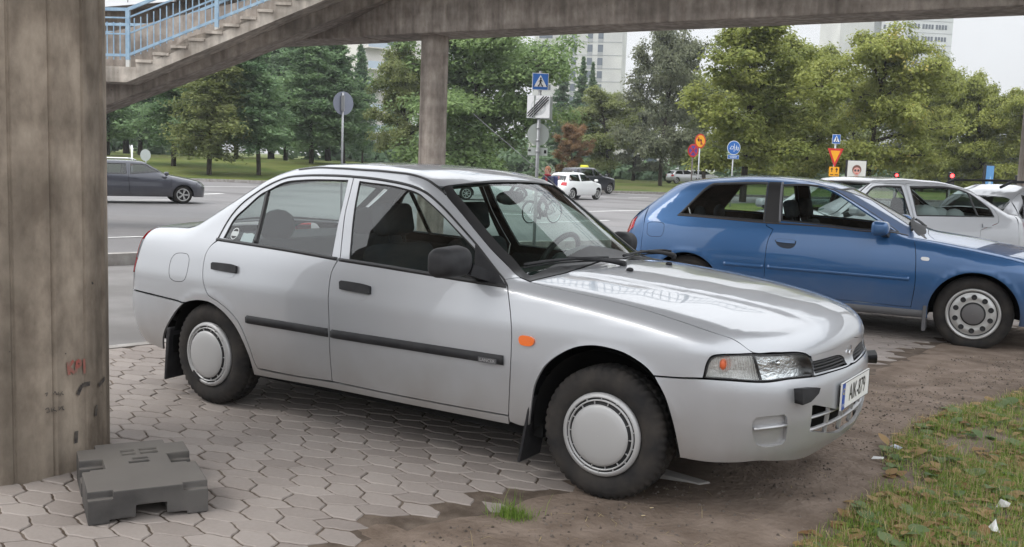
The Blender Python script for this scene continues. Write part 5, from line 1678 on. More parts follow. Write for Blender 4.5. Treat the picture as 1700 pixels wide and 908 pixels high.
# flush concrete edging along the back of the paving
mb = MB()
for k in range(14):
    a_ = BACK[1]+(BACK[2]-BACK[1])*(k-4)*.75; b_ = BACK[1]+(BACK[2]-BACK[1])*(k-4+.985)*.75
    mb.bar((a_[0]-.05, a_[1]+.03, -.045), (b_[0]-.05, b_[1]+.03, -.045), .10, .10)
o = mb.build('edging', M_KERB); o['kind'] = 'structure'
def flat(name, m, P, z, dens_=.12):
    """nearly flat sheet in world xy with small undulation (z works on whole arrays)"""
    P = np.array(P, float); out = dens(P, dens_)
    mn, mxx = P.min(0), P.max(0)
    G = np.array([(a+(j % 2)*dens_*.5, b) for a in np.arange(mn[0], mxx[0], dens_) for j, b in enumerate(np.arange(mn[1], mxx[1], dens_))])
    G = G[pip(P, G) & (seg_dist(P, G) > dens_*.4)]
    V, E, Fc, _, _, _ = delaunay_2d_cdt([Vector(p) for p in list(out)+list(G)], [(i, (i+1) % len(out)) for i in range(len(out))], [], 0, 1e-6)
    V = np.array([(v.x, v.y) for v in V]); c = np.array([V[list(f)].mean(0) for f in Fc]); k = pip(P, c)
    Z = z(V)
    mb = MB(); mb.v = [(p[0], p[1], q) for p, q in zip(V, Z)]
    for f, kk in zip(Fc, k):
        if kk: mb.f.append(tuple(f)); mb.m.append(0); mb.sm.append(True)
    me = mb.mesh(name); me.materials.append(m)
    o = link(name, me); o['kind'] = 'structure'; return o
flat('paving_bed', M_SAND, PAVE, lambda p: np.full(len(p), -.0055), .4)
def hsh(x, y, f): return np.sin(x*f*1.3+y*f*.7)*np.sin(y*f*1.1-x*f*.5+1.7)
OPEN_EDGE = np.vstack([EDGE, EDGE[-2::-1]])
def dirt_z(p):
    x, y = p[:, 0], p[:, 1]
    d = seg_dist(OPEN_EDGE, p); ins = pip(PAVE, p)
    z = .006+.012*hsh(x, y, 1.9)+.007*hsh(x, y, 6.1)+.005*hsh(x, y, 13.7)
    a = -.0030+.006*hsh(x, y, 9.0)+.005*hsh(x, y, 3.1)+.003*hsh(x, y, 21.0)-.010*np.clip((d-.06)/.22, 0, 1)      # tongues of earth over the outermost stones
    b = z*np.minimum(1, d/.12)+.002
    return np.where(ins, a, b)
inner_edge = np.array([e+(np.array([-.34, .02]) if e[1] < -.3 else np.array([-.06, 0])) for e in EDGE])
DIRT = np.vstack([inner_edge, [[6.5, 9.5]], [[9, 2]], [[6, -5]], [[1.0, -5.2]], [[-.75, -3.2]]])
flat('bare_earth', M_DIRT, DIRT, dirt_z, .09)
# ------------------------------------------------------------------ concrete
def concrete(name, c1, c2, board=14.0, dark=(.09, .08, .07), horiz=None, amt=.35):
    m = mat(name, c1, .85, spec=.25)
    t = nd(m, 'ShaderNodeTexCoord')
    # streaks run down the face
    mp = nd(m, 'ShaderNodeMapping'); mp.inputs['Scale'].default_value = (1.0, 1.0, .55)
    lk(m, t.outputs['Object'], mp.inputs['Vector'])
    n = nd(m, 'ShaderNodeTexNoise'); n.inputs['Scale'].default_value = 7; n.inputs['Detail'].default_value = 12; n.inputs['Roughness'].default_value = .62
    lk(m, mp.outputs['Vector'], n.inputs['Vector'])
    r = nd(m, 'ShaderNodeValToRGB'); r.color_ramp.elements[0].position = .36; r.color_ramp.elements[1].position = .66
    r.color_ramp.elements[0].color = (*c1, 1); r.color_ramp.elements[1].color = (*c2, 1)
    lk(m, n.outputs['Fac'], r.inputs['Fac'])
    n2 = nd(m, 'ShaderNodeTexNoise'); n2.inputs['Scale'].default_value = 1.7; n2.inputs['Detail'].default_value = 8
    mp2 = nd(m, 'ShaderNodeMapping'); mp2.inputs['Scale'].default_value = (1.0, 1.0, .6)
    lk(m, t.outputs['Object'], mp2.inputs['Vector']); lk(m, mp2.outputs['Vector'], n2.inputs['Vector'])
    mr = nd(m, 'ShaderNodeMapRange'); mr.inputs['From Min'].default_value = .48; mr.inputs['From Max'].default_value = .72; mr.inputs['To Max'].default_value = amt*1.6
    lk(m, n2.outputs['Fac'], mr.inputs['Value'])
    x = nd(m, 'ShaderNodeMix', data_type='RGBA'); x.inputs['B'].default_value = (*dark, 1)
    lk(m, mr.outputs['Result'], x.inputs['Factor']); lk(m, r.outputs['Color'], x.inputs['A'])
    # each shuttering board took up the concrete differently: broad vertical bands, and horizontal pour bands
    mp6 = nd(m, 'ShaderNodeMapping'); mp6.inputs['Scale'].default_value = (1.0, 1.0, .03); lk(m, t.outputs['Object'], mp6.inputs['Vector'])
    n6 = nd(m, 'ShaderNodeTexNoise'); n6.inputs['Scale'].default_value = 7; n6.inputs['Detail'].default_value = 2; lk(m, mp6.outputs['Vector'], n6.inputs['Vector'])
    mp7 = nd(m, 'ShaderNodeMapping'); mp7.inputs['Scale'].default_value = (.12, .12, 1.0); lk(m, t.outputs['Object'], mp7.inputs['Vector'])
    n7 = nd(m, 'ShaderNodeTexNoise'); n7.inputs['Scale'].default_value = 2.6; n7.inputs['Detail'].default_value = 5; lk(m, mp7.outputs['Vector'], n7.inputs['Vector'])
    s67 = nd(m, 'ShaderNodeMath', operation='ADD'); lk(m, n6.outputs['Fac'], s67.inputs[0]); lk(m, n7.outputs['Fac'], s67.inputs[1])
    r67 = nd(m, 'ShaderNodeMapRange'); r67.inputs['From Min'].default_value = .75; r67.inputs['From Max'].default_value = 1.25; r67.inputs['To Min'].default_value = .68; r67.inputs['To Max'].default_value = 1.28
    lk(m, s67.outputs[0], r67.inputs['Value'])
    hv = nd(m, 'ShaderNodeVectorMath', operation='SCALE'); lk(m, x.outputs['Result'], hv.inputs[0]); lk(m, r67.outputs['Result'], hv.inputs['Scale'])
    # pores
    v = nd(m, 'ShaderNodeTexVoronoi'); v.inputs['Scale'].default_value = 17
    nv = nd(m, 'ShaderNodeTexNoise'); nv.inputs['Scale'].default_value = 30; lk(m, t.outputs['Object'], nv.inputs['Vector']); vm = nd(m, 'ShaderNodeVectorMath', operation='MULTIPLY_ADD'); vm.inputs[1].default_value = (.05, .05, .03); lk(m, nv.outputs['Color'], vm.inputs[0]); lk(m, t.outputs['Object'], vm.inputs[2]); lk(m, vm.outputs['Vector'], v.inputs['Vector'])
    n4 = nd(m, 'ShaderNodeTexNoise'); n4.inputs['Scale'].default_value = 9
    lk(m, t.outputs['Object'], n4.inputs['Vector'])
    md = nd(m, 'ShaderNodeMapRange'); md.inputs['From Min'].default_value = .5; md.inputs['From Max'].default_value = .8; md.inputs['To Min'].default_value = -.05; md.inputs['To Max'].default_value = .22
    lk(m, n4.outputs['Fac'], md.inputs['Value'])
    lt = nd(m, 'ShaderNodeMath', operation='LESS_THAN'); lk(m, v.outputs['Distance'], lt.inputs[0]); lk(m, md.outputs['Result'], lt.inputs[1])
    x2 = nd(m, 'ShaderNodeMix', data_type='RGBA'); x2.inputs['B'].default_value = (.05, .045, .04, 1)
    lk(m, lt.outputs[0], x2.inputs['Factor']); lk(m, hv.outputs['Vector'], x2.inputs['A'])
    lk(m, x2.outputs['Result'], bsdf(m).inputs['Base Color'])
    n5 = nd(m, 'ShaderNodeTexNoise'); n5.inputs['Scale'].default_value = 40; n5.inputs['Detail'].default_value = 8
    lk(m, mp.outputs['Vector'], n5.inputs['Vector'])
    ad = nd(m, 'ShaderNodeMath', operation='SUBTRACT'); lk(m, n5.outputs['Fac'], ad.inputs[0]); lk(m, lt.outputs[0], ad.inputs[1])
    bp = nd(m, 'ShaderNodeBump'); bp.inputs['Strength'].default_value = .5; bp.inputs['Distance'].default_value = .006
    lk(m, ad.outputs[0], bp.inputs['Height']); lk(m, bp.outputs['Normal'], bsdf(m).inputs['Normal'])
    return m
M_CON1 = concrete('pillar_concrete', (.170, .138, .108), (.345, .290, .232), dark=(.085, .070, .054), amt=.6)
M_CON2 = concrete('bridge_concrete', (.27, .23, .20), (.42, .37, .325), dark=(.15, .128, .11))
M_CON3 = concrete('stair_concrete', (.38, .335, .29), (.54, .49, .43), dark=(.17, .14, .115))

def board_column(name, label, cx, cy, z0, z1, r0, r1, boards, m, grp=None, amp=.006):
    """round board-marked column: each shuttering board is a flat facet with a small ridge at its edge"""
    mb = MB(); rng = np.random.default_rng(int(abs(cx*100)))
    rad = []; ang = []
    for k in range(boards):
        a0 = 2*math.pi*k/boards; da = 2*math.pi/boards
        off = rng.normal(0, amp*.6)
        for t, o_ in ((.015, -amp*.8), (.06, 0), (.5, -.0), (.94, 0), (.985, -amp*.8)):
            ang.append(a0+da*t)
            rad.append(off+o_+ (0 if t in (.06, .94) else 0))
    n = len(ang); nz = 14
    P = []
    for j in range(nz+1):
        z = z0+(z1-z0)*j/nz; r = r0+(r1-r0)*j/nz
        for a, o_ in zip(ang, rad):
            P.append((r*math.cos(a)+o_*math.cos(a), r*math.sin(a)+o_*math.sin(a), z))
    F = []
    for j in range(nz):
        for k in range(n):
            k2 = (k+1) % n
            F.append((j*n+k, j*n+k2, (j+1)*n+k2, (j+1)*n+k))
    F.append(tuple(nz*n+k for k in range(n)))
    mb.add(P, F, 0, False)
    o = mb.build(name, m)
    o.location = (cx, cy, 0)
    return tag(o, label, 'pillar', grp)
PIL = board_column('concrete_pillar', 'thick board-marked concrete pillar with faint graffiti at the left, behind the rubber block', -2.452, -2.055, -.05, 8.6, .475, .452, 18, M_CON1, amp=.010)
# scrawls on the pillar
def on_pillar(x, y, off=.011):
    d = ray(x, y); o = CAM-np.array([-2.452, -2.055, 0]); rr = .470
    a = d[0]**2+d[1]**2; b = 2*(o[0]*d[0]+o[1]*d[1]); c = o[0]**2+o[1]**2-rr**2
    t = (-b-math.sqrt(max(0, b*b-4*a*c)))/(2*a)
    p = CAM+d*t; n = np.array([p[0]+2.452, p[1]+2.055, 0]); n /= np.linalg.norm(n)
    return p+n*off, n
def scrawl(name, strokes, w, m):
    mb = MB()
    for st in strokes:
        pts = smooth_poly(np.array(st, float), 60, 4, False)
        L = [on_pillar(*p) for p in pts]
        for (a, na), (b, nb_) in zip(L[:-1], L[1:]):
            t = b-a; t /= np.linalg.norm(t)+1e-9; s = np.cross(na, t)
            mb.add([a-s*w/2, a+s*w/2, b+s*w/2, b-s*w/2], [(0, 1, 2, 3)])
    o = mb.build(name, m); o.parent = PIL; o.location = (2.452, 2.055, 0)
    return o
M_GRAF = mat('faded_red_spray', (.28, .13, .10), .8); vary(M_GRAF, 25, (.24, .17, .135), (.33, .095, .075), detail=6, lo=.35, hi=.6)
M_SPRAY = mat('faded_grey_spray', (.15, .13, .11), .8); vary(M_SPRAY, 14, (.17, .145, .12), (.27, .228, .188), detail=8)
M_PEN = mat('black_marker', (.05, .045, .04), .7); vary(M_PEN, 30, (.035, .03, .03), (.14, .12, .10), detail=6)
scrawl('graffiti', [[(110, 600), (112, 622)], [(119, 598), (111, 609), (121, 619)], [(123, 618), (125, 598), (131, 600), (130, 607), (124, 609)], [(136, 595), (137, 620)]], .015, M_GRAF)
scrawl('graffiti', [[(73, 653), (77, 651), (75, 657)], [(86, 654), (89, 649), (92, 655)], [(95, 650), (93, 654), (98, 653), (97, 657)], [(101, 649), (99, 652), (103, 655)]], .004, M_PEN)
scrawl('graffiti', [[(73, 679), (78, 676), (80, 683), (75, 684)], [(83, 676), (84, 683)], [(88, 675), (86, 680), (92, 682)], [(95, 674), (96, 680), (100, 674)], [(102, 673), (101, 678), (104, 680)]], .004, M_PEN)
scrawl('stain', [[(126, 655), (133, 640), (146, 636)], [(155, 690), (157, 672)], [(160, 640), (170, 628)], [(124, 715), (123, 735)]], .020, M_PEN)

# ------------------------------------------------------------------ footbridge: girder, deck, columns, railing
BLUE_R = mat('rail_blue', (.25, .40, .55), .5)
vary(BLUE_R, 8, (.23, .36, .50), (.36, .50, .62), detail=6)
WHITE_R = mat('rail_foot_white', (.62, .62, .60), .6)
pc = at_depth(717, 262, 21.0); pr_ = at_depth(1724, 300, 15.0)
pc[2] = 0; pr_[2] = 0
ax_ = (pr_-pc)/np.linalg.norm(pr_-pc); nx_ = np.array([-ax_[1], ax_[0], 0])
if nx_@FH < 0: nx_ = -nx_                         # away from the camera
Lb = np.linalg.norm(pr_-pc)
BR = thing('footbridge', 'grey concrete footbridge girder crossing above the road behind the cars', 'bridge', tuple(pc))
def bp(u, v, z): return Vector(ax_*u+nx_*v+np.array([0, 0, z]))       # local coordinates of the bridge
GZ0 = 3.96
mb = MB()
for u0, u1, zz0, zz1 in ((-17, -1.6, GZ0-.02, GZ0-.02), (-1.6, Lb+16, GZ0, GZ0)):
    sec = [(-.52, zz0), (.52, zz0), (.56, zz0+.92), (-.56, zz0+.92)]
    P = [bp(u0, v, z) for v, z in sec]+[bp(u1, v, z) for v, z in sec]
    mb.add(P, [(0, 1, 2, 3), (7, 6, 5, 4), (0, 4, 5, 1), (1, 5, 6, 2), (2, 6, 7, 3), (3, 7, 4, 0)])
g_ = mb.build('girder', M_CON2, BR, bevel=.03)
mb = MB()
sec = [(-1.75, GZ0+.90), (1.75, GZ0+.90), (1.75, GZ0+1.12), (-1.75, GZ0+1.12)]
P = [bp(-17, v, z) for v, z in sec]+[bp(Lb+16, v, z) for v, z in sec]
mb.add(P, [(0, 1, 2, 3), (7, 6, 5, 4), (0, 4, 5, 1), (1, 5, 6, 2), (2, 6, 7, 3), (3, 7, 4, 0)])
mb.build('deck', M_CON2, BR)
for v in (-1.66, 1.66):
    mb = MB()
    for z in (GZ0+1.25, GZ0+1.75, GZ0+2.15): mb.bar(bp(-17, v, z), bp(Lb+16, v, z), .05, .05)
    for u in np.arange(-17, Lb+16, .16): mb.bar(bp(u, v, GZ0+1.25), bp(u, v, GZ0+2.15), .018, .018, up=tuple(ax_))
    for u in np.arange(-17, Lb+16, 2.0): mb.bar(bp(u, v, GZ0+1.10), bp(u, v, GZ0+2.2), .07, .07, up=tuple(ax_))
    mb.build('railing', BLUE_R, BR)
# corbel and junction box on the girder, left of the column
mb = MB()
P = [bp(-7.6, -.56, GZ0+.95), bp(-6.4, -.56, GZ0-.0), bp(-1.4, -.56, GZ0+.55), bp(-.9, -.56, GZ0+.95)]
mb.add([p+Vector(nx_*-.5) for p in P]+P, [(0, 1, 2, 3), (4, 7, 6, 5), (0, 4, 5, 1), (1, 5, 6, 2), (2, 6, 7, 3), (3, 7, 4, 0)])
mb.build('corbel', M_CON2, BR, clean=True)
gzc = float(gz(pc[0], pc[1]))
board_column('bridge_column', 'slender round board-marked concrete column holding the bridge, behind the silver saloon roof', pc[0], pc[1], gzc-.2, GZ0+.02, .285, .285, 16, M_CON2, amp=.004)
board_column('bridge_column', 'grey round concrete column cut off by the right edge of the photo', pr_[0], pr_[1], float(gz(pr_[0], pr_[1]))-.2, GZ0+.02, .285, .285, 16, M_CON2, amp=.004)

# ------------------------------------------------------------------ staircase climbing to the bridge
ST = thing('staircase', 'concrete outdoor staircase with pale blue railings climbing right to the footbridge', 'staircase')
DS = 19.5
sa = at_depth(210, 136.5, DS); sb = at_depth(480, 24.5, DS)          # lower edge of the near string
sdir = sb-sa; run = math.hypot(sdir[0], sdir[1]); rise = sdir[2]
hx = np.array([sdir[0], sdir[1], 0])/run; hn = np.array([-hx[1], hx[0], 0])
if hn@FH < 0: hn = -hn
slope = rise/run
def sp(u, v, z): return Vector(sa+hx*u+hn*v+np.array([0, 0, z]))
SW, tread = 2.5, .335
rs_ = tread*slope
nst_ = 19
# body: sawtooth profile extruded across the width
prof = [(-4.0, 0.0), (0.0, 0.0)]
low = [(-4.0, 0), (0, 0), (nst_*tread, nst_*tread*slope)]
upr = [(-4.0, .30), (.18, .30)]
u = .18; z = .30
for i in range(nst_):
    z += rs_; upr.append((u, z)); u += tread; upr.append((u+.03, z)); upr.append((u, z-.02))
upr.append((nst_*tread+.4, z)); low.append((nst_*tread+.4, nst_*tread*slope+.1))
poly = low+upr[::-1]
mb = MB(); n = len(poly)
A_ = [sp(a, 0, b) for a, b in poly]; B_ = [sp(a, SW, b) for a, b in poly]
F = [tuple(range(n)), tuple(range(2*n-1, n-1, -1))]+[((i+1) % n, i, n+i, n+(i+1) % n) for i in range(n)]
mb.add(A_+B_, F)
me_ = mb.build('flight', M_CON3, ST)
bm = bmesh.new(); bm.from_mesh(me_.data); bmesh.ops.triangulate(bm, faces=[f for f in bm.faces if len(f.verts) > 4]); bmesh.ops.recalc_face_normals(bm, faces=bm.faces); bm.to_mesh(me_.data); bm.free()
# worn nosings that overhang the near face
mb = MB(); rng = np.random.default_rng(5)
for i in range(nst_):
    uu = .18+i*tread; zz = .30+(i+1)*rs_
    mb.box(sp(uu+tread*.5+rng.normal(0, .01), -.012, zz-.035), (tread*.92, .05, .05), rz=math.atan2(hx[1], hx[0]))
mb.build('nosing', M_CON3, ST)
# carrying beam under the flight
b0 = at_depth(172, 187, 20.8); 
mb = MB()
zl0 = -(sa[2]-b0[2]); u0 = float((b0-sa)@hx)
P = []
for uu, za in ((u0-3.5, zl0-3.5*slope*.9), (nst_*tread+.3, zl0+(nst_*tread+.3-u0)*slope*.93)):
    for v, t in ((.75, 0), (1.75, 0), (1.75, 1), (.75, 1)):
        top = max(uu*slope, 0 if uu < 0 else uu*slope)-.01 if uu > 0 else -.02
        P.append(sp(uu, v, za if t == 0 else max(za+.3, top)))
mb.add(P, [(0, 1, 2, 3), (7, 6, 5, 4), (0, 4, 5, 1), (1, 5, 6, 2), (2, 6, 7, 3), (3, 7, 4, 0)])
mb.build('beam', M_CON2, ST, clean=True)
def rail(v):
    mb = MB()
    zr = lambda u: .30+max(0, (u-.18))*slope+rs_*.6
    us = [-3.9, -.30]; 
    # sloping part
    e = nst_*tread
    for h, w in ((.14, .05), (.55, .03), (.86, .03), (1.02, .06)):
        mb.bar(sp(.0, v, zr(.0)+h), sp(e, v, zr(e)+h), w, w)
        mb.bar(sp(-3.9, v, .30+h), sp(.0, v, .30+h+rs_*.6), w, w)
    for uu in np.arange(.0, e, .125): mb.bar(sp(uu, v, zr(uu)+.14), sp(uu, v, zr(uu)+.86), .018, .018, up=tuple(hx))
    for uu in np.arange(-3.9, 0, .125): mb.bar(sp(uu, v, .44), sp(uu, v, 1.16), .018, .018, up=tuple(hx))
    for uu in list(np.arange(.0, e, 1.72))+[-1.7, -3.4]:
        zb = zr(uu) if uu >= 0 else .30
        mb.bar(sp(uu, v, zb+.05), sp(uu, v, zb+1.0), .075, .075, up=tuple(hx))
        mb.bar(sp(uu, v, zb-.14), sp(uu, v, zb+.05), .07, .07, 1, up=tuple(hx))
    return mb.build('railing', [BLUE_R, WHITE_R], ST)
rail(.10); rail(SW-.1)
# banner tied to the bridge railing, beyond the stairs
_best = None
for u_ in np.arange(-16.5, -4, .1):
    q_ = np.array(bp(u_, -1.74, 0))+pc; px_u = 850+((q_-CAM)@RH)/((q_-CAM)@FH)*1650
    if _best is None or abs(px_u-214) < _best[0]: _best = (abs(px_u-214), u_)
c_ = np.array(bp(_best[1], -1.74, 0))+pc
dB = float((c_-CAM)@FH); c_[2] = CAM[2]+(246-2)/FPX*dB+.12
mb = MB()
mb.box((0, 0, 0), (3.2, .05, .62), rz=math.atan2(ax_[1], ax_[0]))
txt_o = Vector(-nx_*.030)
SG = thing('banner', 'white banner reading -kaupunki in grey letters above the staircase', 'banner', tuple(c_))
ob = mb.build('board', mat('banner_white', (.70, .71, .73), .6), SG)
tm = MB(); text_mb(tm, '-kaupunki', .42, txt_o+Vector(-ax_*.72)+Vector((0, 0, -.03)), tuple(ax_), (0, 0, 1), 0, .92, align='LEFT')
tm.build('lettering', mat('banner_grey', (.22, .23, .26), .6), SG)
# ------------------------------------------------------------------ the wide bridge deck overhead that the thick pillar carries (it shades and mirrors in the cars)
OD = thing('road_bridge', 'concrete bridge deck overhead, carried by the thick pillar at the left', 'bridge', (-2.452, -2.055, 0))
mb = MB()
mb.box((1.2, 2.7, 9.0), (10.4, 16.6, .55)); 
mb.build('deck', M_CON2, OD, clean=True, bevel=.05)
for y in (-4.4, -0.0, 4.4, 8.8):
    mb = MB(); mb.box((1.2, y, 8.55), (10.0, .55, .36)); mb.build('beam', M_CON2, OD)
for y in (-5.5, 10.9):
    mb = MB(); mb.box((1.2, y, 9.65), (10.4, .18, .8)); mb.build('parapet', M_CON2, OD)
# ------------------------------------------------------------------ trees
def leaf_mat(name, c1, c2, c3=None):
    m = mat(name, c1, .65, spec=.25)
    a = nd(m, 'ShaderNodeAttribute'); a.attribute_name = 'tone'
    r = nd(m, 'ShaderNodeValToRGB')
    r.color_ramp.elements[0].color = (*c1, 1); r.color_ramp.elements[1].color = (*c2, 1)
    if c3:
        e = r.color_ramp.elements.new(.92); e.color = (*c2, 1)
        r.color_ramp.elements[2].color = (*c3, 1)
    oi = nd(m, 'ShaderNodeObjectInfo')
    ad = nd(m, 'ShaderNodeMath', operation='MULTIPLY_ADD'); ad.inputs[1].default_value = .22; 
    lk(m, oi.outputs['Random'], ad.inputs[0])
    mm_ = nd(m, 'ShaderNodeMath', operation='MULTIPLY'); mm_.inputs[1].default_value = .82
    lk(m, a.outputs['Fac'], mm_.inputs[0]); lk(m, mm_.outputs[0], ad.inputs[2])
    lk(m, ad.outputs[0], r.inputs['Fac'])
    lk(m, r.outputs['Color'], bsdf(m).inputs['Base Color'])
    tr = nd(m, 'ShaderNodeBsdfTranslucent'); lk(m, r.outputs['Color'], tr.inputs['Color'])
    mx_ = nd(m, 'ShaderNodeMixShader'); mx_.inputs['Fac'].default_value = .45
    out = m.node_tree.nodes['Material Output']
    lk(m, bsdf(m).outputs[0], mx_.inputs[1]); lk(m, tr.outputs[0], mx_.inputs[2]); lk(m, mx_.outputs[0], out.inputs['Surface'])
    return m
LEAF = {
 'lime': leaf_mat('lime_leaves', (0.152, 0.189, 0.046), (0.370, 0.392, 0.109), (0.493, 0.420, 0.131)),
 'olive': leaf_mat('olive_leaves', (0.133, 0.167, 0.064), (0.312, 0.341, 0.131)),
 'deep': leaf_mat('maple_leaves', (0.099, 0.167, 0.065), (0.261, 0.355, 0.138)),
 'larch': leaf_mat('larch_needles', (0.109, 0.189, 0.096), (0.275, 0.384, 0.189)),
 'dark': leaf_mat('dark_leaves', (0.096, 0.116, 0.072), (0.239, 0.254, 0.157)),
 'rust': leaf_mat('rust_leaves', (.19, .115, .06), (.38, .235, .12)),
 'spruce': leaf_mat('spruce_needles', (0.090, 0.157, 0.093), (0.225, 0.312, 0.167)),
}
M_BARK = mat('bark', (.045, .037, .03), .95, spec=.1)
vary(M_BARK, 6, (.030, .026, .021), (.085, .070, .056), bump=.6, bscale=18, dist=.03, stretch=(1, 1, .25))

def leaf_cloud(V, N, S, tone, rng, long=1.5):
    """one folded diamond per point"""
    n = len(V)
    N = N/(np.linalg.norm(N, axis=1, keepdims=True)+1e-9)
    a = rng.normal(size=(n, 3)); a -= N*(a*N).sum(1, keepdims=True); a /= np.linalg.norm(a, axis=1, keepdims=True)+1e-9
    b = np.cross(N, a)
    P = np.empty((n, 4, 3))
    P[:, 0] = V-a*(S*long*.5)[:, None]; P[:, 2] = V+a*(S*long*.5)[:, None]
    P[:, 1] = V+b*(S*.5)[:, None]-N*(S*.12)[:, None]; P[:, 3] = V-b*(S*.5)[:, None]-N*(S*.12)[:, None]
    return P.reshape(-1, 3), [(4*i, 4*i+1, 4*i+2, 4*i+3) for i in range(n)], np.repeat(tone, 4)
def leaf_mesh(name, P, F, T):
    me = bpy.data.meshes.new(name); me.from_pydata(P.tolist(), [], F)
    at = me.attributes.new('tone', 'FLOAT', 'POINT'); at.data.foreach_set('value', np.asarray(T, np.float32)); me.update()
    return me
def limb(mb, p0, d, L, r0, rng, n=6, droop=0.0, wob=.10):
    pts = [np.array(p0, float)]; d = np.array(d, float); d /= np.linalg.norm(d)
    for i in range(n):
        d = d+rng.normal(0, wob, 3)+np.array([0, 0, -droop]); d /= np.linalg.norm(d)
        pts.append(pts[-1]+d*L/n)
    mb.tube(pts, list(np.linspace(r0, r0*.22, n+1)), 6)
    return np.array(pts)
def broad(seed, H=10.0, W=8.0, base=.20, nl=15, leaves=38000, ls=.150, round_=1.0, gap=.0):
    rng = np.random.default_rng(seed); mb = MB()
    tr = limb(mb, (0, 0, -.5), (0, 0, 1), H*.88+.5, H*.022, rng, 10, wob=.035)
    cl = []
    for i in range(nl):
        t = (i+.5)/nl; h = base+(.90-base)*t
        k = h*10; p = tr[min(10, int(k))]*(1-(k % 1))+tr[min(10, int(k)+1)]*(k % 1) if k < 10 else tr[-1]
        az = i*2.4+rng.normal(0, .35)
        reach = W*.5*(math.sin(math.pi*min(1, .16+t*.80))**.55)*rng.uniform(.78, 1.08)
        up = .25+.75*t+rng.normal(0, .1)
        L = limb(mb, p, (math.cos(az), math.sin(az), up), reach*1.12, H*.010, rng, 6, droop=.035)
        for j in (2, 3, 4, 5, 6):
            cl.append((L[j], .42+.10*j/6))
            for _ in range(2):
                az2 = rng.uniform(0, 6.28)
                q = limb(mb, L[j], (math.cos(az2), math.sin(az2), rng.uniform(-.15, .7)), reach*.36, H*.0035, rng, 3, droop=.05)
                cl.append((q[-1], .55)); cl.append((q[2], .45))
    for _ in range(8): cl.append((tr[-1]+rng.normal(0, .5, 3)*[W*.10, W*.10, 1], .6))
    C = np.array([c for c, _ in cl]); Rr = np.array([r for _, r in cl])*W/8*1.25
    per = leaves//len(C); Vs = []; Ns = []; Ts = []
    for c, r in zip(C, Rr):
        n = int(per*rng.uniform(.45, 1.5)); tone = np.clip(rng.normal(.45, .20), 0, 1)
        d = rng.normal(size=(n, 3)); d /= np.linalg.norm(d, axis=1, keepdims=True)
        rad = r*rng.random(n)**.45
        q = d*rad[:, None]*[1.25, 1.25, .62]
        q[:, 2] -= .25*(q[:, 0]**2+q[:, 1]**2)/r
        Vs.append(c+q); Ns.append(d*.5+np.array([0, 0, .8])+rng.normal(0, .35, (n, 3))); Ts.append(np.clip(tone+rng.normal(0, .14, n), 0, 1))
    V = np.vstack(Vs); N = np.vstack(Ns); T = np.concatenate(Ts)
    S = ls*rng.uniform(.6, 1.35, len(V))
    return mb.mesh('trunk'), leaf_mesh('crown', *leaf_cloud(V, N, S, T, rng, 1.4))
def conifer(seed, H=12.0, W=6.0, base=.12, nb=130, leaves=22000, ls=.17, droop=.07, cone=.75, loose=.5):
    rng = np.random.default_rng(seed); mb = MB()
    tr = limb(mb, (0, 0, -.5), (0, 0, 1), H+.5, H*.015, rng, 10, wob=.018)
    Vs, Ns, Ts = [], [], []
    per = leaves//nb
    for i in range(nb):
        t = ((i+.5)/nb)**.85; h = base+(1-base)*t
        z = h*H; k = np.clip((z+.5)/(H+.5)*10, 0, 9.99); p = tr[int(k)]*(1-k % 1)+tr[int(k)+1]*(k % 1)
        L = W*.5*((1-t)**cone*(.95-.25*(t < .12)) + .05)*rng.uniform(.6, 1.15)
        az = i*2.399+rng.normal(0, .3)
        q = limb(mb, p, (math.cos(az), math.sin(az), .12+.35*t), L, H*.0035*(1-t*.6), rng, 5, droop=droop, wob=.06)
        n = int(per*(.35+1.3*L/(W*.5))*rng.uniform(.7, 1.3)); tone = np.clip(rng.normal(.42, .2), 0, 1)
        s = rng.random(n)**.7*5; a = np.floor(s).astype(int).clip(0, 4); f = (s-a)[:, None]
        c = q[a]*(1-f)+q[a+1]*f
        wd = (.22+.35*(s/5)*(1.2-s/5))*L*loose+.10
        off = rng.normal(0, 1, (n, 3))*wd[:, None]*[.55, .55, .22]
        off[:, 2] -= np.abs(rng.normal(0, .16, n))*(1-t*.5)
        Vs.append(c+off); Ns.append(np.array([0, 0, 1.0])+rng.normal(0, .55, (n, 3))); Ts.append(np.clip(tone+rng.normal(0, .14, n), 0, 1))
    V = np.vstack(Vs); N = np.vstack(Ns); T = np.concatenate(Ts)
    S = ls*rng.uniform(.5, 1.3, len(V))*.8
    return mb.mesh('trunk'), leaf_mesh('crown', *leaf_cloud(V, N, S, T, rng, 2.4))
KIND = {
 'broad': [(broad(11), 10.0, 8.0), (broad(12, base=.24), 10.0, 8.0), (broad(13, base=.18, nl=17), 10.0, 8.0), (broad(14, H=10, W=8.5, base=.22), 10.0, 8.5)],
 'maple': [(broad(21, H=9.5, W=11, base=.10, nl=22, leaves=60000, ls=.17), 9.5, 11.0)],
 'larch': [(conifer(31, loose=.75), 12.0, 6.0), (conifer(32, loose=.8, W=6.5), 12.0, 6.5), (conifer(33, loose=.7, base=.18), 12.0, 6.0)],
 'spruce': [(conifer(41, H=14, W=5, nb=120, cone=.9, droop=.10, loose=.5), 14.0, 5.0)],
}
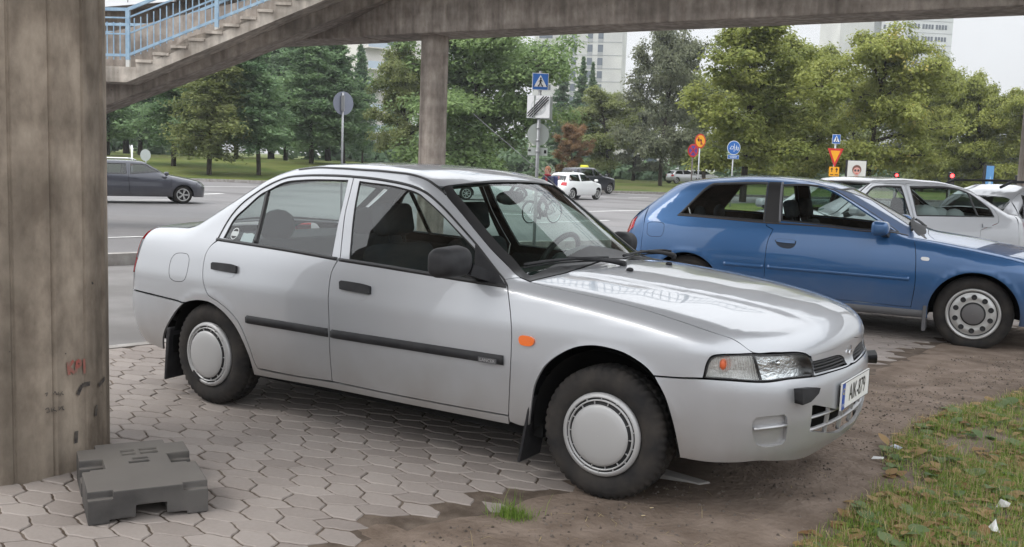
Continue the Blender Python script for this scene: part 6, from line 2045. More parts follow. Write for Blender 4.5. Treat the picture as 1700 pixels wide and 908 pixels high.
def tree(name, label, px, dep, top_y, wpx, kind, leaf, grp, var=0, base_cut=None):
    (mt, mc), H0, W0 = KIND[kind][var % len(KIND[kind])]
    p = at_dl(dep, lat_px(px, dep))
    z_top = CAM[2]+(269.3+(px-850)*.0368-top_y)/FPX*dep
    H = (z_top-p[2])/.97; Wd = wpx/FPX*dep
    r = thing(name, label, 'tree', tuple(p), random.uniform(0, 6.28), grp)
    r.scale = (Wd/W0, Wd/W0, H/H0)
    a = link('trunk', mt, r); b = link('crown', mc, r)
    if not mt.materials: mt.materials.append(M_BARK)
    if not mc.materials: mc.materials.append(LEAF[leaf])
    b.material_slots[0].link = 'OBJECT'; b.material_slots[0].material = LEAF[leaf]
    return r
G1 = 'larches on the grass bank at the left'; G2 = 'lime trees at the right'; G3 = 'trees in the park beyond the road'
for a in [
 ('larch_tree', 'dark larch half hidden by the concrete pillar, below the stair landing', 178, 82, 40, 150, 'larch', 'larch', G1, 0),
 ('larch_tree', 'larch rising behind the cabin of the grey estate car', 232, 94, 60, 150, 'larch', 'spruce', G1, 1),
 ('larch_tree', 'larch with a thick dark trunk on the bank above the bonnet of the grey estate', 288, 74, 40, 150, 'larch', 'larch', G1, 2),
 ('larch_tree', 'paler larch nearest on the grass bank, below the middle of the stairs', 347, 69, 30, 165, 'larch', 'olive', G1, 1),
 ('larch_tree', 'larch standing back between the two nearest bank trees', 392, 92, 40, 140, 'larch', 'spruce', G1, 0),
 ('larch_tree', 'larch with a bare lower trunk at the right end of the grass bank', 430, 71, 45, 150, 'larch', 'larch', G1, 2),
 ('larch_tree', 'dark larch above the rear window of the silver saloon', 474, 94, 40, 140, 'larch', 'spruce', G1, 1),
 ('larch_tree', 'larch just left of the round grey sign back', 517, 84, 45, 150, 'larch', 'larch', G1, 0),
 ('larch_tree', 'larch directly behind the round grey sign back', 570, 86, 60, 130, 'larch', 'larch', G1, 2),
 ('larch_tree', 'narrow larch at the right end of the row, beside the pale flats', 602, 96, 84, 66, 'larch', 'spruce', G1, 1),
 ('larch_tree', 'shaded larch far back, left of the paler nearest larch', 318, 110, 70, 190, 'larch', 'spruce', G1, 2),
 ('larch_tree', 'shaded larch far back behind the bare-trunked larch', 450, 112, 70, 200, 'larch', 'spruce', G1, 0),
 ('larch_tree', 'shaded larch far back, just left behind the round grey sign back', 545, 114, 75, 190, 'larch', 'spruce', G1, 1),
 ('larch_tree', 'shaded larch far back behind the rear of the grey estate', 210, 112, 70, 200, 'larch', 'spruce', G1, 2),
 ('broad_tree', 'olive leafy tree just left of the bridge column', 672, 80, 70, 118, 'broad', 'olive', G3, 0),
 ('maple_tree', 'broad dense dark green maple behind and right of the bridge column', 795, 80, 45, 300, 'maple', 'deep', G3, 0),
 ('spruce_tree', 'pointed spruce behind the pedestrian crossing sign', 925, 128, 100, 66, 'spruce', 'spruce', G3, 0),
 ('spruce_tree', 'pointed spruce in front of the left side of the grey tower', 955, 124, 104, 62, 'spruce', 'spruce', G3, 0),
 ('spruce_tree', 'small spruce tip in front of the middle of the grey tower', 983, 130, 112, 50, 'spruce', 'spruce', G3, 0),
 ('rust_tree', 'small rust-brown tree above the white hatchback', 950, 92, 204, 58, 'broad', 'rust', G3, 1),
 ('broad_tree', 'olive tree right of the rust-brown tree, below the grey tower', 1012, 100, 140, 130, 'broad', 'olive', G3, 2),
 ('broad_tree', 'dark purplish-green tree, tallest between the grey tower and the limes', 1098, 90, 40, 150, 'broad', 'dark', G3, 3),
 ('broad_tree', 'low dark tree behind the dark navy taxi', 1052, 112, 165, 130, 'broad', 'dark', G3, 0),
 ('broad_tree', 'dim tree behind the two round red signs', 1170, 104, 120, 140, 'broad', 'olive', G3, 1),
 ('lime_tree', 'big yellow-green lime above the blue hatchback roof, left of the give-way sign', 1236, 60, 34, 230, 'broad', 'lime', G2, 1),
 ('lime_tree', 'yellow-green lime directly behind the give-way sign', 1345, 68, 52, 190, 'broad', 'lime', G2, 2),
 ('lime_tree', 'yellow-green lime in front of the white tower', 1440, 62, 44, 200, 'broad', 'lime', G2, 3),
 ('lime_tree', 'darker lime right of the white tower, above the silver saloon roof', 1518, 78, 92, 130, 'broad', 'olive', G2, 0),
 ('lime_tree', 'lime above the rear of the silver saloon', 1577, 72, 112, 120, 'broad', 'lime', G2, 1),
 ('lime_tree', 'lime above the blue street poster', 1632, 70, 122, 120, 'broad', 'lime', G2, 2),
 ('lime_tree', 'last lime, cut by the column at the right edge', 1690, 68, 140, 130, 'broad', 'lime', G2, 3),
 ('broad_tree', 'dim background tree between the first two limes', 1295, 108, 110, 170, 'broad', 'olive', G3, 3),
 ('broad_tree', 'dim background tree behind the street poster with a portrait', 1408, 110, 130, 170, 'broad', 'olive', G3, 1),
 ('broad_tree', 'dim background tree behind the darker lime', 1530, 112, 150, 180, 'broad', 'dark', G3, 0),
 ('broad_tree', 'dim background tree behind the last two limes', 1655, 114, 165, 200, 'broad', 'olive', G3, 2)]:
    tree(*a)
# shrubbery closing the view under the crowns
rng = np.random.default_rng(77)
V = []; N = []; T = []
for k in range(320):
    l = rng.uniform(-78, 88); d = 122+rng.uniform(-4, 16)
    if -3 < l*1650/d*.001 < -99: continue
    c = at_dl(d, l, rng.uniform(.3, 4.6)*(1.9 if l < -16 else 1)); n = 75; r = rng.uniform(1.2, 2.6)
    px_ = 850+l/d*1650
    if 925 < px_ < 1120 or 600 < px_ < 640: c[2] = min(c[2], gz(c[0], c[1])+1.0)
    q = rng.normal(size=(n, 3)); q /= np.linalg.norm(q, axis=1, keepdims=True)
    V.append(c+q*r*[1.2, 1.2, .8]*rng.random((n, 1))**.4); N.append(q*.6+[0, 0, .7]+rng.normal(0, .3, (n, 3))); T.append(np.clip(rng.normal(.4, .2)+rng.normal(0, .1, n), 0, 1))
V = np.vstack(V); N = np.vstack(N); T = np.concatenate(T)
me = leaf_mesh('shrubbery', *leaf_cloud(V, N, rng.uniform(.45, .9, len(V)), T, rng)); me.materials.append(LEAF['spruce'])
o = link('shrubbery', me); tag(o, 'dark shrubbery massed under the far trees', 'shrubs', kind='stuff')

# ------------------------------------------------------------------ buildings
M_TOWER = mat('tower_concrete', (.50, .50, .50), .85); vary(M_TOWER, .15, (.44, .44, .44), (.54, .54, .53), detail=8)
M_TOWER2 = mat('tower_panels', (.52, .53, .545), .8); vary(M_TOWER2, .2, (.48, .49, .505), (.56, .57, .585), detail=8)
M_PANE = mat('far_window', (.10, .12, .15), .15, spec=.8)
M_PANEL = mat('window_panel', (.30, .31, .33), .6)
M_PALE = mat('pale_wall', (.62, .60, .56), .8); vary(M_PALE, .2, (.55, .53, .50), (.68, .66, .62), detail=8)
def block(root, name, c, ux, uy, sx, sy, z0, z1, m):
    mb = MB(); c = Vector(c)
    P = []
    for z in (z0, z1):
        for a, b in ((0, 0), (1, 0), (1, 1), (0, 1)):
            P.append(Vector(ux)*(a*sx)+Vector(uy)*(b*sy)+Vector((0, 0, z)))
    mb.add([p+c for p in P], [(3, 2, 1, 0), (4, 5, 6, 7), (0, 1, 5, 4), (1, 2, 6, 5), (2, 3, 7, 6), (3, 0, 4, 7)])
    return mb.build(name, m, root, clean=True)
def win(root, o, ux, n, w, h, m=None, sill=True):
    mb = MB(); o = Vector(o); ux = Vector(ux); n = Vector(n)
    mb.prism([(-w/2, -h/2), (w/2, -h/2), (w/2, h/2), (-w/2, h/2)], o+n*.06, ux, (0, 0, 1), n*-.12, 0)
    if sill: mb.prism([(-w/2, -h/2-.9), (w/2, -h/2-.9), (w/2, -h/2-.05), (-w/2, -h/2-.05)], o+n*.05, ux, (0, 0, 1), n*-.10, 1)
    return mb.build('window', [m or M_PANE, M_PANEL], root)
# grey tower behind the spruces
D1 = 226.0; s1 = D1/FPX
p0 = at_dl(D1, lat_px(918, D1)); ux = RH*.985-FH*.17; ux /= np.linalg.norm(ux); uy = np.array([-ux[1], ux[0], 0])
T1 = thing('grey_tower', 'pale grey concrete tower block with four columns of windows, above the spruces', 'building', tuple(p0))
wd1 = (1036-931)*s1
block(T1, 'wall', (0, 0, 0), ux, uy, wd1, 14, -3, 46, M_TOWER)
block(T1, 'stair_wing', Vector(-ux*5.6+uy*2.0), ux, uy, 5.5, 12, -3, 46, M_TOWER)
for i, cx in enumerate((941, 958, 984, 1001)):
    for r_ in range(9):
        zc = (278-(69+21*r_))*s1+CAM[2]-p0[2]
        if zc < 3: continue
        win(T1, Vector(ux*(cx-931)*s1)+Vector((0, 0, zc)), ux, -uy, 1.15, 1.6)
for r_ in range(9):
    zc = (278-(69+21*r_))*s1+CAM[2]-p0[2]
    if zc > 3: win(T1, Vector(-ux*3.0+uy*2.0)+Vector((0, 0, zc)), ux, -uy, 3.0, 1.2, sill=False)
mb = MB()
for r_ in range(9):
    zc = (278-(80+21*r_))*s1+CAM[2]-p0[2]
    if zc > 2: mb.prism([(0, -.06), (wd1, -.06), (wd1, .06), (0, .06)], Vector(-uy*.05)+Vector((0, 0, zc)), ux, (0, 0, 1), Vector(uy*.04), 0)
mb.build('joint_lines', M_PANEL, T1)
# white tower on the right
D2 = 250.0; s2 = D2/FPX
p0 = at_dl(D2, lat_px(1481, D2)); ux = RH*.99+FH*.12; ux /= np.linalg.norm(ux); uy = np.array([-ux[1], ux[0], 0])
T2 = thing('white_tower', 'tall white panel tower block with rows of small windows, above the limes', 'building', tuple(p0))
wd2 = (1577-1492)*s2
block(T2, 'wall', (0, 0, 0), ux, uy, wd2, 16, -3, 60, M_TOWER2)
ul = -RH*.72+FH*.70; ul /= np.linalg.norm(ul); un = np.array([-ul[1], ul[0], 0])
if un@FH > 0: un = -un
block(T2, 'side_wing', Vector(uy*.1), ul, -un, 5.6, 8, -3, 60, M_TOWER2)
block(T2, 'core', Vector(-ux*(95*s2)+uy*4), ux, uy, 58*s2, 12, -3, 60, M_TOWER)
for r_ in range(8):
    zc = (294-(31+19.3*r_))*s2+CAM[2]-p0[2]
    if zc < 3: continue
    for g0 in (1500, 1524, 1547):
        for j in range(4):
            win(T2, Vector(ux*(g0-1492+2.2+j*5.2)*s2)+Vector((0, 0, zc)), ux, -uy, .55, 1.1, mat('tower_window', (.10, .115, .14), .3), sill=False)
    for j in range(4):
        win(T2, Vector(ul*(.8+j*1.3)+uy*.1)+Vector((0, 0, zc)), ul, un, .6, 1.0, mat('tower_window', (.10, .115, .14), .3), sill=False)
mb = MB()
for r_ in range(9):
    zc = (294-(41+19.3*r_))*s2+CAM[2]-p0[2]
    if zc > 2: mb.prism([(0, -.05), (wd2, -.05), (wd2, .05), (0, .05)], Vector(-uy*.05)+Vector((0, 0, zc)), ux, (0, 0, 1), Vector(uy*.04), 0)
mb.build('joint_lines', M_PANEL, T2)
# pale flats with balconies between the larches and the olive tree
D3 = 140.0; s3 = D3/FPX
p0 = at_dl(D3, lat_px(596, D3)); ux = RH*.8+FH*.6; uy = np.array([-ux[1], ux[0], 0])
T3 = thing('pale_flats', 'pale block of flats with stacked balconies, glimpsed between the larches and the olive tree', 'building', tuple(p0))
block(T3, 'wall', (0, 0, 0), ux, uy, 11, 10, -3, 19, M_PALE)
for r_ in range(6):
    z = 1.2+r_*2.9
    win(T3, Vector(ux*5.4)+Vector((0, 0, z+1.3)), ux, -uy, 3.2, 1.4, sill=False)
    b = MB(); c = Vector(ux*2.0-uy*.75)
    b.prism([(-1.6, 0), (1.6, 0), (1.6, 1.0), (-1.6, 1.0)], Vector(ux*2.0-uy*1.5)+Vector((0, 0, z)), ux, (0, 0, 1), Vector(uy*.1), 0)
    b.prism([(-1.6, -.12), (1.6, -.12), (1.6, 0), (-1.6, 0)], Vector(ux*2.0-uy*1.5)+Vector((0, 0, z)), ux, (0, 0, 1), Vector(uy*1.5), 1)
    b.build('balcony', [mat('balcony_glass', (.45, .52, .60), .25), M_PALE], T3)
# long low concrete building under the crowns
D4 = 136.0; s4 = D4/FPX
p0 = at_dl(D4, lat_px(560, D4)); ux = RH*.995+FH*.10; ux /= np.linalg.norm(ux); uy = np.array([-ux[1], ux[0], 0])
T4 = thing('low_building', 'long low pale concrete building glimpsed between the tree trunks', 'building', tuple(p0))
block(T4, 'wall', (0, 0, 0), ux, uy, 560*s4, 12, -3, 3.6, M_PALE)
block(T4, 'parapet', Vector(-uy*.25+ux*34), ux, uy, 12, 12, 3.6, 5.0, M_PALE)
for k in range(14):
    x_ = 3+k*3.1
    win(T4, Vector(ux*x_)+Vector((0, 0, 1.9)), ux, -uy, 1.9 if k % 3 else 2.6, 1.0, sill=False)
# ------------------------------------------------------------------ road signs
M_POLE = mat('galvanised_pole', (.36, .37, .38), .5, .5)
M_SBLUE = mat('sign_blue', (.02, .13, .45), .35); M_SWHITE = mat('sign_white', (.74, .75, .76), .35); M_SRED = mat('sign_red', (.55, .025, .02), .35)
M_SYEL = mat('sign_yellow', (.85, .38, .01), .35); M_SBACK = mat('sign_back', (.40, .42, .43), .5, .4); M_SGREY = mat('sign_grey', (.45, .47, .50), .5); M_SPURP = mat('sign_purple', (.10, .05, .30), .35)
M_PALEBACK = mat('pale_sign_back', (.46, .50, .47), .55)
def sign_root(name, label, px, dep, cat='road sign', dz=0.0, grp=None):
    p = at_dl(dep, lat_px(px, dep)); 
    return thing(name, label, cat, tuple(p), grp and 0 or 0, grp), p
class Face:
    """a flat sign plate: centre c (local), facing the camera turned by `yaw` (radians)"""
    def __init__(s, c, yaw=0.0):
        s.n = Vector(-FH*math.cos(yaw)+RH*math.sin(yaw)); s.x = Vector((0, 0, 1)).cross(s.n); s.x.normalize()
        s.y = Vector((0, 0, 1)); s.c = Vector(c); s.mb = MB(); s.k = 0
    def poly(s, P, mi, th=None):
        a = s.k*.0045; s.k += 1
        s.mb.prism(P, s.c+s.n*a, s.x, s.y, s.n*(.004 if th is None else th), mi); return s
    def circ(s, r, mi, n=28, cx=0, cy=0): return s.poly([(cx+r*math.cos(2*math.pi*i/n), cy+r*math.sin(2*math.pi*i/n)) for i in range(n)], mi)
    def rect(s, w, h, mi, cx=0, cy=0): return s.poly([(cx-w/2, cy-h/2), (cx+w/2, cy-h/2), (cx+w/2, cy+h/2), (cx-w/2, cy+h/2)], mi)
    def line(s, a, b, w, mi):
        a, b = Vector((*a, 0)), Vector((*b, 0)); d = (b-a).normalized(); q = Vector((-d.y, d.x, 0))*w/2
        k = s.k; s.poly([tuple((a-q)[:2]), tuple((b-q)[:2]), tuple((b+q)[:2]), tuple((a+q)[:2])], mi); s.k = k; return s
    def build(s, name, mats, root): return s.mb.build(name, mats, root, clean=False)
def pxz(px, y, dep, p): return CAM[2]+(269.3+(px-850)*.0368-y)/FPX*dep*1.0-p[2]
def walker(F, sc, cx, cy, mi):
    """walking figure in strips"""
    k = F.k
    F.circ(.085*sc, mi, 12, cx+.02*sc, cy+.40*sc)
    for a, b, w in (((.02, .31), (0, .02), .13), ((0, .05), (-.16, -.38), .085), ((0, .05), (.16, -.36), .085), ((.02, .27), (-.17, .06), .055), ((.02, .27), (.19, .10), .055)):
        F.line((cx+a[0]*sc, cy+a[1]*sc), (cx+b[0]*sc, cy+b[1]*sc), w*sc, mi)
def crossing_face(c, S, yaw):
    F = Face(c, yaw); h = S/2
    F.rect(S, S*1.02, 0); F.rect(S*.93, S*.95, 1)
    F.poly([(-h*.80, -h*.62), (h*.80, -h*.62), (0, h*.80)], 0)
    walker(F, S*.62, 0, -h*.10, 2)
    for k in range(4):
        x = (-.46+.31*k)*S*.9; F.line((x, -h*.62), (x*.86, -h*.40), S*.05, 2)
    return F
# tall pole with four plates
d0 = 18.5
r, p = sign_root('sign_pole', 'tall grey sign pole with crossing sign, striped white square, round plate and small panel', 892, d0)
mb = MB(); mb.tube([(0, 0, -.2), (0, 0, pxz(900, 122, d0, p))], .031, 12); mb.build('pole', M_POLE, r)
f = crossing_face(Vector((0, 0, pxz(901, 139, d0, p)))+Vector(-FH*.045), .30, .12)
f.build('crossing_sign', [M_SWHITE, M_SBLUE, M_BLACK], r)
zc = pxz(899, 179.5, d0, p); f = Face(Vector((0, 0, zc))+Vector(-FH*.05-RH*.015), -.42)
f.rect(.46, .42, 3); f.rect(.445, .405, 0)
k = f.k; f.circ(.15, 1, 30); f.circ(.118, 0, 30)
f.poly([(-.05, -.09), (-.02, -.09), (-.02, .09), (-.05, .09)], 1); f.poly([(.0, -.09), (.06, -.09), (.06, -.06), (.03, -.06), (.03, .09), (.0, .09)], 1)
for c_o in (-.078, -.026, .026, .078):
    x0_, x1_ = max(-.205, -.188-c_o), min(.205, .188-c_o)
    f.line((x0_, x0_+c_o), (x1_, x1_+c_o), .020, 2)
f.build('striped_square_sign', [M_SWHITE, mat('faded_grey', (.58, .60, .61), .5), M_BLACK, M_SBACK], r)
f = Face(Vector((0, 0, zc-.01))+Vector(FH*.05+RH*.07), .5); f.rect(.40, .42, 0); f.build('sign_back_plate', [M_PALEBACK], r)
f = Face(Vector((0, 0, pxz(897, 224, d0, p)))+Vector(FH*.040), .2); f.circ(.205, 0, 36); f.build('round_plate', [M_PALEBACK], r)
zc = pxz(895, 252, d0, p); f = Face(Vector((0, 0, zc))+Vector(FH*.040), 0); f.rect(.365, .145, 0); f.k = 1
f.rect(.045, .06, 1, .140, 0); f.rect(.05, .03, 1, -.150, .02); f.build('small_panel', [M_PALEBACK, M_BLACK], r)
for y in (139, 168, 190, 214, 234, 252):
    mb = MB(); mb.lathe([(.030, -.02), (.042, -.018), (.042, .018), (.030, .02)], 12, 'z', (0, 0, pxz(899, y, d0, p))); mb.build('clamp', M_POLE, r)
# round sign seen from behind
d0 = 28.0
r, p = sign_root('round_sign', 'round grey sign seen from behind on a slim pole, in front of the larches', 568, d0)
mb = MB(); mb.tube([(0, 0, -.2), (0, 0, pxz(570, 156, d0, p))], .030, 12); mb.build('pole', M_POLE, r)
f = Face(Vector((0, 0, pxz(570, 173, d0, p)))+Vector(FH*.045), .72); f.circ(.325, 0, 40); f.build('plate', [mat('blue_grey_back', (.24, .26, .32), .5)], r)
mb = MB()
mb.box((0, 0, pxz(570, 173, d0, p)), (.09, .09, .42), rz=.6)
mb.build('bracket', M_POLE, r)
# small round sign and thin white post behind the grey estate
d0 = 54.0
r, p = sign_root('round_sign', 'small pale round sign seen edge-on behind the grey estate', 242, d0)
mb = MB(); mb.tube([(0, 0, -.2), (0, 0, pxz(242, 249, d0, p))], .03, 10); mb.build('pole', M_POLE, r)
f = Face(Vector((0, 0, pxz(242, 257.5, d0, p)))+Vector(-FH*.045), .95); f.circ(.32, 0, 30); f.build('plate', [M_PALEBACK], r)
r, p = sign_root('marker_post', 'thin white post left of the small pale round sign', 219, 56.0, 'post')
mb = MB(); mb.tube([(0, 0, -.2), (0, 0, pxz(219, 241, 56.0, p))], .05, 10); mb.lathe([(.056, 0), (.056, .12)], 10, 'z', (0, 0, .9), mi=1); mb.build('post', [M_SWHITE, M_SRED], r)
# no stopping
d0 = 47.0
r, p = sign_root('no_stopping_sign', 'round purple-blue no-stopping sign with red ring and cross on a dark pole', 1149, d0)
mb = MB(); mb.tube([(0, 0, -.2), (0, 0, pxz(1149, 245, d0, p))], .035, 10); mb.build('pole', mat('brown_pole', (.09, .075, .07), .6), r)
f = Face(Vector((0, 0, pxz(1149, 250.5, d0, p)))+Vector(-FH*.05), .5); f.circ(.31, 0, 32); f.circ(.235, 1, 32)
f.line((-.17, -.17), (.17, .17), .07, 0); f.line((-.17, .17), (.17, -.17), .07, 0); f.build('plate', [M_SRED, M_SPURP], r)
# no left turn (temporary, orange)
r, p = sign_root('no_left_turn_sign', 'round orange sign with a black left-turn arrow on a pale pole', 1160, d0-.8)
mb = MB(); mb.tube([(0, 0, -.2), (0, 0, pxz(1162, 228, d0-.8, p))], .032, 10); mb.build('pole', M_POLE, r)
f = Face(Vector((0, 0, pxz(1162, 235, d0-.8, p)))+Vector(-FH*.05), .55); f.circ(.33, 0, 32); f.circ(.27, 1, 32)
f.line((.05, -.17), (.05, .06), .055, 2); f.line((.07, .05), (-.10, .05), .055, 2); f.poly([(-.19, .05), (-.07, -.05), (-.07, .15)], 2); f.line((-.18, .18), (.18, -.18), .04, 0)
f.build('plate', [M_SRED, M_SYEL, M_BLACK], r)
# bicycle path sign
r, p = sign_root('cycle_path_sign', 'round blue cycle and foot path sign with a blue panel below, by a lime trunk', 1216, 48.5)
d0 = 48.5
mb = MB(); mb.tube([(0, 0, -.2), (0, 0, pxz(1217, 240, d0, p))], .034, 10); mb.build('pole', M_POLE, r)
f = Face(Vector((0, 0, pxz(1217, 246, d0, p)))+Vector(-FH*.05), .2); f.circ(.34, 1, 32); f.circ(.315, 0, 32)
for a, b in (((-.20, -.06), (-.12, .08)), ((-.12, .08), (.0, .06)), ((.0, .06), (-.05, -.06)), ((-.20, -.06), (-.05, -.06)), ((0, .06), (.03, -.06)), ((.02, -.2), (.02, .2))): f.line(a, b, .022, 1)
walker(f, .26, .13, -.02, 1); walker(f, .20, .22, -.05, 1)
f.build('plate', [M_SBLUE, M_SWHITE], r)
f = Face(Vector((0, 0, pxz(1217, 261, d0, p)))+Vector(-FH*.05), .2); f.rect(.58, .20, 1); f.rect(.55, .17, 0); f.rect(.40, .02, 1, 0, .03); f.rect(.34, .02, 1, 0, -.03); f.build('panel', [M_SBLUE, M_SWHITE], r)
# give way
d0 = 40.0
r, p = sign_root('give_way_sign', 'red and yellow give-way triangle with a crossing sign above and yellow plate below', 1384, d0)
mb = MB(); mb.tube([(0, 0, -.2), (0, 0, pxz(1386, 224, d0, p))], .036, 10); mb.build('pole', M_POLE, r)
f = crossing_face(Vector((0, 0, pxz(1386, 232, d0, p)))+Vector(-FH*.06), .36, .25); f.build('crossing_sign', [M_SWHITE, M_SBLUE, M_BLACK], r)
f = Face(Vector((0, 0, pxz(1385, 262, d0, p)))+Vector(-FH*.06), .15)
f.poly([(-.34, .36), (0, -.40), (.34, .36)], 0); f.poly([(-.21, .27), (0, -.20), (.21, .27)], 1); f.build('triangle', [M_SRED, M_SYEL], r)
f = Face(Vector((0, 0, pxz(1384, 285, d0, p)))+Vector(-FH*.06), .15); f.rect(.43, .38, 0)
for s_ in (-1, 1):
    f.line((s_*.10, -.02), (s_*.10, .14), .03, 1); f.poly([(s_*.10-.06, .08), (s_*.10+.06, .08), (s_*.10, .16)], 1); f.rect(.13, .03, 1, s_*.10, -.12)
f.build('plate', [M_SYEL, M_BLACK], r)
# street poster with a portrait, blue street poster
d0 = 44.0
r, p = sign_root('street_poster', 'street poster with a pale portrait of a bespectacled person in a dark jacket', 1422, d0, 'poster')
zc = pxz(1422, 291, d0, p); f = Face(Vector((0, 0, zc)), .1); f.poly([(-.46, -.66), (.46, -.66), (.46, .66), (-.46, .66)], 0, th=-.14); f.rect(.84, 1.26, 1)
f.poly([(-.36, -.58), (.34, -.58), (.28, -.18), (.10, -.05), (-.12, -.05), (-.30, -.2)], 4)
f.poly([(-.12, -.30), (.12, -.30), (.08, -.02), (-.08, -.02)], 2)
f.circ(.21, 3, 20, 0, .24)
f.circ(.165, 2, 20, 0, .18); f.circ(.05, 4, 12, -.07, .21); f.circ(.05, 4, 12, .07, .21); f.rect(.10, .025, 5, 0, .07)
f.build('display', [M_BLACK, mat('poster_paper', (.62, .62, .58), .5), mat('poster_skin', (.62, .32, .27), .6), mat('poster_hair', (.16, .07, .05), .6), mat('poster_coat', (.05, .05, .055), .6), M_SRED], r)
mb = MB(); mb.box((0, 0, (zc-.66)/2), (.5, .12, zc-.66), rz=math.atan2(RH[1], RH[0])); mb.build('stand', M_PLAST, r)
r, p = sign_root('street_poster', 'bright blue street poster beside the right-hand column', 1643, 50.0, 'poster')
zc = pxz(1643, 299, 50.0, p); f = Face(Vector((0, 0, zc)), .75); f.poly([(-.5, -.75), (.5, -.75), (.5, .75), (-.5, .75)], 0, th=-.14); f.rect(.92, 1.4, 1); f.poly([(-.4, -.6), (.3, -.6), (.1, .2)], 2)
f.build('display', [M_BLACK, mat('poster_blue', (.07, .28, .62), .4), mat('poster_pale', (.45, .60, .75), .4)], r)
mb = MB(); mb.box((0, 0, (zc-.75)/2), (.5, .12, zc-.75), rz=math.atan2(RH[1], RH[0])); mb.build('stand', M_PLAST, r)
# traffic lights
M_LAMP = mat('red_signal', (.6, .02, .02), .3, emit=(1.0, .03, .03), es=9.0)
for (px, y, d0, lab) in ((1578, 292, 56.0, 'red traffic light above the roof of the silver saloon'), (1690, 298, 44.0, 'red traffic light in front of the right-hand column'), (1487, 291, 70.0, 'far red traffic light above the front of the silver saloon')):
    r, p = sign_root('traffic_light', lab, px, d0, 'traffic light', grp='traffic lights')
    zc = pxz(px, y, d0, p); F_ = Vector(-FH)
    mb = MB(); mb.tube([(0, 0, -.2), (0, 0, zc+.2)], .05, 10); mb.build('pole', M_POLE, r)
    mb = MB(); a = math.atan2(RH[1], RH[0]); mb.box(Vector((0, 0, zc-.28))+F_*.14, (.32, .20, .92), rz=a); hb = mb.build('head', M_PLAST, r, bevel=.03)
    for k, (dz, m_) in enumerate(((0, M_LAMP), (-.29, mat('dark_amber', (.06, .035, .01), .3)), (-.58, mat('dark_green', (.01, .05, .03), .3)))):
        f = Face(Vector((0, 0, zc+dz))+F_*.245, 0); f.circ(.105, 0, 20); f.build('lamp', [m_], hb)

# ------------------------------------------------------------------ cyclist
def skin_mesh(name, joints, edges, m, parent=None, sub=2, root=0):
    me = bpy.data.meshes.new(name); me.from_pydata([j[:3] for j in joints], edges, [])
    o = bpy.data.objects.new(name, me); COL.objects.link(o)
    md = o.modifiers.new('s', 'SKIN'); md.use_smooth_shade = True
    for v, j in zip(me.skin_vertices[0].data, joints):
        v.radius = (j[3], j[4] if len(j) > 4 else j[3])
    me.skin_vertices[0].data[root].use_root = True
    ss_ = o.modifiers.new('u', 'SUBSURF'); ss_.levels = sub; ss_.render_levels = sub
    dg = bpy.context.evaluated_depsgraph_get(); dg.update()
    nm = bpy.data.meshes.new_from_object(o.evaluated_get(dg))
    bpy.data.objects.remove(o); bpy.data.meshes.remove(me)
    nm.materials.clear(); nm.materials.append(m)
    for p_ in nm.polygons: p_.use_smooth = True
    return link(name, nm, parent)
M_SKIN = mat('skin', (.52, .30, .23), .6); M_COAT = mat('navy_coat', (.018, .022, .045), .9); M_TROU = mat('dark_trousers', (.015, .016, .02), .9)
M_HAIR = mat('reddish_hair', (.22, .09, .04), .7); M_SCARF = mat('red_scarf', (.22, .02, .03), .9); M_BIKE = mat('bike_black', (.015, .015, .016), .4); M_PACK = mat('backpack_blue', (.03, .04, .12), .8)
dC = 31.5
pc_ = at_dl(dC, lat_px(923, dC)); hC = head_of(-.72, -.69)
BK = thing('bicycle', 'black upright bicycle ridden along the road, seen through the windscreen', 'bicycle', tuple(pc_), hC)
WR = .345
for x, nm in ((0, 'rear'), (1.06, 'front')):
    w = bpy.data.objects.new('wheel', None); COL.objects.link(w); w.parent = BK; w.location = (x, 0, WR)
    mb = MB(); c = [(math.cos(a)*(WR-.018), 0, math.sin(a)*(WR-.018)) for a in np.linspace(0, 2*math.pi, 37)]; mb.tube(c, .019, 8, cap=False); mb.build('tyre', M_TYRE, w)
    mb = MB(); c = [(math.cos(a)*(WR-.042), 0, math.sin(a)*(WR-.042)) for a in np.linspace(0, 2*math.pi, 37)]; mb.tube(c, .010, 6, cap=False)
    for k in range(28):
        a = 2*math.pi*k/28; mb.tube([(0, (-1)**k*.03, 0), (math.cos(a)*(WR-.045), 0, math.sin(a)*(WR-.045))], .0016, 4)
    mb.tube([(0, -.05, 0), (0, .05, 0)], .02, 8); mb.build('rim', M_CHROME, w)
mb = MB(); BB = (.44, 0, .29); SEAT = (.27, 0, .92); HT = (.80, 0, .86); HB = (.83, 0, .70)
for a, b, r_ in ((BB, SEAT, .016), (BB, HB, .018), ((.31, 0, .78), HT, .015), (HT, HB, .019)): mb.tube([a, b], r_, 8)
for s_ in (-.05, .05): mb.tube([(0, s_, WR), BB], .010, 6); mb.tube([(0, s_, WR), (.30, s_*.3, .80)], .009, 6); mb.tube([(HB[0], s_, HB[2]), (1.0, s_, .45), (1.06, s_, WR)], .012, 6)
mb.build('frame', M_BIKE, BK)
mb = MB(); mb.tube([HT, (.78, 0, 1.0)], .013, 8); mb.tube([(.62, -.28, 1.04), (.74, -.26, 1.05), (.80, -.10, 1.01), (.80, .10, 1.01), (.74, .26, 1.05), (.62, .28, 1.04)], .012, 8); mb.build('handlebar', M_CHROME, BK)
mb = MB(); mb.ball((.24, 0, .95), .13, 12, sq=(1.1, .8, .32)); mb.build('saddle', M_PLAST, BK)
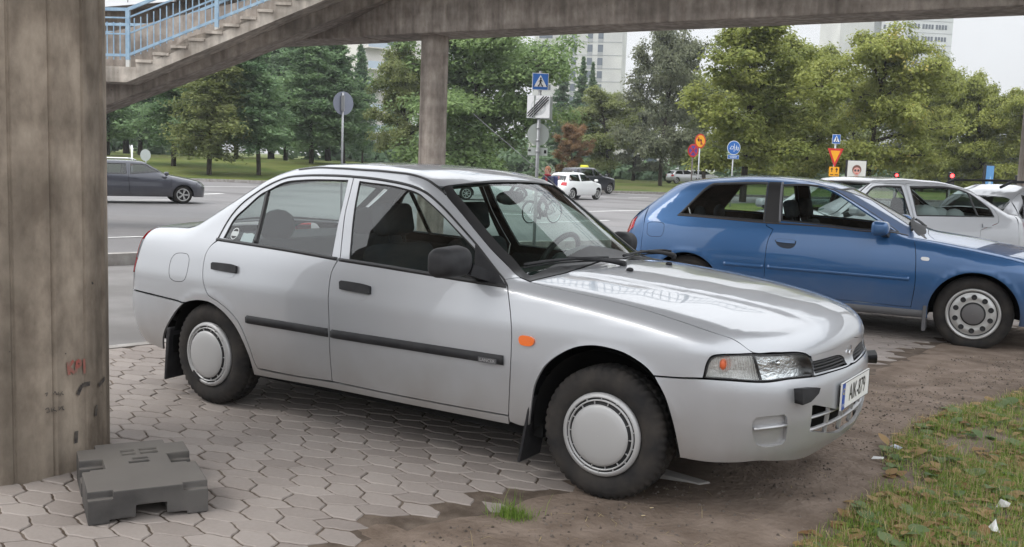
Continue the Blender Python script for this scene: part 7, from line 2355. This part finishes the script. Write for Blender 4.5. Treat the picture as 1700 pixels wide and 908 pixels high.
mb = MB(); mb.tube([(.44, -.06, .29), (.44, .06, .29)], .095, 16); mb.tube([(.44, -.08, .29), (.50, -.09, .13)], .012, 6); mb.tube([(.44, .08, .29), (.38, .09, .45)], .012, 6); mb.box((.50, -.14, .13), (.09, .09, .025)); mb.box((.38, .14, .45), (.09, .09, .025)); mb.bar((.44, -.05, .385), (0, -.05, .38), .008, .02); mb.bar((.44, -.05, .20), (0, -.05, .31), .008, .02); mb.build('crankset', M_BIKE, BK)
mb = MB(); 
for a0 in (0.0, 1.06):
    c = [(a0+math.cos(a)*(WR+.02), 0, WR+math.sin(a)*(WR+.02)) for a in (np.linspace(.35, 2.9, 14) if a0 else np.linspace(.5, 3.3, 14))]
    mb.tube(c, .016, 6)
mb.build('mudguards', M_BIKE, BK)
mb = MB(); mb.box((-.06, 0, .72), (.36, .14, .02)); mb.tube([(-.18, .06, .72), (0, .06, WR)], .006, 5); mb.tube([(-.18, -.06, .72), (0, -.06, WR)], .006, 5); mb.build('carrier', M_BIKE, BK)
mb = MB(); mb.ball((.93, 0, .93), .055, 12, sq=(.8, 1, 1)); mb.build('front_light', mat('lamp_pale', (.6, .6, .55), .3), BK)
PE = thing('person', 'cyclist in a dark navy coat, red scarf and backpack with reddish hair, riding left', 'person', tuple(pc_), hC)
J = [(.22, 0, .98, .145, .125), (.25, 0, 1.14, .15, .115), (.30, 0, 1.30, .175, .115), (.33, 0, 1.42, .15, .09), (.345, 0, 1.50, .062),
     (.37, 0, 1.58, .072), (.38, 0, 1.66, .088, .082), (.375, 0, 1.74, .062),
     (.33, .20, 1.40, .062), (.45, .27, 1.20, .046), (.62, .27, 1.06, .034), (.68, .27, 1.05, .036),
     (.33, -.20, 1.40, .062), (.45, -.27, 1.20, .046), (.62, -.27, 1.06, .034), (.68, -.27, 1.05, .036),
     (.28, .10, .93, .10), (.62, .12, .78, .068), (.40, .13, .50, .045), (.50, .14, .46, .04),
     (.28, -.10, .93, .10), (.58, -.12, .58, .066), (.47, -.13, .20, .045), (.60, -.14, .15, .04)]
E_ = [(0, 1), (1, 2), (2, 3), (3, 4), (4, 5), (5, 6), (6, 7), (3, 8), (8, 9), (9, 10), (10, 11), (3, 12), (12, 13), (13, 14), (14, 15), (0, 16), (16, 17), (17, 18), (18, 19), (0, 20), (20, 21), (21, 22), (22, 23)]
bd = skin_mesh('body', J, E_, M_COAT, PE)
me = bd.data
for m_ in (M_SKIN, M_TROU, M_PLAST): me.materials.append(m_)
for p_ in me.polygons:
    c = p_.center
    if c.z > 1.50 or (c.x > .61 and 1.0 < c.z < 1.15): p_.material_index = 1
    elif c.z < .90: p_.material_index = 2 if not (c.z < .24 or (c.z < .52 and c.x > .44 and c.y > 0)) else 3
mb = MB(); mb.ball((.345, 0, 1.685), .105, 14, sq=(.95, .9, 1.05)); mb.ball((.29, 0, 1.62), .07, 10, sq=(.7, 1.1, 1.2)); mb.build('hair', M_HAIR, PE)
mb = MB()
for s_ in (-1, 1):
    mb.ball((.452, s_*.033, 1.675), .011, 8, mi=1); mb.ball((.37, s_*.088, 1.655), .022, 8, sq=(.7, .4, 1.2))
    mb.tube([(.465+.0*math.cos(a), s_*.034+.026*math.cos(a), 1.675+.022*math.sin(a)) for a in np.linspace(0, 6.28, 11)], .003, 5, mi=1, cap=False)
mb.ball((.472, 0, 1.645), .020, 8, sq=(1.1, .7, 1.2)); mb.ball((.455, 0, 1.605), .018, 8, sq=(.6, 1.3, .35), mi=2)
mb.build('face_features', [M_SKIN, M_BLACK, M_SRED], PE)
mb = MB(); mb.tube([(.345+.085*math.cos(a), .085*math.sin(a), 1.50+.012*math.cos(a)) for a in np.linspace(0, 2*math.pi, 17)], .036, 8, cap=False); mb.bar((.43, .03, 1.48), (.45, .05, 1.28), .07, .02); mb.build('scarf', M_SCARF, PE)
mb = MB(); mb.box((.09, 0, 1.27), (.17, .30, .42)); mb.build('backpack', M_PACK, PE, bevel=.05)
for s_ in (-1, 1):
    mb = MB()
    for k in range(4):
        b = Vector((.66, s_*.27+(-.03+.02*k), 1.055)); mb.tube([b, b+Vector((.045, 0, -.006)), b+Vector((.050, 0, -.035)), b+Vector((.025, 0, -.048))], [.010, .0095, .009, .008], 6)
    b = Vector((.655, s_*(.27-.035), 1.05)); mb.tube([b, b+Vector((.03, -s_*.012, -.02)), b+Vector((.05, -s_*.004, -.03))], [.011, .010, .009], 6)
    mb.build('fingers', M_SKIN, PE)
# ------------------------------------------------------------------ rubber fence foot beside the pillar
M_RUB = mat('grey_rubber', (.06, .058, .056), .75, spec=.3)
vary(M_RUB, 4, (.040, .038, .037), (.105, .098, .092), detail=9, bump=.25, bscale=140, dist=.003, c3=(.20, .18, .155), scale3=1.5, lo3=.52, hi3=.72)
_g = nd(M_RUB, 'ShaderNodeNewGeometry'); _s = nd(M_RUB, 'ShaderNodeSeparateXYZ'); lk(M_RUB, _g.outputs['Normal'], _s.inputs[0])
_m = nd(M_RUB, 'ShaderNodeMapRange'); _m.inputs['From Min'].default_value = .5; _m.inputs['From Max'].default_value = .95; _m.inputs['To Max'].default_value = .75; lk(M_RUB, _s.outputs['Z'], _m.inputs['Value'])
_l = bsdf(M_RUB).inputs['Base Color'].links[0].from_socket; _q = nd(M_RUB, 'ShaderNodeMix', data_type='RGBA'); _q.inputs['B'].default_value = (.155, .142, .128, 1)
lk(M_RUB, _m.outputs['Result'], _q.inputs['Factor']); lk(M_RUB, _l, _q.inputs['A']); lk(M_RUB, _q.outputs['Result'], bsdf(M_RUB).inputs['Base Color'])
def cells(xs, ys, fn):
    """stepped block on a grid: fn(i, j) -> (z_bottom, z_top) or None"""
    mb = MB(); nx, ny = len(xs)-1, len(ys)-1
    g = {(i, j): fn(.5*(xs[i]+xs[i+1]), .5*(ys[j]+ys[j+1])) for i in range(nx) for j in range(ny)}
    g = {k: v for k, v in g.items() if v}
    for (i, j), (a, b) in g.items():
        x0, x1, y0, y1 = xs[i], xs[i+1], ys[j], ys[j+1]
        mb.add([(x0, y0, b), (x1, y0, b), (x1, y1, b), (x0, y1, b)], [(0, 1, 2, 3)])
        mb.add([(x0, y0, a), (x1, y0, a), (x1, y1, a), (x0, y1, a)], [(3, 2, 1, 0)])
        for di, dj, P in ((1, 0, ((x1, y0), (x1, y1))), (-1, 0, ((x0, y1), (x0, y0))), (0, 1, ((x1, y1), (x0, y1))), (0, -1, ((x0, y0), (x1, y0)))):
            o_ = g.get((i+di, j+dj))
            spans = [(a, b)]
            if o_:
                spans = []
                if b > o_[1]+1e-6: spans.append((max(a, o_[1]), b))
                if a < o_[0]-1e-6: spans.append((a, min(b, o_[0])))
            for z0, z1 in spans:
                if z1 > z0+1e-6: mb.add([(P[0][0], P[0][1], z0), (P[1][0], P[1][1], z0), (P[1][0], P[1][1], z1), (P[0][0], P[0][1], z1)], [(0, 1, 2, 3)])
    return mb
def foot():
    c0_ = np.array([on_z(146, 875)[:2], on_z(346, 850)[:2], on_z(116, 791)[:2]])
    ex = c0_[1]-c0_[0]; Wx = np.linalg.norm(ex); ex /= Wx; ey = np.array([-ex[1], ex[0]])
    Ly = .66
    xs = np.array([0, .04, .085, .13, .165, .185, .205, .235, .25, .275, .30, .315, .36, .40, Wx])
    xs = np.unique(np.round(np.concatenate([[0, .03, .075, .09, .125, .17, .185, .205, .225, .245, .265, .285, .315, .345, .36, .405], [Wx]]), 4)); xs = xs[xs <= Wx+1e-6]
    ys = np.array([0, .022, .10, .20, .285, .30, .345, .376, .392, .42, .44, .465, .495, .515, .545, .60, Ly])
    Ht = .125
    def fn(x, y):
        zb, zt = 0.0, Ht
        u = min(x, Wx-x)
        if y < .022 and u < .09: zt = Ht-.028                    # corner steps on the front edge
        if .285 < y < .345 and u < .03: return None               # waist between the two lobes
        if .30 < y < .42 and u < .09: zt = Ht-.065                # hand holds
        if .42 <= y < .44 and u < .09: zt = Ht-.03
        for sx, sy in ((.195, .53), (.275, .53), (.195, .48), (.275, .48), (.235, .407), (.235, .36)):
            w = .030 if (sx, sy) != (.235, .36) else .04
            if abs(x-sx) < w and abs(y-sy) < .016: zt = Ht-.045
        if .165 < x < .285 and y < .30: zb = .060                 # fork slot underneath
        if y < .20 and ((.075 < x <= .17) or (.285 <= x < .36)): zb = .014
        if y > .60 and u < .075: return None
        return (zb, zt)
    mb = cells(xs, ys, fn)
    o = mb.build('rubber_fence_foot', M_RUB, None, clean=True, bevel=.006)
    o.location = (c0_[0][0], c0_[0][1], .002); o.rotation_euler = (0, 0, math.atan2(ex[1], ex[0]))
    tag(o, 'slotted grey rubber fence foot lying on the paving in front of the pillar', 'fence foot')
foot()

# ------------------------------------------------------------------ verge: grass, weeds, dead leaves
def blade_field(name, pts, hmin, hmax, wid, m, label, cat, lean=.6, seed=1, flat_=1.35):
    rng = np.random.default_rng(seed); n = len(pts)
    az = rng.uniform(0, 6.283, n); h = rng.uniform(hmin, hmax, n); ln = np.abs(rng.normal(0, lean, n))
    d = np.stack([np.cos(az), np.sin(az), np.zeros(n)], 1); s = np.stack([-np.sin(az), np.cos(az), np.zeros(n)], 1)
    up = np.array([0, 0, 1.0])
    P0 = pts; k1 = .5; tip = P0+up*(h*np.cos(np.minimum(flat_, ln)))[:, None]+d*(h*np.sin(np.minimum(flat_, ln)))[:, None]
    mid = P0+up*(h*.55*np.cos(np.minimum(flat_, ln*.6)))[:, None]+d*(h*.55*np.sin(np.minimum(flat_, ln*.6)))[:, None]
    w = (wid*rng.uniform(.6, 1.3, n))[:, None]
    V = np.stack([P0-s*w, P0+s*w, mid+s*w*.8, mid-s*w*.8, tip], 1).reshape(-1, 3)
    F = []
    for i in range(n):
        b = 5*i; F.append((b, b+1, b+2, b+3)); F.append((b+3, b+2, b+4))
    T = np.repeat(np.clip(rng.normal(.5, .25, n), 0, 1), 5)
    me = leaf_mesh(name, V, F, T); me.materials.append(m)
    o = link(name, me); return tag(o, label, cat, kind='stuff')
M_GRASS = leaf_mat('verge_grass', (.115, .215, .035), (.30, .40, .09), (.44, .40, .17))
M_STRAW = leaf_mat('dry_grass', (.34, .27, .14), (.62, .52, .30))
M_WEED = leaf_mat('plantain_leaves', (.13, .20, .085), (.27, .34, .17))
M_DEAD = leaf_mat('dead_leaves', (.24, .12, .06), (.50, .36, .18), (.58, .46, .20))
VERGE = np.array([on_z(*p)[:2] for p in ((1740, 640), (1700, 652), (1640, 668), (1560, 690), (1500, 712), (1470, 745), (1450, 790), (1440, 820), (1400, 850), (1335, 890), (1310, 912), (1290, 960), (1500, 1000), (1800, 1000), (1900, 800))])
def scatter(poly, n, rng, edge_soft=.10):
    mn, mxx = poly.min(0), poly.max(0); out = []
    while sum(len(o) for o in out) < n:
        q = rng.uniform(mn, mxx, (n*2, 2)); q = q[pip(poly, q)]
        d = seg_dist(poly, q); q = q[rng.random(len(q)) < np.clip(d/edge_soft, .12, 1)]
        c = hsh(q[:, 0], q[:, 1], 3.3)+.7*hsh(q[:, 0]+3, q[:, 1], 7.9)
        q = q[rng.random(len(q)) < np.clip(.62+.55*c, .10, 1)]
        out.append(q)
    q = np.vstack(out)[:n]
    return np.column_stack([q, dirt_z(q)])
rng = np.random.default_rng(9)
blade_field('grass', scatter(VERGE, 32000, rng), .018, .060, .0016, M_GRASS, 'short green grass growing on the verge at the right', 'grass', 1.0, 2)
blade_field('dry_grass', scatter(VERGE, 9000, rng, .02), .03, .085, .0013, M_STRAW, 'dry straw-coloured grass matted along the verge', 'dry grass', 1.25, 3)
def leaves_on(name, pts, smin, smax, m, label, cat, seed, tilt=.35, broad_=.72, stuff=True):
    rng = np.random.default_rng(seed); V = []; F = []; T = []
    for p in pts:
        a = rng.uniform(0, 6.283); L = rng.uniform(smin, smax); w = L*broad_*rng.uniform(.7, 1.15)
        d = np.array([math.cos(a), math.sin(a), rng.normal(.12, tilt)]); d /= np.linalg.norm(d); s = np.cross([0, 0, 1.0], d); s /= np.linalg.norm(s); n = np.cross(d, s)
        b = len(V); tone = np.clip(rng.normal(.5, .25), 0, 1); cup = rng.normal(.10, .10)
        rows = ((0, 0), (.18, .32), (.42, .5), (.68, .42), (.88, .2), (1, 0))
        for t, hw in rows:
            c = p+d*(t*L)+n*(.012+cup*L*(t*(1-t))*1.5-(.15*L*t*t))
            c[2] = max(c[2], p[2]+.004)
            V += [c-s*hw*w+n*hw*cup*L*.5, c, c+s*hw*w+n*hw*cup*L*.5]
        for i in range(len(rows)-1):
            k = b+3*i
            F += [(k, k+1, k+4, k+3), (k+1, k+2, k+5, k+4)]
        T += [tone]*(3*len(rows))
    me = leaf_mesh(name, np.array(V), F, T); me.materials.append(m)
    for q in me.polygons: q.use_smooth = True
    o = link(name, me)
    return tag(o, label, cat, kind='stuff' if stuff else None)
# plantain rosettes
ctrs = scatter(VERGE, 190, rng, .12); W_ = []
for c in ctrs:
    for k in range(rng.integers(2, 5)): W_.append(c+np.array([*rng.normal(0, .018, 2), 0]))
leaves_on('weeds', W_, .035, .095, M_WEED, 'broad green plantain leaves scattered through the verge', 'weeds', 5, .30, .85)
leaves_on('dead_leaves', scatter(VERGE, 1300, rng, .05), .028, .085, M_DEAD, 'brown dead leaves lying on the verge', 'dead leaves', 6, .25)
# crumbs of earth, chips and straw on the bare ground
NEAR = np.array([on_z(*p)[:2] for p in ((560, 925), (900, 845), (985, 828), (1150, 800), (1440, 640), (1600, 590), (1760, 600), (1690, 655), (1490, 715), (1430, 815), (1300, 925))])
pts = scatter(NEAR, 2600, rng, .01)
V = []; F = []; T = []
for p in pts:
    r_ = .002+.009*rng.random()**2; b = len(V)
    for k in range(5): a = 1.2566*k+rng.uniform(-.3, .3); V.append(p+np.array([math.cos(a)*r_*rng.uniform(.6, 1.3), math.sin(a)*r_, -.001]))
    V.append(p+np.array([0, 0, r_*.8])); F += [(b+k, b+(k+1) % 5, b+5) for k in range(5)]; T += [rng.random()]*6
me = leaf_mesh('grit', np.array(V), F, T); me.materials.append(leaf_mat('grit_tones', (.07, .055, .045), (.26, .22, .19)))
tag(link('grit', me), 'small crumbs of earth and grit on the bare ground', 'grit', kind='stuff')
pts = scatter(NEAR, 240, rng, .01)
blade_field('straw', pts+np.array([0, 0, .003]), .02, .07, .0012, M_STRAW, 'bits of straw lying on the bare ground', 'straw', 60.0, 8, 1.55)
# grass tuft in front of the paving edge
tp = on_z(852, 862); rng = np.random.default_rng(4)
q = rng.normal(0, 1, (420, 2))*[.042, .026]
pts = np.column_stack([tp[:2]+q, np.zeros(420)])
o = blade_field('grass_tuft', pts, .025, .085, .0014, M_GRASS, None, None, .95, 11); del o['kind']
tag(o, 'small tuft of green grass at the edge of the paving', 'grass tuft')
pts = np.column_stack([tp[:2]+rng.normal(0, 1, (14, 2))*[.05, .03], np.zeros(14)])
for k in range(1):
    o = blade_field('grass_stalks', pts, .09, .15, .0013, M_GRASS, None, None, .5, 12); del o['kind']
    tag(o, 'a few long grass blades rising out of the small tuft', 'grass')
# litter
M_PAPER = mat('paper_white', (.70, .70, .69), .7)
def scrap(name, label, px, y, pts, h=.0, m=M_PAPER, rz=0.0, cat='litter'):
    p = on_z(px, y, .02); mb = MB()
    V = [(a, b, c) for a, b, c in pts]; n = len(V); cx = np.mean(V, 0)+np.array([0, 0, h])
    mb.add(V+[tuple(cx)], [(i, (i+1) % n, n) for i in range(n)])
    o = mb.build(name, m); o.location = tuple(p); o.rotation_euler = (0, 0, rz)
    return tag(o, label, cat)
scrap('paper_scrap', 'crumpled white paper scrap near the bottom right corner', 1649, 880, [(-.022, -.012, 0), (.012, -.02, .004), (.03, .004, .0), (.006, .014, .016), (-.010, .020, .042)], .008, rz=-.6)
scrap('paper_scrap', 'white paper scrap on the verge beside a green weed leaf', 1457, 762, [(-.03, -.008, 0), (.025, -.012, .006), (.03, .006, .012), (-.02, .012, .010)], .006, rz=.3)
scrap('plastic_scrap', 'pale bluish plastic scrap higher up on the verge', 1487, 744, [(-.03, -.008, .004), (.03, -.010, .0), (.034, .008, .012), (-.02, .014, .016)], .006, mat('plastic_pale', (.55, .58, .70), .3), rz=-.4)
scrap('plastic_scrap', 'clear crumpled plastic scrap right of the verge middle', 1665, 842, [(-.03, -.015, 0), (.02, -.02, .01), (.03, .012, .02), (-.01, .02, .03)], .010, mat('plastic_clear', (.50, .50, .47), .25), rz=.2)
for px, y, rz in ((1068, 856, .2), (1082, 843, .1)):
    p = on_z(px, y, .006); mb = MB(); mb.tube([(-.008, 0, 0), (.008, 0, .001)], .0022, 6)
    o = mb.build('twig', mat('pale_wood', (.55, .45, .28), .8)); o.location = tuple(p); o.rotation_euler = (0, 0, rz+.55)
    tag(o, 'short pale twig on the bare earth, %s' % ('the lower one' if y > 850 else 'the upper one, nearer the front tyre'), 'twig')
# loose slab under the bumper
mb = MB(); mb.prism([(-.13, -.03), (.10, -.05), (.14, .0), (-.10, .05)], (0, 0, 0), (1, 0, 0), (0, 1, 0), (0, 0, .028))
o = mb.build('broken_slab', M_KERB, bevel=.006); p = on_z(1128, 797, .0); o.location = (p[0], p[1], -.004); o.rotation_euler = (.05, .06, .2)
tag(o, 'broken grey slab lying in the shade behind the front wheel of the silver saloon', 'slab')
# ------------------------------------------------------------------ thin haze volume, added to lift the dark tones of the far trees
hz = bpy.data.materials.new('haze'); hz.use_nodes = True
hz.node_tree.nodes.clear()
ho = nd(hz, 'ShaderNodeOutputMaterial'); pv = nd(hz, 'ShaderNodeVolumePrincipled')
pv.inputs['Color'].default_value = (.92, .95, 1.0, 1); pv.inputs['Density'].default_value = .00045; pv.inputs['Anisotropy'].default_value = .2
lk(hz, pv.outputs[0], ho.inputs['Volume'])
mb = MB(); mb.box((-150, 220, 39), (900, 1000, 90))
o = mb.build('haze', hz); o['kind'] = 'stuff'; o['label'] = 'thin haze over the whole street, added to lift the dark far trees'; o['category'] = 'haze'
